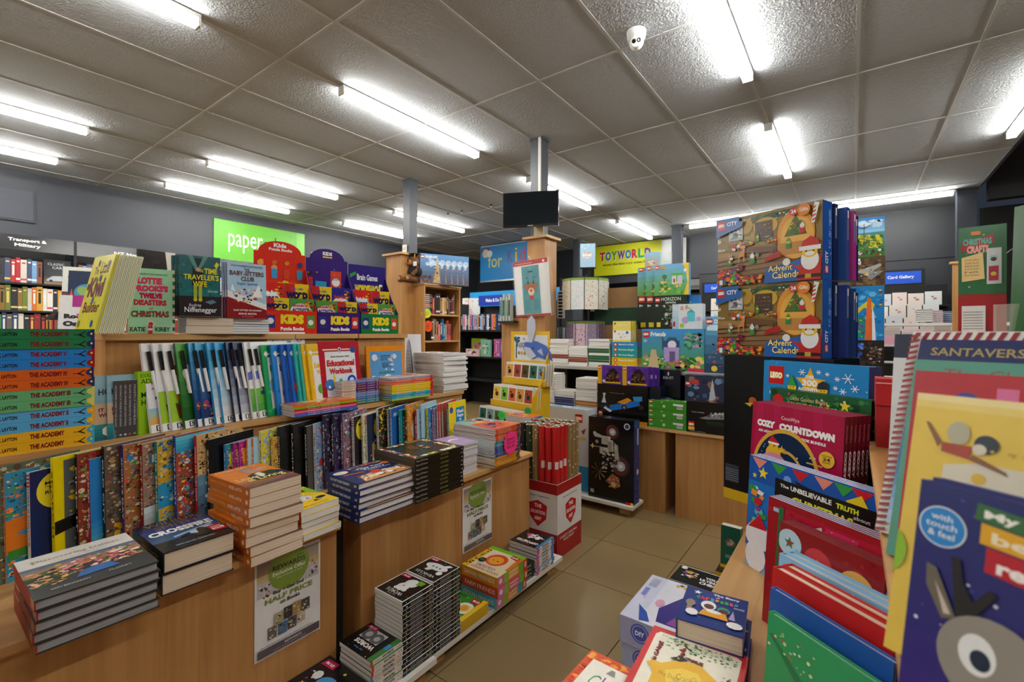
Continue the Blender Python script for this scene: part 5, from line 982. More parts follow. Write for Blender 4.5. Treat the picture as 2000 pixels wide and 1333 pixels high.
for k, (ty_, tz, dx) in enumerate(TR):
    w2 = wE+.03; tb = MB().box((dx, ty_, tz-.004), (dx+w2, ty_+.045, tz), 'e0b41c').box((dx, ty_, tz-.1), (dx+w2, ty_+.003, tz-.004), 'c99c18')
    obj('tray', tb, PRINT, r)
    CC = ['d9a04a', '3f8a4f', 'b04a3a', 'e8c04a', '6a4a30', '8ac04a', '2f6a5a', 'd96a3a', '7fa0b0']
    for j in range(5):
        for q in range(4):
            cc = CC[(j*2+k*3+ (q > 2)) % 9]
            def pack(a, cc=cc): a.r(0, 0, 1, 1, 'e9e7e0'); a.r(.06, .3, .88, .6, cc); a.c(.5, .55, .22, ['3a2a20', '5a3a25', '24402a'][(j+k) % 3], 12); a.c(.35, .72, .1, ['3a2a20', '5a3a25', '24402a'][(j+k) % 3], 8); a.r(.06, .06, .5, .1, '9a9a98')
            pm = MB().box((0, 0, -.002), (w2/5.3, .15, .002), 'e4e2da'); 
            if q == 0: pm.art((0, 0, .002), (1, 0, 0), (0, 1, 0), w2/5.3, .15, pack)
            o = obj('card_pack', pm, GLOSS, None, r.matrix_basis @ Matrix.Translation((dx+.01+j*(w2-.02)/5+q*.008, ty_+.004, tz-.012-.017*q)) @ Matrix.Rotation(-.1, 4, 'X'))
            tag(o, 'small animal model card pack, %s tray from the top, column %s, %s' % (ORD[k], ORD[j], ['in front', 'second back', 'third back', 'rearmost'][q]), 'card pack', 'animal card packs')
for x in (wE+.0,): obj('side_wall', MB().prism([(-.20, 0), (.09, 0), (.09, .09), (-.02, .25), (-.02, .29), (-.12, .40), (-.12, .45), (-.19, .60), (-.20, .60)], 0, .004, 'd9ac1a').mesh('side_wall', PRINT), PRINT, r, Matrix(((0, 0, 1, x), (0, 1, 0, 0), (1, 0, 0, 0), (0, 0, 0, 1))))
starcard(1044, 644+30, None, 0, .01, 'fff', [], '') if False else None
def star_at(p, al, r_, col, lines, lab, q=.82, n=20, ink='1a4a3a'):
    mb = MB(); pts = [((r_ if i % 2 == 0 else r_*q)*math.cos(math.pi*i/n), (r_ if i % 2 == 0 else r_*q)*math.sin(math.pi*i/n)) for i in range(2*n)]
    mb.prism(pts, -.001, 0, col); a = mb.art((-r_, -r_, 0), (1, 0, 0), (0, 1, 0), 2*r_, 2*r_)
    for i, tt in enumerate(lines): a.t(tt, .25, .55-.2*i, .5, .14, ink, -.01)
    return tag(obj('price_star', mb, MATTE, None, stand(p, al)), lab, 'price sign', 'star shaped price cards')
star_at(atY(1044, 660, EY+.17), -90, .036, '1fb87a', ['Eugy', '$9.99'], 'green star price card on the whale display header')
star_at(atY(1031, 804, EY-.1), -90, .03, '1fb060', ['Latest', 'Arrivals'], 'small green star card low on the right side of the whale display')
star_at(atY(980, 812, EY-.12), -90, .034, '3fe05a', ['New', '$7'], 'bright green star card peeping above the magazines')
tb = empty('display_table', (x0-.12, EY-.12, 0), 'beech pedestal under the yellow card display', 'table')
obj('pedestal', MB().box((0, 0, 0), (wE+.22, .36, .48)), WOODV, tb); obj('top', MB().box((-.01, -.01, .48), (wE+.23, .37, .498)), WOODX, tb)

# ================================================ BACK UNIT (facing the camera side)
BZ, BT, BY, BY2 = .583, .955, 3.13, 3.42
r = empty('display_unit', (0, 0, 0), 'beech display unit across the aisle end, loaded with construction toy boxes', 'shelving')
for nm, a_, b_ in (('cabinet', -1.50, -1.026), ('cabinet', -.956, -.30)):
    obj('front_panel', MB().box((a_, BY+.02, .0), (b_, BY+.036, BZ-.02)), WOODV, r); obj('side_panel', MB().box((b_-.016, BY+.036, 0), (b_, 3.9, BZ-.02)), WOODV, r); obj('side_panel', MB().box((a_, BY+.036, 0), (a_+.016, 3.9, BZ-.02)), WOODV, r)
obj('front_panel', MB().box((-2.1, BY+.02, 0), (-1.503, BY+.036, BZ-.02)), WOODV, r)
for a_, b_ in ((-2.12, -1.508), (-1.506, -1.0), (-.998, .25)): obj('lower_shelf', MB().box((a_, BY, BZ-.02), (b_, 3.9, BZ)), WOODX, r)
for a_, b_ in ((-2.12, -1.508), (-1.506, -1.0), (-.998, .25)): obj('upper_shelf', MB().box((a_, BY2-.09, BT-.02), (b_, 3.9, BT)), GREYM, r)
for x in (-2.12, -1.508, -1.0, -.985, -.35, .235): obj('upright', MB().box((x, BY2-.088, BZ), (x+.014, 3.9, BT-.02)), GREYM, r)
obj('back_lining', MB().box((-2.1, 3.7, BZ), (.23, 3.71, BT-.02)), BLACKM, r)
# white plinth and the two big boxes standing on it
r = empty('floor_plinth', (0, 0, 0), 'white plinth board under the big space rover box', 'plinth')
obj('white_board', MB().box((-2.1, 2.93, .055), (-1.165, 3.12, .075)), WHITE, r)
for x in (-2.0, -1.28): obj('foot', MB().box((x, 2.98, 0), (x+.07, 3.1, .055)), WOODX, r)
YELR = 'd9201c'
def logo(a, x, y, s, asp=1.):
    k = a.w/a.h; a.r(x, y, s, s*k*asp, 'c9141c'); a.t('LEGO', x+s*.08, y+s*k*.28*asp, s*.84, s*k*.44*asp, 'f0d81c', .14); a.t('LEGO', x+s*.1, y+s*k*.31*asp, s*.8, s*k*.38*asp, 'ffffff', .05)
def rover(a):
    a.r(0, 0, 1, 1, '0b0b0e')
    def wheel(x, y, r_, c): a.c(x, y, r_, '2a2a2e', 24, 1.05); a.c(x-.01, y, r_*.86, c, 22, 1.05); a.c(x, y, r_*.68, '3a3a40', 20); a.c(x, y, r_*.5, 'b0b0b8', 14); a.c(x, y, r_*.2, 'e4e4e8', 10)
    wheel(.54, .84, .15, '7a2018'); wheel(.72, .44, .2, '7a2018'); wheel(.86, .40, .1, '7a2018') if False else None
    for x, y, w_, h_ in ((.3, .68, .2, .1), (.26, .56, .2, .08), (.44, .6, .12, .14)):
        a.r(x, y, w_, h_, 'c4c0b4'); [a.r(x+w_*.12*k*1.0+.01, y+.01, .008, h_*.8, '4a4a4e') for k in range(6)]
    a.p([(.58, .72), (.66, .68), (.7, .5), (.6, .52)], 'a8a49a'); a.s(60, .3, .35, .4, .35, ['8a8478', 'c4c0b4', '3a3a3e', '9a9488'], .03, .08)
    a.p([(.12, .82), (.34, .78), (.34, .75), (.14, .76)], 'b0acac'); a.c(.15, .8, .04, 'b0acac', 10); a.c(.2, .7, .04, '8a8a8e', 10); a.star(.1, .64, .06, 'd9c98a', 4); a.r(.1, .635, .2, .008, 'a8a8a8')
    for k in range(9): t = 6.28*k/9; a.p([(.24, .34), (.24+.17*math.cos(t), .34+.11*math.sin(t)), (.25+.17*math.cos(t+.05), .35+.11*math.sin(t+.05))], 'a8946a')
    a.p([(.4, .24), (.6, .16), (.72, .2), (.7, .3), (.55, .34)], '9a5a2a'); a.s(20, .42, .15, .32, .16, ['c99a3a', '8a4a2a', 'b0acac'], .04, .08); a.c(.86, .93, .065, 'c9c9c9', 16); a.c(.86, .93, .045, '2a3a7a', 14); a.r(.84, .0, .1, .035, 'c9141c'); a.r(.94, .0, .06, .035, 'e0c03a'); a.t('NASA', .06, .06, .08, .05, 'e4e4e8', .03)
carton('toy_box', 'tall black construction toy box showing a space rover, standing on the white plinth', 'toy box', 'construction toy boxes', stand((-1.508, 2.965, ZP), -90), .335, .565, .095, '0b0b0e', rover, 'sidec' and '16347a', '141416', right=lambda a: (a.r(0, 0, 1, 1, '16347a'), a.s(50, 0, 0, 1, 1, ['1f4a9a', '12285f', '2a5ab0'], .08, .25), a.r(.55, .7, .3, .2, '9fb4d9'), a.r(.5, .35, .3, .06, 'e0dada')))
def duplo(a): a.r(0, 0, 1, 1, 'd4d8e0'); a.c(.3, .4, .2, 'a8c4e0', 16); a.s(14, .1, .1, .5, .4, ['b9a8d4', '8fb4dc', 'e0a0b0'], .05, .12); logo(a, .78, .84, .12); a.t('duplo', .8, .62, .16, .06, 'e0b81c', .04); a.p([(.88, .74), (.96, .78), (.92, .7)], 'b01c2a'); a.r(.8, .02, .2, .3, '2f8fc4')
carton('toy_box', 'pale toddler brick box behind the wrapping paper rolls', 'toy box', 'construction toy boxes', stand((-2.02, 2.99, ZP), -90), .50, .60, .1, 'd4d8e0', duplo, 'd4d8e0', 'b9cfe4', top=lambda a: (a.r(0, 0, 1, 1, 'a8c4dc'), a.s(10, .2, .2, .5, .6, ['7f8fc4', 'c04a7a', 'e4e8f0'], .08, .16), a.t('2', .03, .3, .06, .5, '1f8fb4', .05)))
# boxes on the lower shelf
def onY(pxL, pxR, Y, z, pyT=None):
    O = V3((atY(pxL, 650, Y).x, Y, z)); w_ = atY(pxR, 650, Y).x-O.x
    return O, w_, (hz(pyT, O+V3((w_/2, 0, 0)))-z if pyT else None)
def ybox(pxL, pxR, Y, z, pyT, dep, lab, **kw):
    nm = kw.pop('name', 'toy_box'); cat = kw.pop('cat', 'toy box'); grp = kw.pop('grp', 'construction toy boxes'); al = kw.pop('al', -90)
    O, w_, h_ = onY(pxL, pxR, Y, z, pyT); return carton(nm, lab, cat, grp, stand(O, al), w_, h_, dep, **kw), O, w_, h_
def f1(a):
    a.r(0, 0, 1, 1, '0c0c0f'); a.r(0, 0, 1, .1, 'c98a1c'); a.p([(.14, .42), (.3, .46), (.7, .6), (.85, .62), (.85, .5), (.6, .4), (.28, .3)], '1f6fc4'); a.p([(.4, .54), (.62, .68), (.7, .62), (.55, .5)], 'e0901c'); a.p([(.72, .72), (.9, .74), (.9, .62), (.74, .6)], '2f8fd4'); a.c(.55, .42, .055, '2a2a2e', 16); a.c(.55, .42, .025, '8a8a90', 12); a.c(.88, .46, .05, '2a2a2e', 16); a.c(.22, .4, .04, '2a2a2e', 14); a.p([(.12, .36), (.26, .26), (.3, .3), (.16, .4)], 'e4e4e8')
    a.p([(.08, .5), (.18, .5), (.15, .66), (.17, .76), (.11, .76), (.12, .66)], 'b9c4d4'); a.t('Williams Racing 1992', .25, .76, .3, .025, '8a8a90'); logo(a, .02, .17, .08); a.r(.02, .06, .08, .11, 'e0c03a')
_, O, w_, h_ = ybox(1168, 1265, BY+.005, BZ, 752, .07, 'black construction box with a blue and yellow racing car', col='0c0c0f', front=f1, sidec='0c0c0f')
def witch(a): a.r(0, 0, 1, 1, '5a2f9a'); a.s(20, .2, 0, .8, 1, ['6a3aaa', '4a2488'], .1, .2); a.r(0, 0, .17, 1, 'e0a81c'); logo(a, .02, .8, .12); a.p([(.35, .12), (.36, .5), (.5, .8), (.65, .88), (.82, .7), (.88, .12)], '1e1614'); a.s(30, .35, .1, .55, .6, ['3a2a20', 'b0621c', '6a4a2a', '2f3a5a'], .05, .12); a.c(.62, .55, .08, '4a2a3a', 12); a.r(.3, .06, .65, .07, 'e0b81c'); a.c(.26, .16, .06, 'c9d9dc', 8)
z2 = BZ+h_
for i, (a_, b_) in enumerate(((1168, 1215), (1216, 1266))): _, O, w_, h2 = ybox(a_, b_, BY+.008, z2, 714 if i == 0 else 716, .06, ('left', 'right')[i]+' purple box with a dark spooky house, on the racing car box', col='5a2f9a', front=witch)
for i, (a_, b_) in enumerate(((1267, 1272), (1273, 1281))): ybox(a_+2, b_+5, BY+.008+.045*(i+1), z2, 717+i, .03, ('first', 'second')[i]+' slim purple box behind the spooky house boxes', col='5a2f9a', front=lambda a: (a.r(0, 0, 1, 1, '5a2f9a'), a.r(.3, .4, .4, .2, 'c9b4d9')))
carton('toy_box', 'dark support box under the slim purple boxes', 'toy box', 'construction toy boxes', stand((atY(1267, 650, BY+.05).x+.002, BY+.03, BZ), -90), .09, z2-BZ-.001, .12, '101a2a', None)
def helm(a): a.r(0, 0, 1, 1, '0a1220'); a.g(0, .0, 1, .4, '123a6a', '0a1220', 5); a.c(.5, .38, .3, '7f8fa0', 22, .9); a.r(.2, .05, .6, .33, '1f6fc4'); a.r(.28, .2, .44, .1, '16181c'); a.r(.46, .05, .08, .2, '16181c'); a.t('BOBA FETT', .28, .83, .44, .05, 'b0b8c4'); a.r(.47, .9, .06, .06, 'c9c9c9')
ybox(1283, 1329, BY+.17, BZ, 722, .12, 'dark blue construction box with a helmet, in the left compartment', col='0a1220', front=helm)
def space(a): a.r(0, 0, 1, 1, '2a3350'); a.s(40, 0, 0, 1, 1, ['3f5f8a', '1f2a48', '6a8ab0', '8a6a5a'], .08, .2); a.p([(.3, .35), (.5, .28), (.75, .45), (.8, .6), (.5, .55)], 'c9502a'); a.p([(.5, .3), (.9, .2), (.8, .36)], 'c4c9d4'); a.p([(.6, .5), (.7, .95), (.78, .6)], 'b9c0cc'); a.c(.55, .45, .07, '3fa0c4', 12); logo(a, .02, .8, .12); a.t('MARVEL', .16, .83, .22, .08, 'd9303a', .05); a.r(.04, .04, .1, .12, 'e0c03a')
ybox(1338, 1416, BY+.1, BZ, 733, .1, 'space ship construction box in the right compartment', col='2a3350', front=space)
def green(a):
    a.r(0, 0, 1, 1, '3f8f2f'); logo(a, .02, .62, .09, 1.); a.r(.02, .25, .1, .2, '8fc07a'); a.c(.42, .4, .04, 'c9d9a8', 12); a.r(.66, .55, .26, .2, 'e8ece4'); a.r(.76, .2, .14, .4, 'e8e8e8'); [a.r(.77+.018*k, .25, .008, .3, '2a2a2a') for k in range(7)]; a.r(.34, .78, .05, .08, 'd9e4c9')
for i in range(3):
    O, w_, _ = onY(1267, 1341, BY+.008, BZ); tb_ = .062
    carton('toy_box', 'green construction box lying flat, %s of three' % nth(i, 3), 'toy box', 'green construction toy boxes', stand((O.x, O.y, BZ+(tb_+.001)*i), -90), w_, tb_, .09, '3f8f2f', green, None, '5fa03f', top=lambda a: a.s(24, 0, 0, 1, 1, ['8fc04a', 'e8cf3a', '2f6a2a', 'd9e4c9'], .05, .12))
def star2(a): a.r(0, 0, 1, 1, '0b0c10'); a.p([(.25, .48), (.95, .84), (1, .72), (1, .56), (.7, .5), (.4, .46)], '7f848a'); a.s(30, .4, .5, .58, .22, ['c4c8cc', '4a4e54', '9aa0a8'], .03, .08); a.g(.4, .2, .6, .2, '0b0c10', '143a20', 4); a.t('STAR WARS', .1, .64, .26, .04, 'a8acb0'); logo(a, .03, .16, .13); a.r(.03, .08, .13, .1, 'e0c03a'); a.t('75400 1359 pcs', .05, .02, .34, .035, 'a8a8a8')
ybox(1342, 1440, BY+.004, BZ, 786, .13, 'long black construction box with a grey star ship', col='0b0c10', front=star2, topc='16181c')
# upper shelf
def friends(a):
    a.g(0, 0, 1, 1, '4f9a5a', '3f8fd0', 7); a.s(120, 0, .0, 1, .42, ['3f8a3f', '6fb04a', '2f6a3a', '8fc45a', 'd96a9a', 'e8cf6a'], .05, .13); a.s(70, .68, .5, .32, .45, ['3f9a7a', '2f7a5a', '5fb08a', 'c98ad0'], .05, .12); a.p([(.4, .7), (.56, .98) if False else (.44, .8), (.56, .8), (.6, .7)], '2f5a7a'); a.r(.36, .56, .26, .16, '2f4f7a'); a.c(.5, .62, .07, 'e4d9ea', 14); a.r(.37, .2, .24, .36, 'b09ad0'); a.r(.46, .2, .09, .26, '6a5a8a'); a.r(.34, .5, .02, .3, '3a4a5a'); a.s(16, .3, .12, .5, .2, ['f0e8dc', 'c9843a', '8a5a3a', '3f6fc4'], .04, .08); a.p([(.1, .0), (.3, 0), (.24, .5), (.16, .5)], 'c9b48a'); a.r(.75, .0, .25, .08, 'c9285a'); logo(a, .02, .8, .1); a.t('Friends', .15, .82, .25, .11, 'f4f4f4', .04); a.t('12+', .03, .68, .06, .07, 'f4f4f4', .03)
_, O, w_, hF = ybox(1254, 1376, BY2, BT, 642, .09, 'wide construction box with a lilac garden house', col='3f8fd0', front=friends, sidec='2f7a9a')
def horizon(a): a.r(0, 0, 1, 1, '16261e'); a.s(70, .2, 0, .8, .8, ['2f4a3a', '1a2f28', '6a8a7a', 'c96a2a', '7fb4c4', 'b9c4b0'], .05, .14); a.p([(.5, .2), (.75, .6), (.8, .75), (.9, .4), (.8, .15)], 'a8b4b9'); logo(a, .03, .8, .15); a.t('HORIZON', .22, .84, .6, .1, 'e4e8dc', .0); a.r(.35, .76, .32, .05, '8fa89a'); a.t('9+', .04, .66, .09, .08, 'e4e4e4', .03); a.r(.08, .06, .12, .14, 'e0c03a')
hz2 = None
XS = [(1245, 1278), (1261, 1300), (1278, 1312)]
for i in range(3):
    Yb = BY2+.16-.055*i
    O, w_, h_ = onY([1245, 1261, 1278][i], [1330, 1345, 1341][i], Yb, BT+hF, 576)
    carton('toy_box', 'dark green robot creature construction box, %s of three overlapping' % ('rearmost', 'middle', 'front')[i], 'toy box', 'dark green construction boxes', stand((O.x, Yb, BT+hF), -90), w_, h_, .05, '16261e', horizon)
def blue2(a): a.g(0, 0, 1, 1, '5fa04a', '6fb0dc', 6); a.s(40, .1, 0, .8, .5, ['4f9a3f', '6fb84a', '3a7a2f', 'e0c05a'], .06, .14); a.r(.52, .35, .12, .3, 'd9d4cc'); a.r(.68, .35, .14, .3, 'c9c4d0'); a.r(.5, .62, .34, .08, '4fae3f'); a.r(.56, .4, .05, .12, '9a4a3a'); a.p([(.86, .0), (1, 0), (1, 1), (.8, 1), (.92, .8), (.96, .4)], 'ecc82c'); a.c(.3, .6, .07, '3f7a2a', 12); a.r(.29, .44, .02, .12, '6a4a2a'); a.c(.25, .2, .05, 'd9b06a', 8); logo(a, .03, .86, .1); a.r(.16, .86, .16, .09, 'c99a3a'); a.c(.9, .78, .05, 'e8e8e8', 10)
for i in range(3):
    Yb = BY2+.16-.055*i
    O, w_, h_ = onY([1245, 1261, 1278][i], [1330, 1343, 1345][i], Yb, BT+hF, 576); z3 = BT+hF+h_
    O, w_, h_ = onY([1245, 1261, 1278][i], [1330, 1343, 1345][i], Yb, z3, [520, 517, 515][i])
    carton('toy_box', 'green and blue garden house construction box, %s of three overlapping' % ('rearmost', 'middle', 'front')[i], 'toy box', 'garden house construction boxes', stand((O.x, Yb, z3), -90), w_, h_, .05, '6fb0dc', blue2)
z4 = z3+h_
ybox(1259, 1286, BY2+.12, z4, 492, .05, 'small pale blue box with a girl and dog scene, topmost', col='9fc9e4', front=lambda a: (a.g(0, 0, 1, 1, 'c9a07a', '8fc4e8', 6), a.s(14, .2, .1, .6, .4, ['e8d9b0', '8a5a3a', 'd9e4ec'], .1, .2)), grp='toys on top')
o, O, w_, h_ = ybox(1288, 1308, BY2+.12, z4, 490, .06, 'clear plastic toy package on top of the garden house boxes', col='cfd6d6', m=ACRYL, name='toy_package', cat='package', grp='toys on top')
def elephant(a): a.r(0, 0, 1, 1, 'd0dae0'); a.g(0, 0, .22, 1, '9fc4dc', 'c4d4e0', 4); a.c(.44, .35, .12, 'b9a0d0', 14); a.r(.5, .3, .26, .36, '5fc0d0'); a.p([(.5, .66), (.63, .8), (.76, .66)], '3fa8bc'); a.c(.88, .4, .08, 'c4a8d4', 12); logo(a, .28, .78, .1); a.t('duplo', .42, .78, .2, .1, 'd9a01c', .04); a.p([(.44, .9), (.5, .95), (.52, .88)], 'c9281f'); a.r(.26, .06, .12, .16, '9ac42c'); a.p([(.02, .1), (.1, .1), (.1, .3), (.04, .3)], 'b01c2a')
ybox(1313, 1372, BY2+.006, BT+hF, 593, .08, 'white toddler brick box with lilac elephant, on the garden box', col='d0dae0', front=elephant)
ybox(1329, 1366, BY2+.10, BT+hF, 576, .06, 'blue box with fireworks behind the elephant box', col='1f6fb8', front=lambda a: (a.r(0, 0, 1, 1, '1f6fb8'), a.s(20, .2, .4, .7, .5, ['e8b83a', '16408a', '3f9ad8'], .06, .14)))
def dream(a): a.g(0, 0, 1, 1, '24405a', '5fb0dc', 6); a.c(.3, .8, .25, 'c4e0f0', 12, .4); a.c(.8, .78, .2, 'c4e0f0', 12, .4); a.s(30, .1, .1, .8, .45, ['3a4a5a', '6a7a8a', 'c93a6a', '16202a'], .06, .14); logo(a, .04, .86, .2); a.t('DREAMZ', .3, .87, .6, .08, 'e8f0f4', .05); a.t('9+', .06, .74, .12, .05, 'e8f0f4', .03); a.c(.3, .08, .1, 'e0c03a', 10)
ybox(1377, 1440, BY2-.02, BT, 617, .08, 'dark blue box with silver letters and a small vehicle', col='3f8fc4', front=dream)
for i, (c, nm, t_) in enumerate((('e0b41c', 'yellow', 'Opposites Bingo!'), ('e0b41c', 'yellow', 'Opposites Bingo!'), ('1f9a9a', 'teal', 'Emotions Bingo!'), ('1f9a9a', 'teal', 'Emotions Bingo!'), ('1f86c9', 'blue', 'Beginning Sounds Bingo!'))):
    O, w_, _ = onY(1195, 1244, BY2, BT); hb = .0405
    carton('game_box', '%s bingo game box, %s of five' % (nm, nth(i, 5)), 'game box', 'bingo game boxes', stand((O.x, O.y, BT+(hb+.0008)*i), -90), w_, hb, .14, c, lambda a, t_=t_: (a.c(.15, .5, .07, 'c9302a', 12), a.c(.15, .5, .035, 'f0f0f0', 10), a.t(t_, .28, .32, .6, .36, 'f4f4ec', .02)), right=lambda a: (a.t('3', .08, .2, .2, .6, 'a8303a', .02)))
zb = BT+5*.0413
for k in range(4):
    O, w_, h_ = onY(1197, 1232, BY2+.004+.03*k, zb, 627)
    carton('card_game', 'yellow and white card game, %s upright on the bingo boxes' % ('front one', 'second', 'third', 'rearmost')[k], 'card game', 'yellow card games', stand((O.x+.012*k, O.y, zb), -90), w_, h_, .02, 'e0c43a', lambda a: (a.r(0, 0, 1, 1, 'ecd96a'), a.r(0, .1, 1, .45, 'eef0ec'), a.c(.12, .88, .06, 'c9302a', 8), a.c(.12, .5, .06, 'c9302a', 8), a.c(.8, .45, .08, '2f6fc4', 8), a.s(8, .2, .15, .6, .3, ['2a3a7a', 'e06a2a', 'c9302a'], .06, .1), a.t('Sequencing', .22, .76, .6, .1, 'f4f4ec', .02)))
# big brown carton behind
r = empty('brown_carton', stand((-1.72, 3.72, BT), -90), 'large open brown cardboard carton with a dark green band', 'carton')
def brown(a): a.r(0, .0, 1, 1, '8f6a42'); a.s(30, 0, 0, 1, 1, ['8b6740', '937047'], .05, .16); a.r(0, .52, 1, .22, '123a22')
O, w_, h_ = onY(1161, 1246, 3.72, BT, 562)
r.matrix_basis = stand(O, -90)
mb = MB().box((0, 0, -.004), (w_+.05, h_, 0), '8f6a42'); mb.art((0, 0, 0), (1, 0, 0), (0, 1, 0), w_+.05, h_, brown)
obj('front_wall', mb, MATTE, r); obj('side_wall', MB().box((0, 0, -.15), (.004, h_*.96, -.004), '7f5c38'), MATTE, r); obj('side_wall', MB().box((w_+.046, 0, -.15), (w_+.05, h_*.96, -.004), '7f5c38'), MATTE, r); obj('rear_wall', MB().box((0.004, 0, -.154), (w_+.046, h_*.97, -.15), '7f5c38'), MATTE, r)
# white edged activity books in piles
def dotsp(a): a.r(0, 0, 1, 1, 'e2dfda'); a.t('MY BIG SET', .06, .3, .5, .4, 'a86a6a'); a.c(.72, .5, .02, 'c93a2a', 6); a.c(.82, .5, .02, '3f6f9a', 6); a.c(.92, .5, .02, 'c9a03a', 6)
def pileY(n, pxL, pxR, Y, z0, tot, lab, place, cols):
    O, w_, _ = onY(pxL, pxR, Y, z0); t_ = tot/n; proto = {}
    for i in range(n):
        c, nm = cols[min(i, len(cols)-1)] if isinstance(cols, list) else cols
        mw = fr((O.x+w_+rnd.uniform(-.002, .002), Y+rnd.uniform(-.003, .003), z0+t_*i), V3((0, 1, 0)), V3((-1, 0, 0)), _Z) if False else fr((O.x+w_, Y, z0+t_*i+.0002), V3((-1, 0, 0)), V3((0, -1, 0)), _Z)
        mw = fr((O.x+w_+rnd.uniform(-.003, .003), Y+.17+rnd.uniform(-.004, .004), z0+t_*i+.0002), V3((-1, 0, 0)), V3((0, -1, 0)), _Z)
        L = '%s chunky activity book, %s of %s' % (nm, nth(i, n), place)
        if nm in proto: dup(proto[nm], mw, L)
        else: proto[nm] = book('activity_book', L, 'book', 'white-edged activity books', mw, w_, .17, t_-.0006, 'e0dcd6', None if i < n-1 else None, dotsp, 'e2dfda', pages=(PAGES if c == 'w' else mat('recess_'+c, c, .8)), m=PRINT)
        proto = proto if i < n-2 else {}
    top = MB()
    return z0+tot
W_ = ('w', 'white'); OR = ('b0722f', 'orange-edged'); NV = ('1f2f6a', 'navy-edged'); GR = ('1f5a2f', 'green-edged'); RD = ('8a3a2a', 'red-edged')
hY = lambda px, py, Y: hz(py, V3((atY(px, 650, Y).x, Y, 0)))
pileY(17, 1043, 1083, BY-.02+.04, BZ, hY(1060, 730, BY)-BZ, '', 'front left white stack', [OR]*5+[W_]*12)
pileY(12, 1084, 1122, BY+.02, BZ, hY(1100, 764, BY)-BZ, '', 'front middle white stack', [W_]*2+[NV]*7+[W_]*3)
pileY(16, 1125, 1167, BY+.02, BZ, hY(1145, 740, BY)-BZ, '', 'front right white stack', [W_]*5+[OR]*2+[W_]*9)
pileY(12, 1074, 1110, BY2, BT, hY(1090, 662, BY2)-BT, '', 'back left white stack', [W_]*3+[RD]*2+[W_]*7)
pileY(11, 1111, 1147, BY2, BT, hY(1130, 676, BY2)-BT, '', 'back middle white stack', [W_]*2+[RD]*3+[W_]*6)
pileY(12, 1150, 1190, BY2, BT, hY(1165, 662, BY2)-BT, '', 'back right white stack', [W_]*2+[GR]*3+[W_]*1+[GR]*2+[W_]*4)
# boxes stacked at the right end of the back unit
def town(a): a.g(0, 0, 1, 1, '3f7a2a', '5fa8e0', 8); a.g(0, .62, 1, .38, '8fc4ec', '3f8fd8', 5); a.s(20, 0, .7, 1, .28, ['d9e8f4', 'b9d8f0'], .15, .3); a.s(90, 0, .18, 1, .44, ['c9c02c', 'd9cf3a', 'a8a82a', '6a8a2a', '3f6a2a'], .08, .18); a.s(40, 0, 0, 1, .2, ['2f4a2a', '8a3a2a', 'd9d9d9', '3a3a40'], .05, .12); a.r(.42, .1, .02, .75, '4a5a6a'); a.p([(.1, .8), (.43, .72), (.75, .88), (.43, .75)], '4a5a6a')
def swb(a): a.r(0, 0, 1, 1, '5a452f'); a.s(80, 0, 0, 1, 1, ['6a5238', '4a3826', '7f6545', '3a2c1e'], .08, .2); a.p([(.1, .5), (.85, .75), (.9, .68), (.5, .4)], 'a8acb0'); a.p([(.5, .5), (.95, .5), (.6, .2), (.5, .3)], '8a8e94'); a.s(20, .2, .3, .6, .4, ['c9ccd0', '6a6e74', 'c9a82c'], .05, .1); a.t('STAR', .02, .86, .3, .1, 'f4f4f4', .06); a.t('WARS', .02, .75, .3, .1, 'f4f4f4', .06)
def slide(a): a.r(0, 0, 1, 1, '1f7fc4'); a.s(40, 0, 0, 1, 1, ['2f9ad8', '1a6ab0', '5fb8e4'], .1, .25); a.p([(.0, .5), (.55, .75), (.72, .66), (.66, .56), (.4, .6), (.05, .4)], 'd9c82c'); a.p([(.5, .8), (.62, .75), (.62, 0), (.42, 0)], 'e06a2a'); a.p([(.64, .6), (.7, .5), (.76, 0), (.64, 0)], 'e4e8f0'); a.r(.08, .05, .34, .38, '1f8a78'); a.s(20, .05, .02, .4, .4, ['2fc4a8', '16504a', 'd9c82c', '7a3aa0'], .06, .14); a.s(8, .82, .6, .16, .38, ['6a4a30', 'e0a82c', '2a2a30'], .08, .12)
def bots(a): a.r(0, 0, 1, 1, '2a2320'); a.s(60, 0, 0, 1, 1, ['3a3230', '1a1614', '5a4a3a'], .08, .2); a.s(30, .1, .5, .35, .45, ['2f5ab8', '1f3f8a', '5f8ae0'], .06, .14); a.s(30, .5, .45, .45, .45, ['6a6a70', '8a5a30', 'b0b0b8', '3a3a40'], .05, .12); a.s(20, .3, .05, .6, .3, ['d9c02c', 'e08a3a', 'c9c9c9', 'c9302a'], .03, .08)
zz = BT
for nm_, pxa, pxb, pT, fn, c, lab in (('', 1658, 1727, 663, bots, '2a2320', 'dark box with blue and brown robots, lowest of four'), ('', 1662, 1727, 557, slide, '1f7fc4', 'bright blue box with yellow and orange slides, second lowest of four'), ('', 1660, 1729, 500, swb, '5a452f', 'brown box with grey space fighters, second from the top of four'), ('', 1658, 1727, 424, town, '3f8fd8', 'box with blue sky and yellow trees, topmost of four')):
    Yq = BY2-.03; O, w_, h_ = onY(pxa, pxb, Yq, zz, pT)
    carton('toy_box', lab, 'toy box', 'boxes at the right end', stand(O, -90), w_, h_, .10, c, fn, right=(lambda a: a.r(0, 0, 1, 1, '1f7fc4')) if c in ('2a2320', '1f7fc4') else None)
    zz += h_+.0005

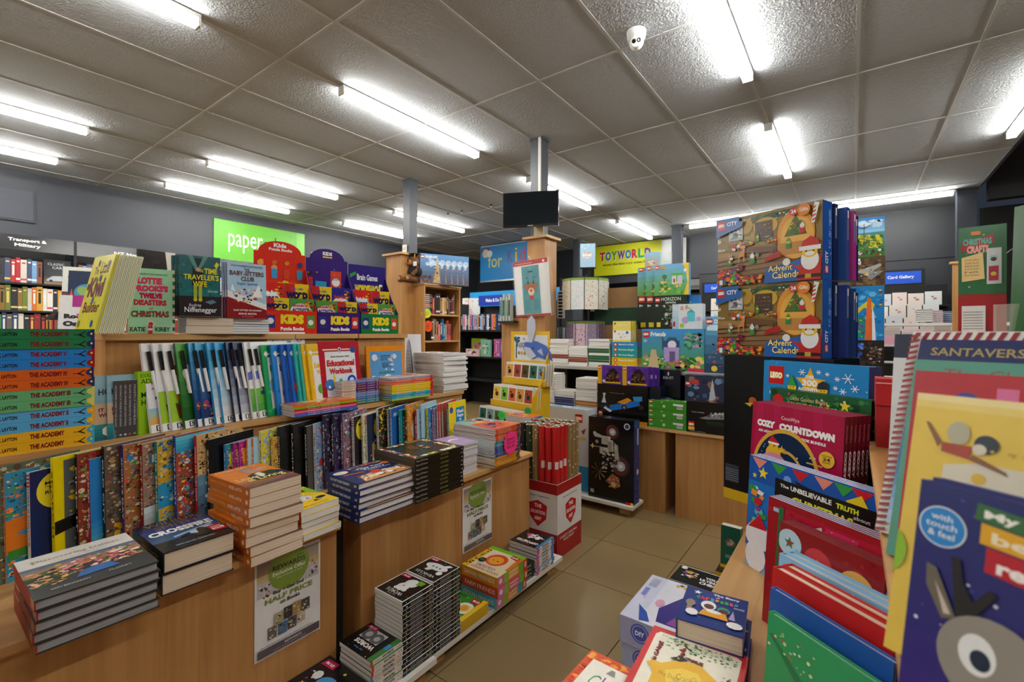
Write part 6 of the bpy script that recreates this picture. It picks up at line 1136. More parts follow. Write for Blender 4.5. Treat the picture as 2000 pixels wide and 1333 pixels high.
# ================================================ RIGHT UNIT (nearest the camera)
RX, RX2, RX3 = -.283, .034, .20
r = empty('display_unit', (0, 0, 0), 'beech stepped display unit in the right foreground under the Christmas books', 'shelving')
obj('front_panel', MB().box((RX+.014, -.4, .02), (RX+.03, 2.44, ZL-.02)), WOODV, r); obj('side_panel', MB().box((RX+.03, 2.424, .02), (1.0, 2.44, ZL-.02)), WOODV, r)
obj('lower_shelf', MB().box((RX, -.4, ZL-.02), (1.0, 2.45, ZL)), WOODH, r); obj('tier_riser', MB().box((RX2+.014, -.4, ZL), (RX2+.03, 2.0, .92)), WOODV, r)
obj('tier_shelf', MB().box((RX2, -.4, .92), (1.0, 2.02, .94)), WOODH, r); obj('top_riser', MB().box((RX3+.014, .9, .94), (RX3+.03, 2.0, 1.2)), WOODV, r); obj('top_shelf', MB().box((RX3-.01, .9, 1.2), (1.0, 2.02, 1.222)), WOODH, r)

r = empty('floor_plinth', (0, 0, 0), 'white plinth board along the right unit under the craft kits', 'plinth')
obj('white_board', MB().box((-.55, .2, .055), (RX+.012, 2.0, .075)), WHITE, r)
for y in (.4, 1.3, 1.85): obj('foot', MB().box((-.52, y, 0), (RX, y+.07, .055)), WOODH, r)
AL = -125; UN = _Z.cross(nrm(AL))
def rslab(pxL, pxR, pyR, w_, z0, lean=0):
    O = slabpx(pxL, pxR, AL, w_); R = O+UN*w_; zt = hz(pyR, R); h_ = (zt-z0)/math.cos(math.radians(lean)); return V3((O.x, O.y, z0)), h_
nA = nrm(AL)
# advent calendars with many copies behind
def cozy(a):
    a.r(0, 0, 1, 1, 'a81240'); [a.r(.05+.22*k, 0, .09, 1, 'b3164a') for k in range(4)]; a.O = a.O+a.V*(a.h*.32); a.h *= .68
    a.t('CocoWyo', .36, .86, .2, .045, 'f0e0e4', .0); a.t('COZY', .07, .765, .22, .07, 'f4f0f0', .09); a.t('COUNTDOWN', .34, .765, .58, .07, 'f4f0f0', .09); a.t('AN ADVENT COLOURING BOOK BUNDLE', .09, .71, .75, .027, 'f4e8ec', .05)
    def arch(cx, cy, r_, c):
        k = a.w/a.h; a.p([(cx+r_*math.cos(math.pi*i/24), cy+r_*k*1.15*math.sin(math.pi*i/24)) for i in range(25)]+[(cx-r_, 0.02), (cx+r_, .02)], c)
    arch(.42, .36, .38, 'dca83f'); arch(.42, .36, .345, '12284a'); arch(.42, .34, .22, 'dca83f'); arch(.42, .34, .195, '12284a'); a.r(.66, .52, .16, .012, 'dca83f')
    a.s(40, .1, .1, .66, .5, ['e8eef4'], .008, .018); a.c(.29, .52, .09, 'e8b82c', 18); a.c(.29, .6, .055, 'e8b82c', 16); a.p([(.22, .62), (.36, .63), (.27, .7)], 'c9202c'); a.r(.225, .615, .13, .018, 'f0f0f0'); a.c(.3, .6, .012, 'c95a1c', 8); a.star(.39, .58, .045, 'e8b82c'); a.c(.3, .47, .13, 'd98aae', 16, .5)
    a.p([(.46, .48), (.52, .46), (.58, .49), (.57, .42), (.52, .44), (.47, .41)], 'c01f2c'); a.c(.52, .36, .09, '2f8a3f', 16, .8); a.c(.86, .6, .075, 'e8b83a', 18); a.t('CONTAINS', .81, .625, .1, .012, '3a2010', .02); a.t('24', .825, .588, .07, .03, '3a2010', .03); a.t('BOOKS', .825, .568, .07, .012, '3a2010', .02)
def cozysp(a): a.r(0, 0, 1, 1, '5e0a22'); a.t('CocoWyo', .05, .3, .1, .4, 'b0707a'); a.t('COZY', .2, .2, .16, .6, 'e4d0d4', .06); a.t('COUNTDOWN', .4, .2, .36, .6, 'e4d0d4', .06)
def rbook(name, lab, cat, grp, O, h_, w_, t_, n=1, gap=None, front=None, lean=4, dl=0, spright=None, **kw):
    gap = gap or t_+.0015; proto = None
    for i in range(n):
        P = O-nA*(gap*i)-nA*t_; mw = stand(P, AL, lean)
        L = lab if n == 1 else '%s, %s' % (lab, 'front copy' if i == 0 else ORD[i]+' copy back')
        if proto is None:
            proto = book(name, L, cat, grp, mw, w_, h_, t_, front=front, **kw)
            if spright:
                mb = MB(); mb.box((w_, 0, .0004), (w_+.001, h_, t_), kw.get('scol', '888')); mb.art((w_+.001, h_, t_), (0, -1, 0), (0, 0, -1), h_, t_, spright); obj('spine', mb, GLOSS, proto)
        else: dup(proto, mw, L)
O, h_ = rslab(1484, 1688, 716, .35, ZL)
def act(a):
    a.r(0, 0, 1, 1, '1a86cc'); a.s(30, 0, .4, 1, .6, ['e4eef4'], .006, .014); a.O = a.O+a.V*(a.h*.3); a.h *= .7; a.r(.06, .8, .17, .155, 'c4141c'); a.t('LEGO', .075, .845, .14, .06, 'f0d81c', .14); a.t('LEGO', .08, .85, .13, .05, 'ffffff', .05); a.star(.5, .83, .15, 'e8b01c', 5, .45); a.t('OVER', .45, .87, .09, .03, 'f4f4f4', .05); a.t('300', .42, .81, .15, .055, 'f4f4f4', .05); a.t('ACTIVITIES', .38, .77, .24, .028, 'f4f4f4', .05)
    for x, y, r_ in ((.42, .92, .035), (.58, .93, .025), (.66, .92, .02), (.84, .9, .05), (.75, .89, .025), (.8, .8, .03), (.9, .83, .035), (.1, .72, .02), (.74, .82, .02), (.28, .88, .018)): [a.p([(x+r_*math.cos(t)-.003*math.sin(t), y+r_*math.sin(t)*.8+.003*math.cos(t)), (x-r_*math.cos(t)-.003*math.sin(t), y-r_*math.sin(t)*.8+.003*math.cos(t)), (x-r_*math.cos(t)+.003*math.sin(t), y-r_*math.sin(t)*.8-.003*math.cos(t)), (x+r_*math.cos(t)+.003*math.sin(t), y+r_*math.sin(t)*.8-.003*math.cos(t))], 'eef4f8') for t in (0, 1.05, 2.1)]
    a.c(.33, .79, .045, 'e8c02c', 16); a.p([(.285, .8), (.375, .8), (.32, .9)], '2f9a3f'); a.c(.315, .79, .006, '222', 6); a.c(.345, .79, .006, '222', 6); a.c(.63, .79, .045, 'e8c02c', 16); a.p([(.58, .795), (.68, .8), (.675, .85), (.63, .865), (.585, .84)], '2a2a32'); a.c(.615, .785, .006, '222', 6); a.c(.645, .785, .006, '222', 6)
for i in range(2):
    P = O-nA*.026*(i+1); mw = stand(P, AL, 2)
    o = carton('advent_box', 'bright blue activity box reading OVER 300 ACTIVITIES, %s' % ('front one' if i == 0 else 'rear one'), 'box', 'blue activity boxes', mw @ Matrix.Translation((0, 0, .0245)), .35, h_, .0245, '1a86cc', act if i == 0 else None, right=lambda a: a.r(0, 0, 1, 1, '16307a'))
def gold(a):
    a.r(0, 0, 1, 1, '1a5a2f'); a.s(160, 0, .5, 1, .5, ['246f3a', '134a24', '2f8a48', '0f3f1f'], .04, .09); a.O = a.O+a.V*(a.h*.42); a.h *= .58; a.s(16, .04, .7, .92, .27, ['c9306a', 'e8cf2c', '2f5ab8', 'c9202c', 'e4e4e4'], .02, .035); a.star(.78, .9, .055, 'e8cf3a'); a.t('Little Golden Books', .24, .885, .38, .045, 'e4d48a', .0); a.t('ADVENT CALENDAR', .2, .815, .52, .045, 'e4d48a', .01); a.c(.1, .86, .06, 'c9202c', 14)
O, h_ = rslab(1494, 1690, 782, .322, ZL)
for i in range(2):
    mw = stand(O-nA*.022*(i+1), AL, 3)
    carton('advent_box', 'dark green advent calendar box with pine branches, %s' % ('front one' if i == 0 else 'rear one'), 'box', 'pine branch advent boxes', mw @ Matrix.Translation((0, 0, .0205)), .322, h_, .0205, '1a5a2f', gold if i == 0 else None, right=lambda a: (a.r(0, 0, 1, 1, '14201a'), [a.star(.5, .9-.08*k, .3, 'a8642a') for k in range(3)]))
O, h_ = rslab(1462, 1640, 815, .285, ZL, 4)
rbook('advent_book', 'crimson COZY COUNTDOWN colouring bundle', 'book', 'crimson colouring bundles', O+nA*.01, h_, .285, .0135, 6, .0155, cozy, 4, col='a81240', scol='5e0a22', pages=mat('crimson_block', '7a1030', .6), spright=cozysp)
def incl(a):
    a.r(0, 0, 1, 1, '1f6fc4'); a.r(0, .78, 1, .22, '1a55b0'); a.g(.0, 0, 1, .2, '7fb4e4', '1f6fc4', 5)
    for i, (x, c) in enumerate(((.1, 'e08a7a'), (.28, '2f9a48'), (.46, 'c9202c'), (.64, 'e08a7a'), (.78, '2f9a48'), (.9, 'c9202c'))): a.p([(x-.07, .99-.0*i), (x+.07, .985), (x, .9)], c)
    a.star(.14, .87, .05, 'e8cf2c'); a.star(.06, .83, .025, 'e8cf2c'); a.c(.36, .88, .035, '6fa0e0', 8); a.p([(.42, .9), (.62, .86), (.66, .83), (.44, .86)], '0f2a5a'); a.p([(.8, .88), (.9, .95), (.96, .84), (.86, .78)], 'e8cf2c'); a.t('INCLUDES OVER', .74, .825, .24, .02, '1a1a1a', .03); a.t('70 STICKERS', .76, .795, .2, .02, '1a1a1a', .03)
    a.s(26, .0, .1, .2, .66, ['8a3aa0', 'c9202c', '2f9a48', 'e8902c', 'e4e4f0', '5fc4b0'], .05, .1); a.c(.12, .3, .13, 'e4e4ee', 18, .8); a.p([(.02, .36), (.2, .38), (.13, .5)], 'c01f2c'); a.c(.1, .12, .1, 'e8e8f0', 12, 1.2)
O, h_ = rslab(1457, 1708, 966, .34, ZL, 3)
rbook('activity_book', 'blue Christmas activity book with bunting, INCLUDES OVER badge', 'book', 'blue bunting activity books', O, h_, .34, .0075, 4, .010, incl, 3, col='1f6fc4', scol='1a4a8a', pages=PAGES)
def truth(a): a.r(0, 0, 1, 1, '141414'); a.t('The', .06, .93, .1, .03, 'f0f0f0', .02); a.t('UNBELIEVABLE', .18, .925, .42, .045, 'f0f0f0', .03); a.t('TRUTH', .64, .92, .2, .045, 'dfe02c', .05); a.t('about', .8, .88, .14, .03, 'f0f0f0', .0); a.t('CHRISTMAS', .2, .8, .6, .08, 'dfe02c', .04)
O, h_ = rslab(1505, 1706, 1004, .255, ZL, 4)
rbook('book', 'black book reading TRUTH in yellow letters', 'book', 'black Christmas fact books', O, h_, .255, .012, 2, None, truth, 4, col='141414', scol='101010')
def red1(a): a.r(0, 0, 1, 1, '9e1420'); a.s(90, 0, 0, 1, 1, ['c4202c', '7a0e18', 'b01a28'], .03, .07); a.r(.06, .9, .5, .03, '9ac4e0')
O, h_ = rslab(1490, 1709, 1058, .238, ZL, 4)
rbook('board_book', 'glittery red board book with blue top edge', 'book', 'glittery red board books', O, h_, .238, .0075, 4, .0088, red1, 4, col='a01420', scol='a01420', pages=mat('pale_blue_block', '8fb4d0', .7))
def red2(a): a.r(0, 0, 1, 1, 'b01230'); a.s(40, 0, .4, 1, .6, ['d9476a', '8f0e28', 'e8d9dc'], .03, .08); a.p([(.3, .9), (.46, .97), (.52, .8), (.36, .78)], 'e4dcd4'); a.p([(.82, .78), (.98, .84), (.98, .66), (.84, .62)], 'e4dcd4'); a.p([(.5, .98), (.8, .98), (.75, .7), (.55, .75)], 'c9285a'); a.s(20, .4, .6, .5, .38, ['f0e8e8'], .01, .02); a.r(0, 0, .06, 1, '2f6a3a')
O, h_ = rslab(1508, 1710, 1076, .213, ZL, 5)
rbook('board_book', 'raspberry red board book with white tags', 'book', 'raspberry red board books', O, h_, .213, .007, 3, .0082, red2, 5, col='a01230', scol='a01230', pages=mat('red_block', '8f1020', .6))
def baub(a): a.r(0, 0, 1, 1, '8f1c22'); a.s(60, 0, 0, 1, 1, ['a02a2e', '7a161c'], .04, .1); a.c(.12, .86, .13, 'b9d4e4', 22); a.c(.42, .8, .14, 'c93a40', 22); a.star(.42, .8, .05, 'e0a83a', 4); a.c(.78, .75, .16, 'e0b05a', 24); a.c(.79, .74, .05, '8f2a2a', 12); a.star(.12, .86, .06, '2f7a3f', 5); a.c(.12, .86, .02, 'c01f2c', 8); a.c(.96, .66, .05, 'e4dcd0', 12)
O, h_ = rslab(1510, 1714, 1112, .204, ZL, 5)
rbook('board_book', 'dark red board book with baubles', 'book', 'dark red bauble board books', O, h_, .204, .0075, 4, .0086, baub, 5, col='8f1c22', scol='7a161c', pages=mat('dark_red_block', '7a1a20', .6), m=GLOSS)
def lbl(a): a.r(0, 0, 1, 1, '8fc4ec'); a.s(20, 0, 0, 1, 1, ['e8f0f4', 'a8d4f0'], .02, .05); a.c(.12, .82, .06, '3a3020', 8)
O, h_ = rslab(1510, 1728, 1199, .203, ZL, 5)
rbook('board_book', 'pale sky blue board book with cream pages', 'book', 'sky blue board books', O, h_, .203, .017, 3, .0185, lbl, 5, col='8fc4ec', scol='8fc4ec', pages=CREAM, hard=True, m=PRINT)
def rcr(a): a.r(0, 0, 1, 1, 'c01a1a'); a.s(14, .1, .3, .7, .5, ['8f5a1c', 'a82a4a', 'd9a0a0'], .05, .1)
O, h_ = rslab(1494, 1730, 1247, .197, ZL, 5)
rbook('board_book', 'thick red board book with cream pages', 'book', 'thick red board books', O, h_, .197, .022, 2, .0235, rcr, 5, col='c01a1a', scol='c01a1a', pages=CREAM, hard=True, m=PRINT)
O, h_ = rslab(1490, 1729, 1302, .19, ZL, 5)
rbook('board_book', 'cobalt blue board book behind the green one', 'book', 'foreground board books', O, h_, .19, .013, 1, None, lambda a: a.r(0, 0, 1, 1, '1a55a8'), 5, col='1a55a8', scol='1a55a8', pages=PAGES, hard=True, m=PRINT)
def grn(a):
    a.r(0, 0, 1, 1, '1f9a5f')
    for k in range(6): a.p([(.02+.03*k, .84-.02*k), (.05+.03*k, .85-.02*k), (.62+.03*k, .35), (.6+.03*k, .34)], '16784a')
    a.s(20, .0, .68, .45, .24, ['c9482f', 'e4e0b4'], .02, .035); a.s(16, .5, .35, .4, .16, ['c9482f', 'e4e0b4'], .02, .035); a.s(8, .1, .3, .8, .6, ['dfe8e4'], .02, .03); a.p([(.1, .3), (.24, .36), (.25, .5), (.12, .44)], 'e4e4e4')
O, h_ = rslab(1487, 1738, 1372, .188, ZL, 5)
rbook('board_book', 'green Christmas board book in the right foreground', 'book', 'foreground board books', O, h_, .188, .012, 1, None, grn, 5, col='1f9a5f', scol='1f9a5f', pages=PAGES, hard=True, m=PRINT)
def smr(a): a.r(0, 0, 1, 1, 'b01a24'); a.c(.5, .45, .4, 'c9202c', 18); a.p([(.3, .3), (.6, .35), (.5, .6)], 'e8b83a')
for k in range(3):
    P = atZ(1500+26*k, 1345, ZL+.0); P = V3((P.x, P.y, ZL+.0))
    book('board_book', 'small red board book at the bottom edge, %s' % ('left one', 'middle one', 'right one')[k], 'book', 'small red board books', stand(V3((-.235+.035*k, .625-.01*k, ZL)), -150, 12), .07, .10+.006*k, .016, 'b01a24', smr, None, 'e4d9d4', pages=PAGES, hard=True, m=PRINT)

# advent calendar boxes on the tall black carton
CAL = slabpx(1402, 1606, -110, .38)
D0 = depth(CAL); nC = nrm(-110); UC = _Z.cross(nC)
zt = hz(432, CAL); bh = .268
def cal(a):
    a.g(0, 0, 1, .55, '7a5a3c', 'a8824f', 5); a.r(0, .5, 1, .5, '8a6f2f'); a.g(.2, .55, .22, .4, 'a8862c', 'c4a83a', 4); a.s(40, .1, .5, .5, .45, ['9a7a2f', '7a5f2c', 'b0923a'], .04, .1)
    for k in range(7): a.p([(0, .06*k), (1, .03+.075*k), (1, .035+.075*k), (0, .064*k)], '4a3420')
    a.s(70, .18, .86, .82, .13, ['2f5a24', '244a1c', '3f6a2a', '1f3f18'], .03, .08); a.s(14, .3, .86, .5, .1, ['c9202c', 'e4e4e4'], .015, .025); a.c(.5, .8, .12, 'c9a02c', 18, .7); a.c(.3, .84, .08, 'b9922c', 14)
    a.r(.4, .6, .17, .27, '4a3424'); [a.s(10, .41, .63+.055*k, .15, .04, ['8a3a2a', '3a5a7a', 'b9944a', '5a6a4a'], .015, .025, k) for k in range(4)]
    a.c(.78, .62, .165, 'e0982c', 26, 1.4); a.c(.79, .58, .145, 'eab04a', 24, 1.35); a.r(.62, .36, .33, .16, 'c4873f'); a.p([(.68, .6), (.88, .6), (.78, .88)], '4a6a24'); a.s(50, .7, .6, .17, .2, ['c9b82c', '6a8a2f', 'c9402c', '3a5a20'], .015, .03); a.star(.78, .89, .025, 'f0dc4a')
    a.r(.13, .66, .15, .22, 'b9c4cc'); a.s(20, .13, .66, .15, .2, ['7a7f84', 'e4e8ec', '5a5a50'], .02, .05)
    a.p([(.28, .46), (.62, .42), (.6, .5), (.3, .54)], '6f4a2a'); a.r(.58, .36, .02, .1, '4a3020')
    def fig(x, y, s, hat, body, skin='e8c02c'):
        a.r(x-s*.5, y, s, s*1.5, body); a.c(x, y+s*2, s*.45, skin, 12); a.p([(x-s*.5, y+s*2.1), (x+s*.5, y+s*2.1), (x, y+s*3.2)], hat)
    fig(.43, .6, .035, '2f9a3f', '3f8a3f'); fig(.6, .52, .035, 'c9202c', '8a2a2a'); fig(.72, .44, .045, '2f9a3f', '1f8a3f'); fig(.84, .62, .045, 'e4e4e4', 'c01f28', 'e8d9c9'); fig(.38, .3, .05, 'e4e4e4', '3f8a48', 'e8e4dc')
    a.s(22, .14, .5, .18, .14, ['e0902c', 'c9202c', 'e4e4e8', '3f6fc4'], .02, .05); a.s(16, .5, .55, .1, .08, ['2a2a2a', 'e0902c', '8a8a8a'], .02, .03); a.s(20, .28, .54, .12, .1, ['c9202c', 'e8cf3a', '2f7a3f'], .02, .04)
    a.p([(.23, .4), (.3, .42), (.31, .52), (.29, .54), (.26, .46)], 'c98a4a'); a.r(.24, .33, .01, .08, 'c98a4a'); a.r(.29, .34, .01, .08, 'c98a4a'); a.p([(.22, .2), (.28, .22), (.29, .3), (.24, .3)], '7a1440'); a.p([(.5, .3), (.66, .34), (.64, .42), (.58, .4), (.52, .36)], 'b01c20'); a.c(.43, .41, .02, '8a9098', 10); a.s(18, .1, .3, .09, .18, ['2f8a48', 'e4e4e4', 'e0702c'], .02, .04)
    a.s(120, 0, .0, .26, .26, ['c9202c', '1f6a9a', '2f9a3f', 'e0702c', '7a2a9a', 'e8cf3a', '8f1420'], .02, .055); a.s(60, .24, 0, .25, .16, ['c9202c', 'e8902c', '2f9a3f', 'd9402c', '7a1420'], .02, .055)
    a.p([(.5, .0), (1, 0), (1, .2), (.9, .3), (.52, .2)], '1f62b4'); a.t('Advent', .54, .15, .22, .08, '1a1a1a', .08); a.t('Advent', .54, .152, .22, .08, 'f0dc9a', .02); a.t('Calendar', .58, .05, .28, .09, '1a1a1a', .08); a.t('Calendar', .58, .052, .28, .09, 'f0dc9a', .02)
    a.p([(.72, .26), (.8, .2), (.98, .24), (1, .34), (1, 0), (.8, 0), (.82, .14)], 'c4201c'); a.r(.8, .03, .2, .045, '16161a'); a.r(.87, .025, .05, .055, 'c9a83a'); a.c(.71, .26, .035, 'e8e8e8', 12); a.c(.91, .26, .075, 'ececec', 18, 1.25); a.c(.91, .36, .065, 'ecc02c', 16, .8); a.c(.88, .37, .008, '111', 8); a.c(.94, .37, .008, '111', 8); a.c(.91, .335, .04, 'ececec', 12, .5); a.p([(.83, .4), (.99, .4), (.98, .5), (.92, .56), (.85, .5)], 'c4201c'); a.r(.82, .38, .18, .055, 'ececec')
    a.p([(0, .74), (.27, .84), (.3, .92), (.25, .93), (.25, 1), (0, 1)], '1f62b4'); a.r(.02, .84, .075, .13, 'c9141c'); a.t('LEGO', .025, .885, .065, .05, 'fff', .06); a.t('CITY', .12, .885, .11, .06, 'f4f4f4', .03)
    a.t('5+', .02, .64, .035, .06, 'f4f4f4', .03); a.t('252 pcs', .02, .52, .08, .04, 'f4f4f4', .02); a.r(.04, .03, .035, .07, 'e8e8e8')
    a.c(.77, .91, .035, 'c93030', 16, 1.05); a.t('24', .75, .885, .045, .05, 'f4f4f4', .03); a.c(.86, .91, .055, 'e0801c', 20); a.t('Gifts', .825, .89, .07, .05, 'f8f0e0', .02); a.p([(.95, .98), (.99, .96), (.95, .72), (.925, .72)], 'e8e8e8'); [a.p([(.93+.003*k, .74+.05*k), (.96, .76+.05*k), (.965, .785+.05*k), (.935, .765+.05*k)], 'c9202c') for k in range(4)]
def calside(a): a.r(0, 0, 1, 1, '1f57b0'); a.r(.65, .45, .25, .45, '5f8ad0'); a.s(30, .6, .3, .35, .6, ['1f57b0', '7fa0dc'], .1, .25); a.r(.2, .08, .4, .1, 'c9141c')
def vtext(a, t_, x, y, w_, h_, c): 
    U, Vv, O_ = a.U, a.V, a.O; b = Art(a.m, O_+U*(a.w*(x+w_))+Vv*(a.h*y), Vv, -U, a.h*h_, a.w*w_); b.z = a.z+.0003; b.t(t_, 0, 0, 1, 1, c, .04)
def calside2(a): calside(a); vtext(a, 'CITY', .25, .2, .3, .16, 'f0f0f4'); vtext(a, 'LEGO', .28, .09, .24, .08, 'ffffff')
for k in range(2):
    zb = zt-bh*(k+1)-.001*k
    mw = stand((CAL.x, CAL.y, zb), -110)
    carton('advent_calendar', ('upper', 'lower')[k]+' bright advent calendar box with elves and Santa on its front', 'advent calendar', 'construction advent calendars', mw, .38, bh, .07, '1f57b0', cal, '1f57b0', right=calside2)
    for j, (dx, dz, c, nm) in enumerate(((.015, -.075, '1c2a5a', 'navy'), (.040, -.106, ('24509a', '2a3f8a')[k], ('blue', 'indigo')[k]), (.050, -.132, 'b02f8a' if k == 0 else '24407a', 'magenta' if k == 0 else 'blue'), (.045, -.158, '1a2a6a', 'dark blue'))):
        mw2 = stand(V3((CAL.x, CAL.y, zb+.001))+UC*dx+nC*dz, -110)
        carton('advent_calendar', '%s advent box, %s behind the %s picture calendar' % (nm, ORD[j], ('upper', 'lower')[k]), 'advent calendar', 'advent boxes seen edge on', mw2, .37, bh-.012*j-.004, .03 if j in (0, 3) else .025, c, None, c, right=lambda a, c=c: (a.r(.2, .55, .5, .3, '6f7fa8'), a.r(.3, .85, .4, .1, 'e4e4e8')))
zc = zt-2*bh-.002
mb = MB().box((0, 0, -.2), (.385, zc-ZL, 0), '0d1118', t='0b0f14'); ta = mb.art((0, 0, 0), (1, 0, 0), (0, 1, 0), .385, zc-ZL, lambda a: (a.r(.02, .12, .14, .12, '3a4250'), [a.r(.02, .13+.015*k, .14, .004, '8a90a0') for k in range(6)], a.r(0, 0, 1, .07, 'e0b81c'), a.c(.33, .32, .05, '2f9a9a', 12), a.p([(.3, .4), (.4, .42), (.36, .45)], '2f9a4a'), a.c(.3, .7, .04, 'c9602c', 10), a.p([(.22, .68), (.3, .69), (.28, .66)], 'd9c02c'))); 
tag(obj('display_carton', mb, GLOSS, None, stand(V3((CAL.x, CAL.y, ZL))+UC*.035+nC*.012, -110)), 'tall black carton with a yellow strip at its foot, under the advent calendars', 'carton')
# red box on the tier
mw = stand((atZ(1711, 873, .94).x, atZ(1711, 873, .94).y, .94), -90)
r = empty('gift_box', mw, 'plain bright red folded gift box with raised lid, behind the striped book', 'box')
obj('body', MB().box((0, 0, -.08), (.06, .105, 0), 'a3121c'), MATTE, r); obj('lid', MB().box((-.001, .107, -.085), (.061, .175, .002), 'b3141f').box((-.001, .163, .002), (.061, .1655, .0025), 'e4c4c0'), MATTE, r)

# big picture books on the upper tier, right edge
TZ = .94
def tb(pxL, pyT, D, al, w_, h_, t_, lab, col, fn, lean=14, hard=True, scol=None, n=1, zb=TZ, nm='book'):
    P = atD(pxL, 650, D); P.z = zb
    for k in range(n): book(nm, lab if k == 0 else lab+', rear copy', 'book', 'big picture books on the right tier', stand(P-nrm(al)*(t_+.001)*k, al, lean), w_, h_, t_, col, fn, None, scol, pages=PAGES, hard=hard, m=PRINT)
def santa(a):
    a.r(0, 0, 1, 1, 'ddd9d4'); 
    for k in range(26): a.p([(.0+.04*k, .955), (.02+.04*k, .955), (.035+.04*k, .995), (.015+.04*k, .995)], '8f1c2c')
    for k in range(34): a.p([(.004, .0+.029*k), (.045, .012+.029*k), (.045, .026+.029*k), (.004, .014+.029*k)], '8f1c2c')
    a.r(.05, .05, .95, .9, '1a66a8'); a.g(.05, .05, .95, .35, 'a9c4e4', '1a66a8', 6); a.p([(.05, .8), (.3, .78), (.6, .84), (.8, .95), (.05, .95)], '14205a'); a.t('SANTAVERSE', .1, .87, .36, .04, 'a8925a', .02); a.s(20, .06, .1, .5, .4, ['dfe8f0', '7a5a8a', '3f8a5a'], .03, .07); a.r(.62, .82, .02, .06, '4a86b8')
tb(1718, 0, .68, -118, .30, .308, .012, 'white book with red candy stripe border and blue picture', 'ddd9d4', santa, 20)
def teal(a): a.r(0, 0, 1, 1, '4f9a86'); a.t('The Christmas', .12, .9, .5, .06, '8a5a50', .0); a.c(.3, .4, .22, 'b07a60', 20); a.c(.28, .44, .07, 'e4e4e4', 16); a.c(.26, .44, .035, '222', 12); a.star(.1, .7, .05, 'd9cf3a'); a.s(8, .05, .1, .8, .3, ['3f7a60', 'dfe4d8', '6a4a3a'], .05, .1)
tb(1741, 0, .61, -118, .27, .262, .012, 'sea green picture book behind the red one', '4f9a86', teal, 16, scol='43877a')
def redp(a): a.r(0, 0, 1, 1, 'b5142a'); a.c(.2, .86, .05, '3a3a9a', 14); a.c(.2, .86, .03, 'c95aa0', 12); a.r(.3, .84, .07, .1, 'd96aa0'); a.c(.5, .85, .08, '2f3a9a', 14, .4); a.c(.6, .4, .2, 'e8d9c9', 16)
tb(1754, 0, .56, -118, .25, .248, .010, 'bright red picture book behind the yellow one', 'b5142a', redp, 12)
def wish(a):
    a.r(0, 0, 1, 1, 'e8c64f'); a.g(0, .92, 1, .08, 'e8c64f', 'f0dc9a', 3); a.O = a.O+a.V*(a.h*.3)-a.U*.004; a.h *= .7; a.w *= .62; a.p([(.2, 0), (1, 0), (1, .64), (.75, .66), (.4, .66), (.22, .62)], 'e0d8c4'); a.t('The', .74, .5, .2, .08, 'a85a4a', .02); a.t('Wish-Keeper', .36, .38, .6, .08, 'a85a4a', .02); a.c(.4, .58, .035, 'ddb83a', 14)
    a.p([(.2, .74), (.36, .74), (.34, .67), (.2, .69)], 'b0402a'); a.c(.42, .76, .06, '24303f', 16); a.p([(.2, .74), (.12, .84), (.1, .84), (.18, .71)], '8a5a3a'); a.p([(.36, .7), (.52, .64), (.53, .62), (.34, .67)], '8a5a3a'); a.c(.39, .73, .035, 'e0d4c4', 12); a.c(.28, .8, .06, 'b9b49a', 10, 1.3); a.c(.3, .35, .02, 'a8943a', 6); a.s(5, .05, .7, .9, .22, ['c9a83a'], .02, .03); a.c(.0, .1, .09, '8fc02c', 14, 1.6)
tb(1737, 0, .43, -119, .22, .238, .008, 'large yellow picture book with a flying girl', 'e8c64f', wish, 14, scol='c9402a')
def rein(a):
    a.g(0, 0, 1, 1, '2f1f7a', '16226a', 6); a.s(30, .02, .02, .96, .96, ['dfe4f0', '4a4fa0'], .012, .03); a.O = a.O+a.V*(a.h*.22)-a.U*.004; a.h *= .78; a.w *= .62; a.c(.2, .76, .145, 'dfe6f0', 28); a.c(.2, .76, .135, '1f86d4', 26); a.t('with', .13, .795, .13, .035, 'f0f4f8', .01); a.t('touch', .1, .75, .19, .035, 'f0f4f8', .01); a.t('& feel', .12, .7, .16, .035, 'f0f4f8', .01)
    a.p([(.38, .86), (.66, .84), (.66, .93), (.39, .95)], '2f6a3a'); a.t('My', .43, .865, .18, .055, 'f4f4f0', .04); a.p([(.42, .74), (.9, .72), (.9, .82), (.42, .85)], 'e0a81c'); a.t('best', .48, .755, .34, .06, 'f0e8c8', .03); a.p([(.9, .72), (1, .71), (1, .82), (.9, .83)], '2f6a3a'); a.p([(.46, .6), (1, .57), (1, .71), (.46, .73)], 'b5142a'); a.t('reindeer', .52, .61, .6, .075, 'f4f0f0', .04)
    a.p([(.28, .62), (.33, .62), (.36, .5), (.42, .42), (.5, .52), (.54, .5), (.46, .38), (.4, .3), (.33, .32)], '17151a'); a.p([(.84, .5), (.88, .5), (.9, .4), (.98, .44), (.98, .3), (.86, .3)], '17151a'); a.p([(.14, .54), (.2, .53), (.34, .3), (.26, .27), (.15, .42)], '6a6458'); a.p([(.2, .46), (.31, .31), (.27, .3)], 'c9bdb4'); a.c(.55, .14, .3, '8f8a84', 30); a.c(.47, .17, .1, 'e4e8ec', 20, 1.3); a.c(.49, .15, .055, '16283f', 16, 1.2); a.c(.8, .1, .1, 'e4e8ec', 18, 1.2); a.c(.8, .1, .05, '16283f', 14)
tb(1776, 0, .372, -124, .17, .172, .014, 'dark blue reindeer picture book in the extreme right foreground', '1c1f6a', rein, 10, scol='2a2a7a', n=2)
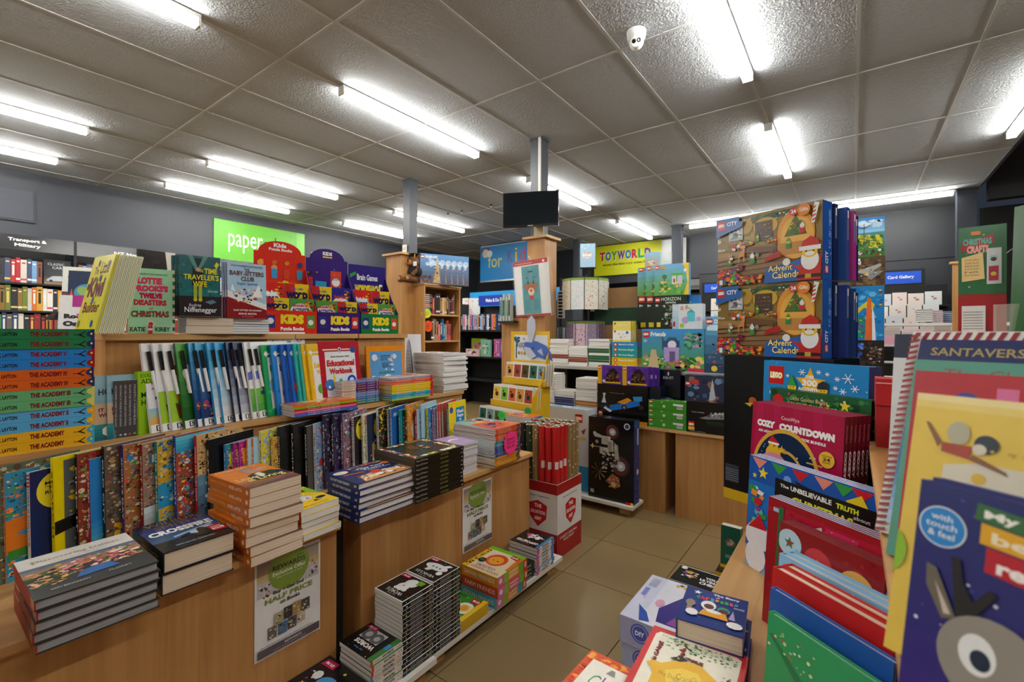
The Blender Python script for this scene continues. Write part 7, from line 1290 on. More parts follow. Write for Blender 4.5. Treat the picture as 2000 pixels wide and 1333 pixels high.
tb(1738, 0, .79, -115, .22, .29, .012, 'white and green Christmas book just left of the striped one', 'd9dce0', lambda a: (a.r(0, 0, 1, 1, 'd9dce0'), a.r(0, .86, 1, .14, '1a2440'), a.s(20, 0, .4, 1, .4, ['b02f3a', '3f7a4a', '8a8f9a'], .04, .1)), 6, scol='2a5a9a')
# Christmas crafts box and neighbours on the top
def crafts(a):
    a.r(0, .37, 1, .63, '1f6a3c'); a.r(0, 0, 1, .37, 'a3121f'); [a.c(.05+.1*k, .38, .05, 'a3121f', 10, .6) for k in range(10)]; a.p([(.06, .86), (.74, .92), (.74, .83), (.06, .77)], '9e1c2a'); a.t('CHRISTMAS', .1, .83, .6, .06, '4fae9a', .05, .0); a.t('CRAFTS', .18, .755, .46, .07, 'e8a89a', .07); a.r(.27, .92, .2, .035, 'd9802c'); a.s(6, .03, .4, .9, .55, ['e4f0e8'], .03, .05)
    a.p([(.08, .5), (.56, .52), (.52, .76), (.07, .72)], 'e4c98a'); [a.t(t_, .14, .69-.028*i, .3, .016, '7a5a3a', .0) for i, t_ in enumerate(('Includes', 'Craft book', 'Baubles to decorate', 'Decorated paper', 'Felt', 'Pipe cleaners'))]; a.r(.6, .47, .3, .32, 'c9d4d8'); a.c(.74, .7, .09, '9ac4c0', 16); a.c(.74, .69, .06, '4a3020', 14); a.r(.64, .5, .2, .13, 'b0284a'); a.c(.74, .56, .06, 'd9c03a', 12); a.r(.08, .04, .5, .24, 'dfe0e2'); [a.r(.11, .07+.025*k, .42, .008, '9a9aa0') for k in range(7)]
P = atD(1871, 650, 1.28)
O, w_ = V3((P.x, P.y, ZT)), None
PT = hz(442, O)-ZT
w_ = reach(O, -100, 1966)
carton('craft_box', 'green and red Christmas Crafts box with a cream list', 'box', 'boxes on the right top shelf', stand(O, -100, 3), w_, PT, .04, '1f6a3c', crafts)
P2 = O+_Z.cross(nrm(-100))*(w_+.004)
carton('craft_box', 'dark green box edge standing right of the crafts box', 'box', 'boxes on the right top shelf', stand(P2+nrm(-100)*.05, -130, 3), .05, PT+.03, .02, '1f5a24', None)
carton('picture_package', 'brown and red picture package at the right frame edge', 'package', 'boxes on the right top shelf', stand(P2+nrm(-100)*.09+V3((.035, 0, 0)), -125, 4), .2, PT+.06, .02, '4a3024', lambda a: (a.r(0, 0, 1, 1, '3a5a3a'), a.s(30, 0, 0, 1, 1, ['8a4a3a', '2a2020', '2f9ac4', 'd9d9d4', 'b01c2a'], .08, .24), a.r(0, .2, .1, .5, '2f9ad0')))
r = empty('leaflet_holder', stand(O+nrm(-100)*.06+V3((w_*.75, 0, 0)), -105), 'clear acrylic leaflet holder in front of the crafts box', 'holder')
obj('front_plate', MB().box((0, 0, 0), (.11, .085, .003)), ACRYL, r); obj('side_plate', MB().box((0, 0, -.03), (.003, .085, 0)), ACRYL, r); obj('divider', MB().box((.055, 0, -.03), (.058, .085, 0)), ACRYL, r); obj('base', MB().box((0, 0, -.03), (.11, .003, 0)), ACRYL, r)

# floor side of the right unit: craft kits, story books, crackers book
def diy(a):
    a.r(0, 0, 1, 1, 'd9d9e8'); a.r(0, .0, .2, 1, 'c9cce4'); a.p([(.35, .1), (.9, .1), (.98, .6), (.85, .85), (.5, .8), (.3, .35)], '3a2a80'); a.p([(.5, .5), (.85, .5), (.85, .85), (.55, .78)], '5fb4b4'); a.p([(.6, .72), (.84, .72), (.82, .86), (.62, .82)], 'd9c03a'); a.p([(.45, .12), (.8, .12), (.8, .3), (.5, .3)], '8a4a9a'); a.s(14, .3, .84, .65, .14, ['e0b02c', '4a9ab0', '2a3a8a', 'e4e4ea'], .04, .08); a.p([(.1, .3), (.22, .2), (.3, .05), (.2, .02)], '2f4fa8'); a.c(.28, .45, .05, 'd9a0c0', 10, 1.6); a.r(.04, .5, .05, .18, '7f84d0'); [a.r(.05+.02*k, .72, .008, .2, '9a9ab0') for k in range(5)]
for i in range(3):
    tb_ = .085
    mb = MB().box((0, 0, 0), (.30, .30, tb_), '9da2c4', t='d9d9e8')
    mb.art((0, 0, tb_), (1, 0, 0), (0, 1, 0), .3, .3, diy)
    mb.art((0, 0, 0), (1, 0, 0), (0, 0, 1), .3, tb_, lambda a: (a.r(0, 0, 1, 1, '9da2c4'), a.c(.22, .55, .1, '4a5ab8', 24), a.c(.22, .55, .085, '9da2c4', 22), a.c(.22, .55, .075, '4a5ab8', 22), a.t('DIY', .17, .46, .1, .17, 'e4e4f0', .04)))
    P = atZ(1212, 1198, ZP+3*.0855)
    tag(obj('craft_kit', mb, GLOSS, None, fr((P.x+.004*(i % 2), P.y-.006*i+.006, ZP+(tb_+.0005)*i), V3((1, 0, 0)), V3((0, 1, 0)), _Z.copy())), 'lilac craft kit box with round DIY mark, %s of three' % nth(i, 3), 'craft kit', 'lilac craft kit boxes')
def story(a):
    a.r(0, 0, 1, 1, '16307a'); a.t('The Story', .45, .88, .42, .07, 'f0f0f4', .04); a.t('of', .5, .83, .06, .035, 'f0f0f4', .03)
    for k, (ch, c) in enumerate(zip('Christmas', ['4fae4f', 'c9306a', 'e04a2f', '3fa0d8', 'e8902c', '4fae3f', '3fae6a', 'e04a6a', '3fa0d8'])): a.t(ch, .2+.075*k, .70, .06, .09, c, .06)
    a.star(.2, .86, .07, 'e4e0e8'); a.c(.42, .55, .12, 'e4e0e8', 18, 1.2); a.c(.43, .52, .08, '5a3424', 16); a.c(.66, .5, .1, '2f9a8a', 16); a.c(.66, .46, .08, '5a3020', 16); a.p([(.3, .25), (.75, .25), (.7, .42), (.36, .42)], 'd9982c'); a.c(.52, .4, .12, 'e8e0e0', 14, .4); a.c(.14, .5, .08, '8f8078', 14, 1.3); a.r(.1, .3, .08, .2, '8f8078'); a.c(.2, .25, .1, 'e4e0e8', 9); a.c(.85, .18, .12, 'ececec', 9, .8); a.p([(.75, .3), (.85, .3), (.8, .55)], 'b09ad0'); a.s(14, .05, .05, .9, .6, ['c9702c', '3fa08a'], .02, .035); a.t('touch and feel', .8, .62, .16, .05, 'dfe6f4', .02)
P1 = atZ(1320, 1206, ZL+.082); P = atZ(1453, 1246, ZL+.082); U = (P-P1); wq = U.length; U.normalize(); Vv = _Z.cross(U)
for i in range(2):
    book('story_book', ('lower', 'upper')[i]+' thick blue padded book reading The Story of Christmas', 'book', 'blue padded story books', fr(V3((P1.x+.006*(1-i), P1.y+.004*(1-i), ZL+.041*i)), U, Vv, _Z.copy()), wq, .135, .040, '16307a', story, None, '122a6a', pages=CREAM, hard=True)
def cheat(a): a.r(0, 0, 1, 1, '1a1a1c'); a.r(.0, .94, 1, .03, 'e4e4e4'); a.t('YOUR', .55, .55, .3, .12, 'f0f0f0', .05); a.t('ULTIMATE', .48, .38, .45, .13, 'f0f0f0', .05); a.t('CHEAT', .5, .2, .4, .14, 'f0f0f0', .05); a.s(24, .1, .3, .34, .5, ['e0c02c', '6a4a8a', 'c9804a', 'e4e4e4'], .06, .12); a.c(.1, .84, .06, 'f0f0f0', 14)
P = atZ(1307, 1128, ZP+.12)
for i in range(4): book('game_guide', 'black game guide reading ULTIMATE CHEAT, %s of four' % nth(i, 4), 'book', 'black game guides', flat((P.x+.003*(i % 2), P.y, ZP+.0295*i), -90, -2), .215, .15, .029, '1a1a1c', cheat, None, '1a1a1c', pages=GREY)
P = atZ(1405, 1110, ZP)
mb = MB().box((0, 0, 0), (.13, .2, ZP-.001), '17171a', t='1c1c20', f='d9b81c'); tag(obj('game_box', mb, GLOSS, None, Matrix.Translation((P.x-.01, P.y-.04, 0))), 'flat black and yellow box on the floor under the green card game', 'game box')
carton('game_box', 'dark green card game box with a bird, standing upright behind the guides', 'game box', None, stand((P.x, P.y+.02, ZP), -95, 3), .09, .205, .04, '0f5a48', lambda a: (a.r(0, 0, 1, 1, '0f5a48'), a.c(.5, .62, .28, '6a5a4a', 10, .8), a.s(10, .3, .52, .4, .2, ['a8a090', '4a3a30', 'c9b49a'], .08, .2), a.r(.25, .3, .4, .02, '9ab4a8'), a.r(.25, .26, .4, .02, '9ab4a8'), a.r(0, 0, 1, .08, 'd9c02c')), topc='c9c9c0')
# cardboard dump bin carrying the two big picture books at the bottom edge
r = empty('book_bin', (0, 0, 0), 'low cardboard bin in front of the right unit holding two large picture books', 'bin')

def crack(a):
    a.r(0, 0, 1, 1, 'c92a2a'); a.p([(.07, .08), (.93, .08), (.95, .9), (.9, .93), (.1, .93), (.06, .88)], 'e8e2d0')
    a.s(110, .1, .72, .82, .2, ['2f7a45', '4f9a5a', '246a3a', '8fc09a'], .015, .045); a.s(50, .12, .45, .07, .35, ['6a1420', '8a1c28'], .02, .04); a.s(34, .36, .6, .07, .26, ['6a1420', '8a1c28'], .02, .04); a.s(60, .8, .2, .1, .4, ['6a1420', '8a1c28'], .02, .045); a.s(26, .42, .62, .2, .06, ['6a1420'], .02, .04)
    a.p([(.1, .42), (.16, .47), (.24, .47), (.4, .6), (.6, .62), (.8, .48), (.88, .25), (.85, .08), (.2, .08), (.2, .3), (.16, .38)], 'e8b428'); a.p([(.3, .4), (.45, .5), (.6, .5), (.7, .35), (.5, .2), (.35, .25)], 'efcc4a'); a.p([(.3, .58), (.4, .66), (.48, .62), (.4, .57)], '16202a'); a.c(.38, .61, .012, 'd9a83a', 8)
    for k, (t_, x, y) in enumerate((('Hey Duggy', .26, .3), ('Cracker', .42, .34), ('Christmas', .56, .36), ('Story', .7, .2))): a.t(t_, x, y, .2, .07, '6a4a1a', -.02)
for (nm, px, py, z_, al, fn, col, lab) in (('picture_book', 1278, 1222, .625, -100, crack, 'c92a2a', 'red-bordered picture book with a yellow cracker at the bottom edge'),):
    P = atZ(1462, 1285, z_); P1 = atZ(px, py, z_); U = (P-P1); wq = U.length; U.normalize(); Vv = _Z.cross(U)
    book(nm, lab, 'book', 'large books at the bottom edge', fr(P1-Vv*.2-_Z*.012, U, Vv, _Z.copy()), wq, .2, .012, col, fn, None, 'b02424', hard=True, m=PRINT)
def chb(a):
    a.r(0, 0, 1, 1, 'd94a1c'); a.s(50, 0, .9, 1, .1, ['e8801c', 'c9301c', 'eda02c'], .04, .09); a.s(50, 0, 0, .1, 1, ['e8801c', 'c9301c', 'eda02c'], .04, .09); a.r(.09, .05, .86, .86, 'e8e4d8'); a.t('C', .2, .6, .1, .17, '1f8a5a', -.01); a.t('h', .32, .6, .08, .18, '8a3a9a', -.01); a.t('ristmas', .42, .6, .4, .16, 'c9302a', -.01); a.t('Annie', .62, .76, .16, .06, '8a8a88', -.03); a.p([(.3, .82), (.4, .82), (.37, .88), (.33, .88)], '8a8a88')
P1 = atZ(1156, 1268, .60); P = atZ(1330, 1352, .60); U = (P-P1); wq = U.length; U.normalize(); Vv = _Z.cross(U)
bm = fr(V3((P1.x, P1.y, 0))-Vv*.22+U*.03, U, Vv, _Z.copy()); r.matrix_basis = bm
obj('carton', MB().box((0, 0, 0), (wq-.05, .19, .575), 'b08a5a'), MATTE, r); obj('lid_flap', MB().box((0, -.004, .5), (wq-.05, 0, .575), 'a37f52'), MATTE, r)
book('picture_book', 'orange-bordered white book beginning Ch at the bottom edge', 'book', 'large books at the bottom edge', fr(P1-Vv*.24-_Z*.014, U, Vv, _Z.copy()), wq, .24, .012, 'd94a1c', chb, None, 'c9401c', hard=True, m=PRINT)

# ================================================ MIDDLE DISTANCE
# door cover packet hung on the middle post casing
def door(a):
    a.r(0, 0, 1, 1, 'dedede'); a.r(0, .92, 1, .08, 'b8141f'); a.r(0, 0, 1, .035, 'b8141f'); a.t('door decoration cover for the season', .05, .945, .5, .02, 'f0dcdc'); a.c(.88, .955, .03, 'f4e8e8', 8); a.r(.05, .04, .18, .86, 'ececec'); a.r(.77, .04, .18, .86, 'e4e4e4'); a.r(.24, .04, .5, .86, '4f9aa4')
    for x in (.3, .54):
        for y in (.1, .4, .66): a.r(x, y, .15, .2, '478f99')
    a.r(.42, .78, .14, .03, '2a2a2a'); a.c(.49, .5, .13, 'a8602c', 20, 1.0); a.c(.49, .44, .09, 'e4c9a8', 16); a.c(.49, .46, .035, 'd9201c', 12); a.p([(.38, .58), (.42, .66), (.36, .7), (.4, .7), (.44, .58)], '2a1c14'); a.p([(.6, .58), (.56, .66), (.62, .7), (.58, .7), (.54, .58)], '2a1c14'); a.c(.34, .54, .05, 'a8602c', 10); a.c(.64, .54, .05, 'a8602c', 10); a.c(.44, .53, .012, '111', 6); a.c(.54, .53, .012, '111', 6); a.p([(.42, .36), (.56, .36), (.52, .33), (.56, .3), (.42, .3), (.46, .33)], 'c01f2a')
O, w_, h_ = onY(1009, 1079, 3.43, 0)
zb = hz(620, V3((O.x, 3.43, 0))); h_ = hz(514, V3((O.x, 3.43, 0)))-zb
r = empty('door_cover_packet', stand(V3((O.x, 3.43, zb)), -93, -4) @ Matrix.Rotation(math.radians(2), 4, 'Z'), 'wrapped reindeer door cover packet with red header, hung on the middle post', 'packet')
mb = MB().box((0, 0, -.008), (w_, h_, 0), 'dedede'); mb.art((0, 0, 0), (1, 0, 0), (0, 1, 0), w_, h_, door); obj('card', mb, PRINT, r)
obj('plastic_sleeve', MB().box((-.012, -.005, -.012), (w_+.03, h_+.004, .006)), WRAP, r); obj('hook', MB().tube((w_*.5, h_, -.02), (w_*.5, h_+.03, .01), .006, 'd9d9d9'), GLOSS, r)
# tablet sign on a stand
mw, _ = face(1132, 1163, -65, .21, None, None, 525); 
def stk(a): a.r(0, 0, 1, 1, 'a9c8e0'); a.c(.45, .52, .3, 'e8e8e4', 18, .7); a.t('STICKERS', .24, .55, .44, .1, 'c9705a', .03); a.t('$4 and up', .28, .4, .36, .1, 'c9902c', .02); a.s(10, .05, .75, .9, .22, ['e4f0f4', '2f5ab8'], .04, .08)
r = empty('sign_screen', mw, 'pale blue sticker sign screen on a thin stand before the toy sign', 'sign')
hh = hz(487, mw.translation)-mw.translation.z; hh = .34
mb = MB().box((0, 0, -.02), (.21, hh, 0), '16181c'); mb.art((0, 0, 0), (1, 0, 0), (0, 1, 0), .21, hh, lambda a: (a.r(0, 0, 1, 1, '16181c'), setattr(a, 'O', a.O+a.U*.004+a.V*.02), setattr(a, 'w', .202), setattr(a, 'h', hh-.024), stk(a)))
obj('screen', mb, GLOSS, r); zz_ = mw.translation.z
obj('stem', MB().box((.09, -zz_, -.05), (.13, .05, -.02), '1a1c20'), GLOSS, r)
# sticker spinner rack
SX, SY = atD(1143, 650, 4.1).x, atD(1143, 650, 4.1).y
r = empty('sticker_rack', (SX, SY, 0), 'tall black spinner rack hung with sticker sheets, behind the white book piles', 'rack')
obj('pole', MB().tube((0, 0, 0), (0, 0, 1.75), .018, '17181b').tube((0, 0, 0), (0, 0, .03), .2, '17181b', 20), MATTE, r)
for z in (1.33, 1.70): obj('ring', MB().tube((0, 0, z), (0, 0, z+.008), .19 if z > 1.5 else .155, '2a2b2e', 16), MATTE, r)
SC = [['e4e0d4', 'd9b04a', 'c9c9c4'], ['dcd4c0', 'c9806a', '8fa8a0'], ['e4e8ea', 'c4ccd4', 'b0b8c0'], ['e8e4d8', 'e0701c', '3f9a7a'], ['d4d0c8', '3a3a3a', '5f8a5a']]
for row in range(2):
    for k in range(8):
        an = -150+k*34 if row == 0 else -145+k*34
        nn = nrm(an); ww = .115 if row == 0 else .12; hh_ = .27
        if row == 0: c0, c1, c2 = SC[k % 5]
        else: c0, c1, c2 = [('8a7f98', 'a89ab8', '5a5068'), ('6a5a70', 'c96a3a', '7f8fb8'), ('c4aab8', '5a2038', '3a1828')][k % 3]
        mb = MB().box((-ww/2, -hh_, -.001), (ww/2, 0, .001), c0)
        mb.art((-ww/2, -hh_, .001), (1, 0, 0), (0, 1, 0), ww, hh_, lambda a: (a.r(0, 0, 1, 1, c0), a.s(60, .06, .03, .88, .86, [c1, c2, c0], .05, .11), a.r(0, .92, 1, .08, '8fb04a' if row == 0 else '6a7a3a')))
        o = obj('sticker_sheet', mb, GLOSS, None, stand(V3((SX, SY, 1.70 if row == 0 else 1.33))+nn*(.20 if row == 0 else .165), an))
        tag(o, 'sticker sheet on the %s ring of the spinner, %s from the left' % (('upper', 'lower')[row], ORD[k]), 'sticker sheet', 'sticker sheets on the spinner')

# ---- bookcase by the left post with sloped rows of books
BXX, BYY = -3.86, 3.40
pb = atX(828, 650, -3.86); BY0 = pb.y; BY1 = atX(899, 650, -3.86).y
r = empty('bookcase', (0, 0, 0), 'beech bookcase by the left post, three open shelves of books', 'shelving')
BH = hz(556, V3((-3.86, BY0, 0)))
obj('end_panel', MB().box((-4.18, BY0, 0), (-3.86, BY0+.02, BH)), WOODV, r); obj('end_panel', MB().box((-4.18, BY1-.02, 0), (-3.86, BY1, BH)), WOODV, r)
obj('back_panel', MB().box((-4.18, BY0+.02, 0), (-4.17, BY1-.02, BH)), WOODV, r)
SZ = [hz(747-.0, V3((-3.86, (BY0+BY1)/2, 0))) for _ in (0,)]
mid = V3((-3.86, (BY0+BY1)/2, 0)); SZ = [hz(714, mid), hz(669, mid), hz(618, mid), BH-.02]
for z in SZ+[.1, .5]: obj('shelf', MB().box((-4.17, BY0+.02, z), (-3.862, BY1-.02, z+.018)), WOODH, r)
obj('top', MB().box((-4.2, BY0-.01, BH-.001), (-3.85, BY1+.01, BH+.014)), WOODH, r)
SBN = 'paperback'
def spines(y0, y1, X, z, hmax, dpt, lab, grp, cols, facing='+x', tmin=.018, tmax=.04, hmin=.7, maxn=99, gap=0):
    """upright books, spines to the room; each its own object"""
    y = y0; i = 0
    while y < y1-tmin and i < maxn:
        t_ = min(rnd.uniform(tmin, tmax), y1-y); h_ = hmax*rnd.uniform(hmin, 1); c, nm = rnd.choice(cols)
        mb = MB(); d_ = dpt*rnd.uniform(.85, 1); q = c
        c2 = rnd.choice(['e8e4dc', '1c1c20', 'd9c06a', 'c93a3a', 'e8e4dc'])
        if facing == '+x':
            mb.box((-d_, 0, 0), (0, t_*.94, h_), c, t='ddd8cc'); a = mb.art((0, 0, 0), (0, 1, 0), (0, 0, 1), t_*.94, h_); pos = (X, y, z)
        else:
            mb.box((0, 0, 0), (t_*.94, d_, h_), c, t='ddd8cc'); a = mb.art((0, 0, 0), (1, 0, 0), (0, 0, 1), t_*.94, h_); pos = (y, X, z)
        k = rnd.random(); a.st = .0005
        a.r(.28, .3, .44, .45, c2) if k < .5 else a.r(0, .1, 1, .08, c2); a.r(.2, .82, .6, .06, c2)
        o = obj(SBN, mb, PRINT, None, Matrix.Translation(pos)); tag(o, '%s book spine, %s from the left %s' % (nm, ORD[i] if i < len(ORD) else 'far', lab), 'book', grp)
        y += t_+gap; i += 1
C1 = [('2a2a2e', 'black'), ('8a2a2a', 'dark red'), ('c93a2a', 'red'), ('2f4a7a', 'blue'), ('6a6058', 'grey-brown'), ('d9d0c0', 'cream'), ('3f7a4a', 'green'), ('c98a3a', 'orange'), ('1a1c22', 'charcoal')]
C2 = [('d9609a', 'pink'), ('2f8ac4', 'sky blue'), ('d9862c', 'orange'), ('3a3a40', 'charcoal'), ('c9502c', 'rust'), ('8f8f94', 'grey'), ('e4dccb', 'cream')]
spines(BY0+.17, BY1-.06, -3.90, SZ[2]+.018, .26, .2, 'on the top bookcase shelf', 'books in the beech bookcase', C1)
spines(BY0+.15, BY1-.12, -3.90, SZ[1]+.018, .27, .2, 'on the middle bookcase shelf', 'books in the beech bookcase', C2)
for z, n, w_, nm in ((SZ[2]+.018, 10, .15, 'the flat pile up in the bookcase'), (SZ[0]+.018, 5, .36, 'the black pile low in the bookcase')):
    for i in range(n):
        c, k = rnd.choice(C1) if w_ < .2 else ('17181b', 'black'); t_ = .022
        mb = MB().box((-.2, 0, 0), (0, w_*.95, t_), c); a = mb.art((0, 0, 0), (0, 1, 0), (0, 0, 1), w_*.95, t_); a.r(.2, .3, .5, .4, 'd9d4cc')
        tag(obj('book', mb, PRINT, None, Matrix.Translation((-3.90, BY0+.022, z+i*(t_+.001)))), '%s flat book, %s of %s' % (k, nth(i, n), nm), 'book', 'flat books in the beech bookcase')
# construction sets on top of the bookcase
def castle(a): a.g(0, 0, 1, 1, '6a6a80', '5f9ad8', 7); a.s(30, .2, .5, .8, .4, ['d9e8f4', 'b4d0ec'], .1, .24); logo(a, .03, .84, .13); a.t('DREAMLAND', .18, .86, .5, .09, 'f0f0f4', .05); a.p([(.5, .05), (.8, .05), (.74, .5), (.66, .9), (.6, .5)], 'c9b48a'); a.s(30, .48, .05, .34, .6, ['e0c07a', 'a88a5a', 'd9862c', '4a6a8a'], .05, .1); a.s(30, 0, 0, .45, .3, ['6a4a3a', 'a8703a', '3a4a6a'], .06, .12)
for i in range(5):
    c = ['5f9ad8', '4f86c4', '3f5a8a', '2f4a7a', '8fb03a'][i]
    O, w_, h_ = onX(820, 869, -3.95, -28, 497, BH+.014)
    P = V3((-3.95+.030*i, atX(820, 650, -3.95).y+.067*i, BH+.014))
    carton('toy_box', 'castle picture construction box on the bookcase, %s from the left' % ORD[i], 'toy box', 'castle construction boxes', stand(P, -28), .30, h_*1.0, .05, c, castle)
# teddy bear with graduation cap
tp = V3((-3.99, BY0+.06, BH+.014)); tq = atD(806, 650, depth((-3.99, BY0+.02))); 
r = empty('teddy_bear', Matrix.Translation((tq.x+.02, tq.y+.0, BH+.016)) @ Matrix.Rotation(math.radians(8), 4, 'Z') @ Matrix.Scale(1.4, 4), 'brown teddy bear with a black graduation cap sitting on the bookcase edge', 'teddy bear')
fur = '6f4420'
obj('body', MB().ball((0, 0, .075), .06, fur, 16, 10, (1, .85, 1.15)), MATTE, r, None, True)
obj('gown', MB().ball((0, .0, .085), .0625, '15151a', 16, 10, (1.02, .9, .95)).ball((-.055, -.01, .09), .03, '15151a', 10, 8, (1, 1, 1.3)).ball((.055, -.01, .09), .03, '15151a', 10, 8, (1, 1, 1.3)), MATTE, r, None, True)
hb = MB().ball((0, -.01, .175), .05, fur, 18, 12, (1.05, 1, .95)); obj('head', hb, MATTE, r, None, True)
obj('muzzle', MB().ball((0, -.052, .165), .022, 'a8764a', 12, 8).ball((0, -.073, .17), .008, '111111', 8, 6), MATTE, r, None, True)
for s_ in (-1, 1):
    obj('ear', MB().ball((s_*.042, 0, .215), .018, fur, 12, 8, (1, .5, 1)), MATTE, r, None, True); obj('eye', MB().ball((s_*.018, -.055, .188), .005, '0a0a0a', 8, 6), GLOSS, r, None, True)
    obj('leg', MB().tube((s_*.03, -.02, .03), (s_*.045, -.11, .025), .024, fur, 12, .02).ball((s_*.045, -.115, .03), .026, fur, 12, 8, (1, .6, 1.15)).ball((s_*.045, -.131, .03), .015, 'b08a60', 10, 6, (1, .3, 1)), MATTE, r, None, True)
    obj('arm', MB().tube((s_*.05, -.01, .12), (s_*.05, -.07, .065), .017, fur, 10, .016).ball((s_*.05, -.072, .063), .017, fur, 10, 6), MATTE, r, None, True)
obj('cap', MB().tube((0, -.005, .212), (0, -.005, .232), .036, '15151a', 14).box((-.055, -.06, .232), (.055, .05, .237), '15151a').tube((.05, -.05, .235), (.052, -.055, .2), .003, 'c9a83a', 6), MATTE, r)
obj('paper_tag', MB().box((.05, -.07, .13), (.085, -.068, .165), 'ececec'), MATTE, r)
star_at(V3((-3.855, BY0+.03, 0))+V3((0, 0, hz(613, V3((-3.86, BY0, 0))))), -50, .058, 'dfe82c', ['Christmas', 'Gifts'], 'yellow star card on the bookcase corner')
mb = MB(); mb.prism([(.045*math.cos(6.2832*i/16), .065*math.sin(6.2832*i/16)) for i in range(16)], -.001, 0, 'ff5a1c'); mb.art((-.04, -.06, 0), (1, 0, 0), (0, 1, 0), .08, .12, lambda a: (a.t('from', .3, .65, .4, .1, 'a82a10'), a.t('$5', .3, .42, .4, .16, 'a82a10'), a.t('each', .3, .25, .4, .1, 'a82a10')))
tag(obj('price_card', mb, MATTE, None, stand(V3((-3.855, BY0+.06, hz(638, V3((-3.86, BY0, 0))))), -50)), 'orange oval price card below the yellow star on the bookcase', 'price sign')

# ---- black shelving of activity books behind (below the blue banner)
KY = 5.9
xa, xb = atY(895, 650, KY).x, atY(1030, 650, KY).x
kz = lambda py, px=940: hz(py, V3((atY(px, 650, KY).x, KY, 0)))
r = empty('black_shelving', (0, 0, 0), 'black wall shelving of activity books below the blue hanging banner', 'shelving')
obj('back_panel', MB().box((xa, KY+.36, 0), (xb+.4, KY+.38, kz(592))), BLACKM, r)
for py in (645, 697, 742): z = kz(py); obj('shelf', MB().box((xa, KY, z-.03), (xb+.4, KY+.36, z)), BLACKM, r)
for x in (xa, xb+.4): obj('upright', MB().box((x-.012, KY+.02, 0), (x+.012, KY+.36, kz(592))), BLACKM, r)
hd = MB().box((xa, KY+.3, kz(597)), (xb+.45, KY+.33, kz(567)), '1a9ae0'); obj('blue_header', hd, PRINT, r)
mb = MB().box((0, 0, 0), (atY(979, 650, KY).x-atY(927, 650, KY).x, .015, kz(577)-kz(597)), '1a3ab0'); wq = atY(979, 650, KY).x-atY(927, 650, KY).x; mb.art((0, 0, 0), (1, 0, 0), (0, 0, 1), wq, kz(577)-kz(597), lambda a: a.t('Make & Do', .28, .34, .5, .34, 'f0f0f4', .04))
tag(obj('shelf_sign', mb, PRINT, None, Matrix.Translation((atY(927, 650, KY).x, KY+.1, kz(597)))), 'deep blue shelf sign reading Make & Do', 'sign')
C3 = [('d9709a', 'pink'), ('7fb4d4', 'pale blue'), ('24407a', 'navy'), ('1f2f5a', 'dark navy'), ('16181c', 'black'), ('d9862c', 'orange'), ('e4e0d8', 'white'), ('3a2a4a', 'plum')]
spines(xa+.03, xb-.42, KY+.04, kz(645), .27, .2, 'on the upper black shelf', 'books on the black shelving', C3, '-y', .02, .035, .9)
spines(xa+.75, xb+.3, KY+.05, kz(697), .3, .2, 'on the second black shelf', 'books on the black shelving', [('7a3fb0', 'purple'), ('8f5ac4', 'lilac'), ('7a3fb0', 'purple'), ('d96aa0', 'pink')], '-y', .02, .03, .95)
for k, (px0, px1, py, c, cs, nm) in enumerate(((914, 942, 659, '8a9a2a', ['c94a8a', 'e4e0d0', '4a6a2a'], 'olive and pink craft kit box'), (910, 935, 682, 'd9b4bc', ['e8dcd9', '5a2a3a'], 'pale pink craft kit box'), (939, 958, 664, '7fb4a0', ['d9cf9a', '5a9a8a', '3f7a9a'], 'mint green wave picture book'))):
    O, w_, h_ = onY(px0, px1, KY+.02-.05*(k == 1), kz(697), py); h_ = min(h_, .3) if k != 1 else h_
    zb = kz(697)+(0 if k else 0); carton('craft_box', nm+' on the second black shelf', 'box', 'boxes on the black shelving', stand(V3((O.x, O.y+(.09 if k == 0 else 0), zb)), -90), w_, h_, .04, c, lambda a, c=c, cs=cs: (a.r(0, 0, 1, 1, c), a.s(14, .1, .1, .8, .8, cs, .12, .3)))
for k, (px0, c) in enumerate(((903, 'e8e0dc'), (915, 'e4d9dc'), (926, 'dfe4e4'))):
    O, w_, h_ = onY(px0, px0+11, KY+.26, kz(618), 583); carton('sticker_pad', 'white sticker pad on the back row of the black shelving, %s from left' % ORD[k], 'pad', 'white sticker pads', stand(O, -90), w_, h_, .01, c, lambda a, c=c: (a.r(0, 0, 1, 1, c), a.s(12, .1, .1, .8, .8, ['c93a5a', '3f7a5a', '2a2a2a'], .06, .16)))
obj('shelf', MB().box((xa, KY+.24, kz(618)-.02), (xb+.4, KY+.36, kz(618))), BLACKM, bpy.data.objects['black_shelving'])
# beech side stand with hung tubes beside the middle post
r = empty('side_stand', (0, 0, 0), 'small beech stand left of the middle post with pens and pads', 'stand')
O, w_, _ = onY(980, 1012, 3.62, 0); zs = hz(622, V3((O.x, 3.62, 0)))
obj('board', MB().box((O.x, 3.62, 0), (-2.42, 3.64, zs)), WOODV, r)
for k in range(4):
    q = O.x+.03+.034*k; o = obj('hanging_pen_set', MB().box((q, 3.55, zs-.03), (q+.022, 3.6, zs+.2+.03*(k % 2)), 'c4d0c9').box((q+.004, 3.548, zs+.02), (q+.018, 3.55, zs+.17), ['3f8a9a', '2a5a3a', '8fb4a0', '2f3a4a'][k]), GLOSS); tag(o, 'hanging pen packet left of the middle post, %s from the left' % ORD[k], 'pen packet', 'hanging pen packets')
o = obj('small_shelf', MB().box((O.x, 3.54, zs-.05), (O.x+.2, 3.62, zs-.03)), BLACKM, r)
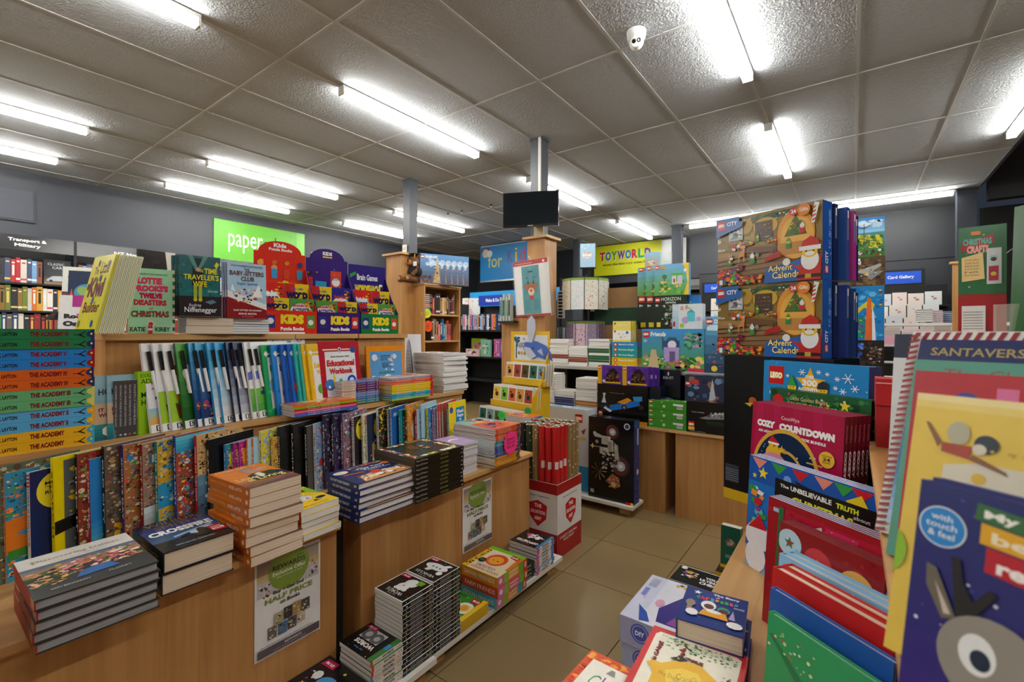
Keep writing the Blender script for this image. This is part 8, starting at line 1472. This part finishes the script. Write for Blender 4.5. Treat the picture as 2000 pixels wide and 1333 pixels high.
# racks right of the middle post
for k, (py0, py1, c) in enumerate(((568, 622, 'd9dce0'), (640, 668, 'b9d0e0'))):
    O, w_, h_ = onY(1088, 1101, 3.75, hz(py1, V3((atY(1090, 650, 3.75).x, 3.75, 0))), py0)
    mb = MB().box((0, 0, -.02), (w_, h_, 0), c); mb.art((0, 0, 0), (1, 0, 0), (0, 1, 0), w_, h_, lambda a: [a.r(.2, .04+.12*j, .6, .07, '2a3a5a' if j > 4 else '16181c') for j in range(8)])
    tag(obj('hang_pack', mb, GLOSS, None, stand(O, -90)), ('tall white hanging pack of black clips', 'short pale blue hanging pack')[k]+' right of the middle post', 'packet', 'hanging packs by the post')
r = empty('peg_stand', (0, 0, 0), 'thin dark peg stand right of the middle post', 'stand'); px_ = atY(1094, 650, 3.78)
obj('pole', MB().tube((px_.x, 3.79, 0), (px_.x, 3.79, 1.75), .012, '1a1c20'), MATTE, r); obj('base', MB().tube((px_.x, 3.79, 0), (px_.x, 3.79, .02), .12, '1a1c20', 16), MATTE, r)

# ---- left wall bookcase (transport and military)
LX = -6.95; SBN = 'hardback'
r = empty('wall_bookcase', (0, 0, 0), 'long black bookcase along the slate wall, headed Transport & Military', 'shelving')
lz = lambda py: hz(py, V3((LX, atX(60, 650, LX).y, 0)))
Ya, Yb = -.6, 3.4
zz = [lz(617+28), lz(606), lz(553), ]
ZH0, ZH1 = lz(494), lz(465)
sh = [lz(556), lz(610), lz(655), lz(700)]
obj('back_panel', MB().box((X0+.01, Ya, 0), (X0+.03, Yb, ZH1)), BLACKM, r)
for z in sh+[.35, .1]: obj('shelf', MB().box((X0+.03, Ya, z-.02), (LX, Yb, z)), BLACKM, r)
for y in (Ya, .1, 1.25, 2.35, Yb): obj('upright', MB().box((X0+.03, y-.012, 0), (LX+.01, y+.012, ZH1)), BLACKM, r)
GLH = mat('glossy_header', '2b2b2f', .15)
for y0_, y1_, t_ in ((-.59, .09, ''), (.112, 1.238, 'Transport & Military'), (1.262, 2.34, 'NZ Non-Fiction'), (2.36, 3.39, 'Cooking')):
    mb = MB().box((LX, y0_, ZH0), (LX+.012, y1_, ZH1), '2b2b2f'); obj('header_panel', mb, GLH, r)
    if t_:
        hb_ = MB(); ww_ = y1_-y0_; L_ = t_.split(' ', 2) if t_ != 'Transport & Military' else ['Transport &', 'Military']
        a = hb_.art((LX+.013, y0_, ZH0), (0, 1, 0), (0, 0, 1), ww_, ZH1-ZH0)
        if len(L_) == 2 and t_[0] == 'T': a.t(L_[0], .56, .52, .25, .27, 'f0f0f0', .03); a.t(L_[1], .60, .18, .17, .27, 'f0f0f0', .03)
        else: a.t(t_, .3, .35, .4, .24, 'f0f0f0', .03)
        obj('lettering', hb_, PRINT, r)
C4 = [('e0ddd6', 'white'), ('c9c4bc', 'cream'), ('b0202a', 'red'), ('3a4a6a', 'slate blue'), ('6f9ac4', 'sky blue'), ('8a4a30', 'brown'), ('2a2a2e', 'black'), ('4a5a60', 'grey')]
C5 = [('8a6a2a', 'ochre'), ('e0dcd4', 'white'), ('c9c4d0', 'pale lilac'), ('3a4a8a', 'blue'), ('d9702c', 'orange'), ('1f2430', 'black'), ('6a7a2f', 'olive'), ('d9a02c', 'yellow')]
def mk(a_, b_, z, cols, lab, tmin=.03, tmax=.05, hm=.26): spines(a_, b_, LX-.02, z, hm, .2, lab, 'books in the wall bookcase', cols, '+x', tmin, tmax, .88)
mk(.13, 1.0, sh[0], C4, 'on the top shelf under Transport'); mk(1.28, 2.3, sh[0], C4, 'on the top shelf of the second bay'); mk(2.38, 3.3, sh[0], C5, 'on the top shelf of the last bay', .04, .06)
mk(.13, 1.2, sh[1], C5, 'on the second shelf under Transport'); mk(1.28, 2.3, sh[1], C5, 'on the second shelf of the second bay')
mk(.13, 1.2, sh[2]-.04, C1, 'on the third shelf under Transport'); mk(1.28, 2.3, sh[2]-.04, C1, 'on the third shelf of the second bay')
mk(-.55, .08, sh[0], C4, 'on the top shelf of the first bay', .04, .06); mk(-.55, .08, sh[1], C5, 'on the second shelf of the first bay', .04, .06)
carton('book', 'dark classic cars book facing out on the top wall shelf', 'book', 'books facing out in the wall bookcase', stand(V3((LX-.03, 1.01, sh[0])), 0, 6), .22, .27, .02, '2a2d33', lambda a: (a.r(0, 0, 1, 1, '2a2d33'), a.g(0, 0, 1, .3, '8a6a4a', '3a3d44', 4), a.t('CLASSIC', .14, .78, .6, .1, 'c9ccd4', .01), a.t('CARS', .3, .64, .44, .1, 'c9ccd4', .01), a.p([(.1, .2), (.3, .34), (.6, .36), (.9, .24), (.9, .16), (.1, .14)], 'a8acb4'), a.c(.25, .15, .06, '16181c'), a.c(.75, .15, .06, '16181c')))
# display easels in front of that wall, behind the yellow books
for k, (px, X_, w_, h_, pyb, c, fn, lab) in enumerate((
 (124, -3.2, .24, .27, 656, 'e4e4e6', lambda a: (a.r(0, 0, 1, 1, 'e4e4e6'), a.t('Room', .12, .4, .6, .12, '16181c', .08), a.t('Osman', .1, .2, .8, .14, '16181c', .08), a.r(.3, .7, .7, .3, 'b01f8a'), a.r(.4, .45, .5, .08, 'c95aa0')), 'white book with bold black letters and a magenta price slip'),
 (130, -4.2, .30, .46, 622, 'cfd0c4', lambda a: (a.r(0, 0, 1, 1, 'dcdcd4'), a.c(.5, .8, .38, '9ab04a', 20, .5), a.t('REWARDS', .2, .8, .6, .06, '2a2a2a', .03), a.p([(.0, .0), (.4, 0), (.2, .5), (.0, .5)], '5a1f3a')), 'small pale rewards poster behind the yellow books'),
 (142, -3.5, .22, .34, 618, '16284a', lambda a: (a.r(0, 0, 1, 1, '16284a'), a.c(.5, .5, .34, '4f8ab4', 22), a.c(.4, .55, .16, '8fb45a', 10), a.r(0, 0, 1, .2, '1a2a6a'), a.t('OUTER', .2, .06, .5, .08, 'e4e4e8', .03), a.p([(.0, .2), (.2, .2), (.1, .6)], 'd9502c')), 'dark blue planet book behind the yellow books'))):
    P = atX(px-12, 650, X_); P.z = hz(pyb, P)
    r_ = empty('book', stand(P, -20, 10), lab, 'book', 'books on the easels far left'); mb = MB().box((0, 0, -.02), (w_*.7, h_*.75, 0), c); mb.art((0, 0, 0), (1, 0, 0), (0, 1, 0), w_*.7, h_*.75, fn); obj('cover', mb, PRINT, r_)
    lg = empty('book_easel', (P.x-.04, P.y+.04, 0), 'thin black floor easel under the far-left books, %s' % ('first', 'second', 'third')[k], 'easel', 'black book easels')
    obj('ledge', MB().box((-.06, -.1, P.z-.02), (.12, .3, P.z-.001), '17181b'), MATTE, lg)
    obj('pole', MB().tube((0, .1, 0), (0, .1, P.z-.02), .015, '17181b').tube((0, .1, 0), (0, .1, .02), .15, '17181b', 16), MATTE, lg)
# header board behind the green books (dark glossy sign with cream corner)
O, w_, h_ = onX(268, 342, -3.3, 0, 493, 1.3)
r = empty('category_sign', stand(O, 0), 'dark glossy category sign behind the mint green books', 'sign'); mb = MB().box((0, 0, -.02), (w_, h_, 0), '2a2624', t='2a2624'); mb.art((0, 0, 0), (1, 0, 0), (0, 1, 0), w_, h_, lambda a: (a.r(0, 0, 1, 1, '26211f'), a.s(14, 0, 0, 1, 1, ['2f2825', '201c1a'], .2, .5), a.p([(.72, 1), (1, 1), (1, .3), (.86, .4)], 'd9d6cc'), a.t('Crime', .72, .12, .26, .16, 'd9d9d9', .02)))
obj('board', mb, GLOSS, r); obj('leg', MB().box((w_*.45, -1.3, -.05), (w_*.5, .1, -.02), '17181b'), MATTE, r)

# ---- card wall at the back right
CYY = Y1-.02
cz = lambda py, px=1750: hz(py, V3((atY(px, 650, 8.2).x, 8.2, 0)))
def backsign(pxa, pxb, pya, pyb, t_, lab):
    Yq = 8.3; O, w_, _ = onY(pxa, pxb, Yq, 0); zb = hz(pyb, O); h_ = hz(pya, O)-zb
    mb = MB().box((-.04, 0, -.03), (w_+.04, .03, h_+.03), '111318').box((0, -.01, 0), (w_, 0, h_), '1a56d0'); mb.art((0, -.01, 0), (1, 0, 0), (0, 0, 1), w_, h_, lambda a: a.t(t_, .12 if len(t_) > 5 else .5, .36, .7 if len(t_) > 5 else .42, .32, 'f0f0f4', .03))
    r_ = empty('category_sign', (O.x, Yq, zb), lab, 'sign', 'blue back wall signs'); obj('board', mb, PRINT, r_); obj('bracket', MB().box((.1, .03, .0), (.14, Y1-Yq, .03), '111318').box((w_-.14, .03, .0), (w_-.1, Y1-Yq, .03), '111318'), MATTE, r_)
backsign(1724, 1799, 531, 554, 'Card Gallery', 'blue sign reading Card Gallery on the dark back wall')
backsign(1376, 1402, 555, 571, 'Card', 'blue Card sign left of the advent calendars')
r = empty('card_rack', (0, 0, 0), 'long black stepped greeting card rack along the back wall', 'rack')
gx0, gx1 = -2.1, 1.0
obj('back_panel', MB().box((gx0, 8.3, 0), (gx1, 8.32, cz(556))), BLACKM, r)
steps = [(8.2, 595), (8.05, 620), (7.8, 645), (7.55, 672), (7.3, 705)]
stz = []
for k, (y_, py) in enumerate(steps):
    z = hz(py, V3((atY(1760, 650, y_).x, y_, 0))); stz.append(z); obj('shelf', MB().box((gx0, y_-.02, z-.02), (gx1, y_+.12, z)), BLACKM if k < 3 else WHITE, r)
obj('end_panel', MB().box((gx0-.02, 7.28, 0), (gx0, 8.3, 1.0)), BLACKM, r)
CP = ['e4dcd4', 'd9c9c4', 'e8e4dc', 'c9b4ac', 'ead9d4', 'dfe4e4', 'e4d0d4', 'd4d9e0', 'f0ece4']
for k, (y_, py) in enumerate(steps[:4]):
    x = gx0+.03; i = 0
    while x < gx1-.16:
        w_ = rnd.uniform(.13, .18); h_ = rnd.uniform(.17, .22)*(.9 if k < 3 else 1.1)
        px = 1000+F*((x*_R.x+y_*_R.y)/(x*_W.x+y_*_W.y))
        if 1380 < px < 1425 or px > 1640:
            c = rnd.choice(CP); c2 = rnd.choice(['b06a6a', 'c98a9a', '8a7a6a', 'a8a8b0', '5a4a5a', 'd9a0a8', '7f8fa0']) if k < 3 else rnd.choice(['d9a0b8', 'a08fc4', 'd9c92c', 'e4b0c4'])
            mb = MB().box((0, 0, -.012), (w_, h_, 0), c); a = mb.art((0, 0, 0), (1, 0, 0), (0, 1, 0), w_, h_); a.r(0, 0, 1, 1, c)
            if k < 3: a.s(7, .25, .3, .5, .5, [c2, c], .1, .24)
            else: a.r(0, 0, 1, .5, c2); [a.r(.1, .56+.07*j, .8, .02, '9a9aa4') for j in range(4)]
            o = obj('greeting_card', mb, PRINT, None, stand(V3((x, y_-.0, stz[k]+.002)), -90, 5)); i += 1
            tag(o, 'pale greeting card on the %s row of the card wall, %s visible from the left' % (ORD[k], ORD[i-1] if i < 30 else 'far'), 'card', 'greeting cards on the card wall')
        x += w_+.012
# notebooks and odds in front of the cards
for k, (px, py, c, nm) in enumerate(((1817, 622, '8a3a6a', 'spiral notebook with purple stripes'), (1846, 624, '3a6ab0', 'blue and white desk set'), (1872, 622, 'b02f3a', 'red boxed pen set'), (1798, 620, '2a2624', 'black geometric notebook'))):
    P = atD(px-8, 650, 4.9); P.z = hz(py+6, P); carton('stationery_box', nm+' among the cards at the back right', 'stationery', 'stationery by the cards', stand(P, -90, 8), .13, .13, .05, c, lambda a, c=c: (a.r(0, 0, 1, 1, 'e4e0dc'), [a.r(0, .08+.16*j, 1, .09, c) for j in range(6)]))
r = empty('stationery_table', (0, 0, 0), 'white display table in front of the card wall', 'table')
P0 = atD(1780, 650, 4.9); zt_ = hz(629, P0)
obj('top', MB().box((P0.x-.3, P0.y-.12, zt_-.03), (P0.x+.9, P0.y+.35, zt_-.001)), WHITE, r)
for dx in (-.28, .84): obj('leg', MB().box((P0.x+dx, P0.y-.1, 0), (P0.x+dx+.04, P0.y-.06, zt_-.03)), WHITE, r); obj('leg', MB().box((P0.x+dx, P0.y+.29, 0), (P0.x+dx+.04, P0.y+.33, zt_-.03)), WHITE, r)
r = empty('card_post', (0, 0, 0), 'narrow beech post casing left of the crafts box', 'casing'); P = atD(1860, 650, 4.6)
obj('board', MB().box((P.x, P.y, 0), (P.x+.13, P.y+.02, hz(513, P))), WOODV, r); obj('cap', MB().box((P.x-.02, P.y-.02, hz(513, P)), (P.x+.15, P.y+.05, hz(510, P)+.005)), WOODX, r)
# stray cable at the dark right side
o = obj('cable', MB().tube((1.25, 7.72, 2.0), (2.2, 7.72, 2.9), .004, 'b0b0b0', 6), MATTE); tag(o, 'thin pale cable running up beside the dark window', 'cable')
# wrapping around pole for tags low table etc.
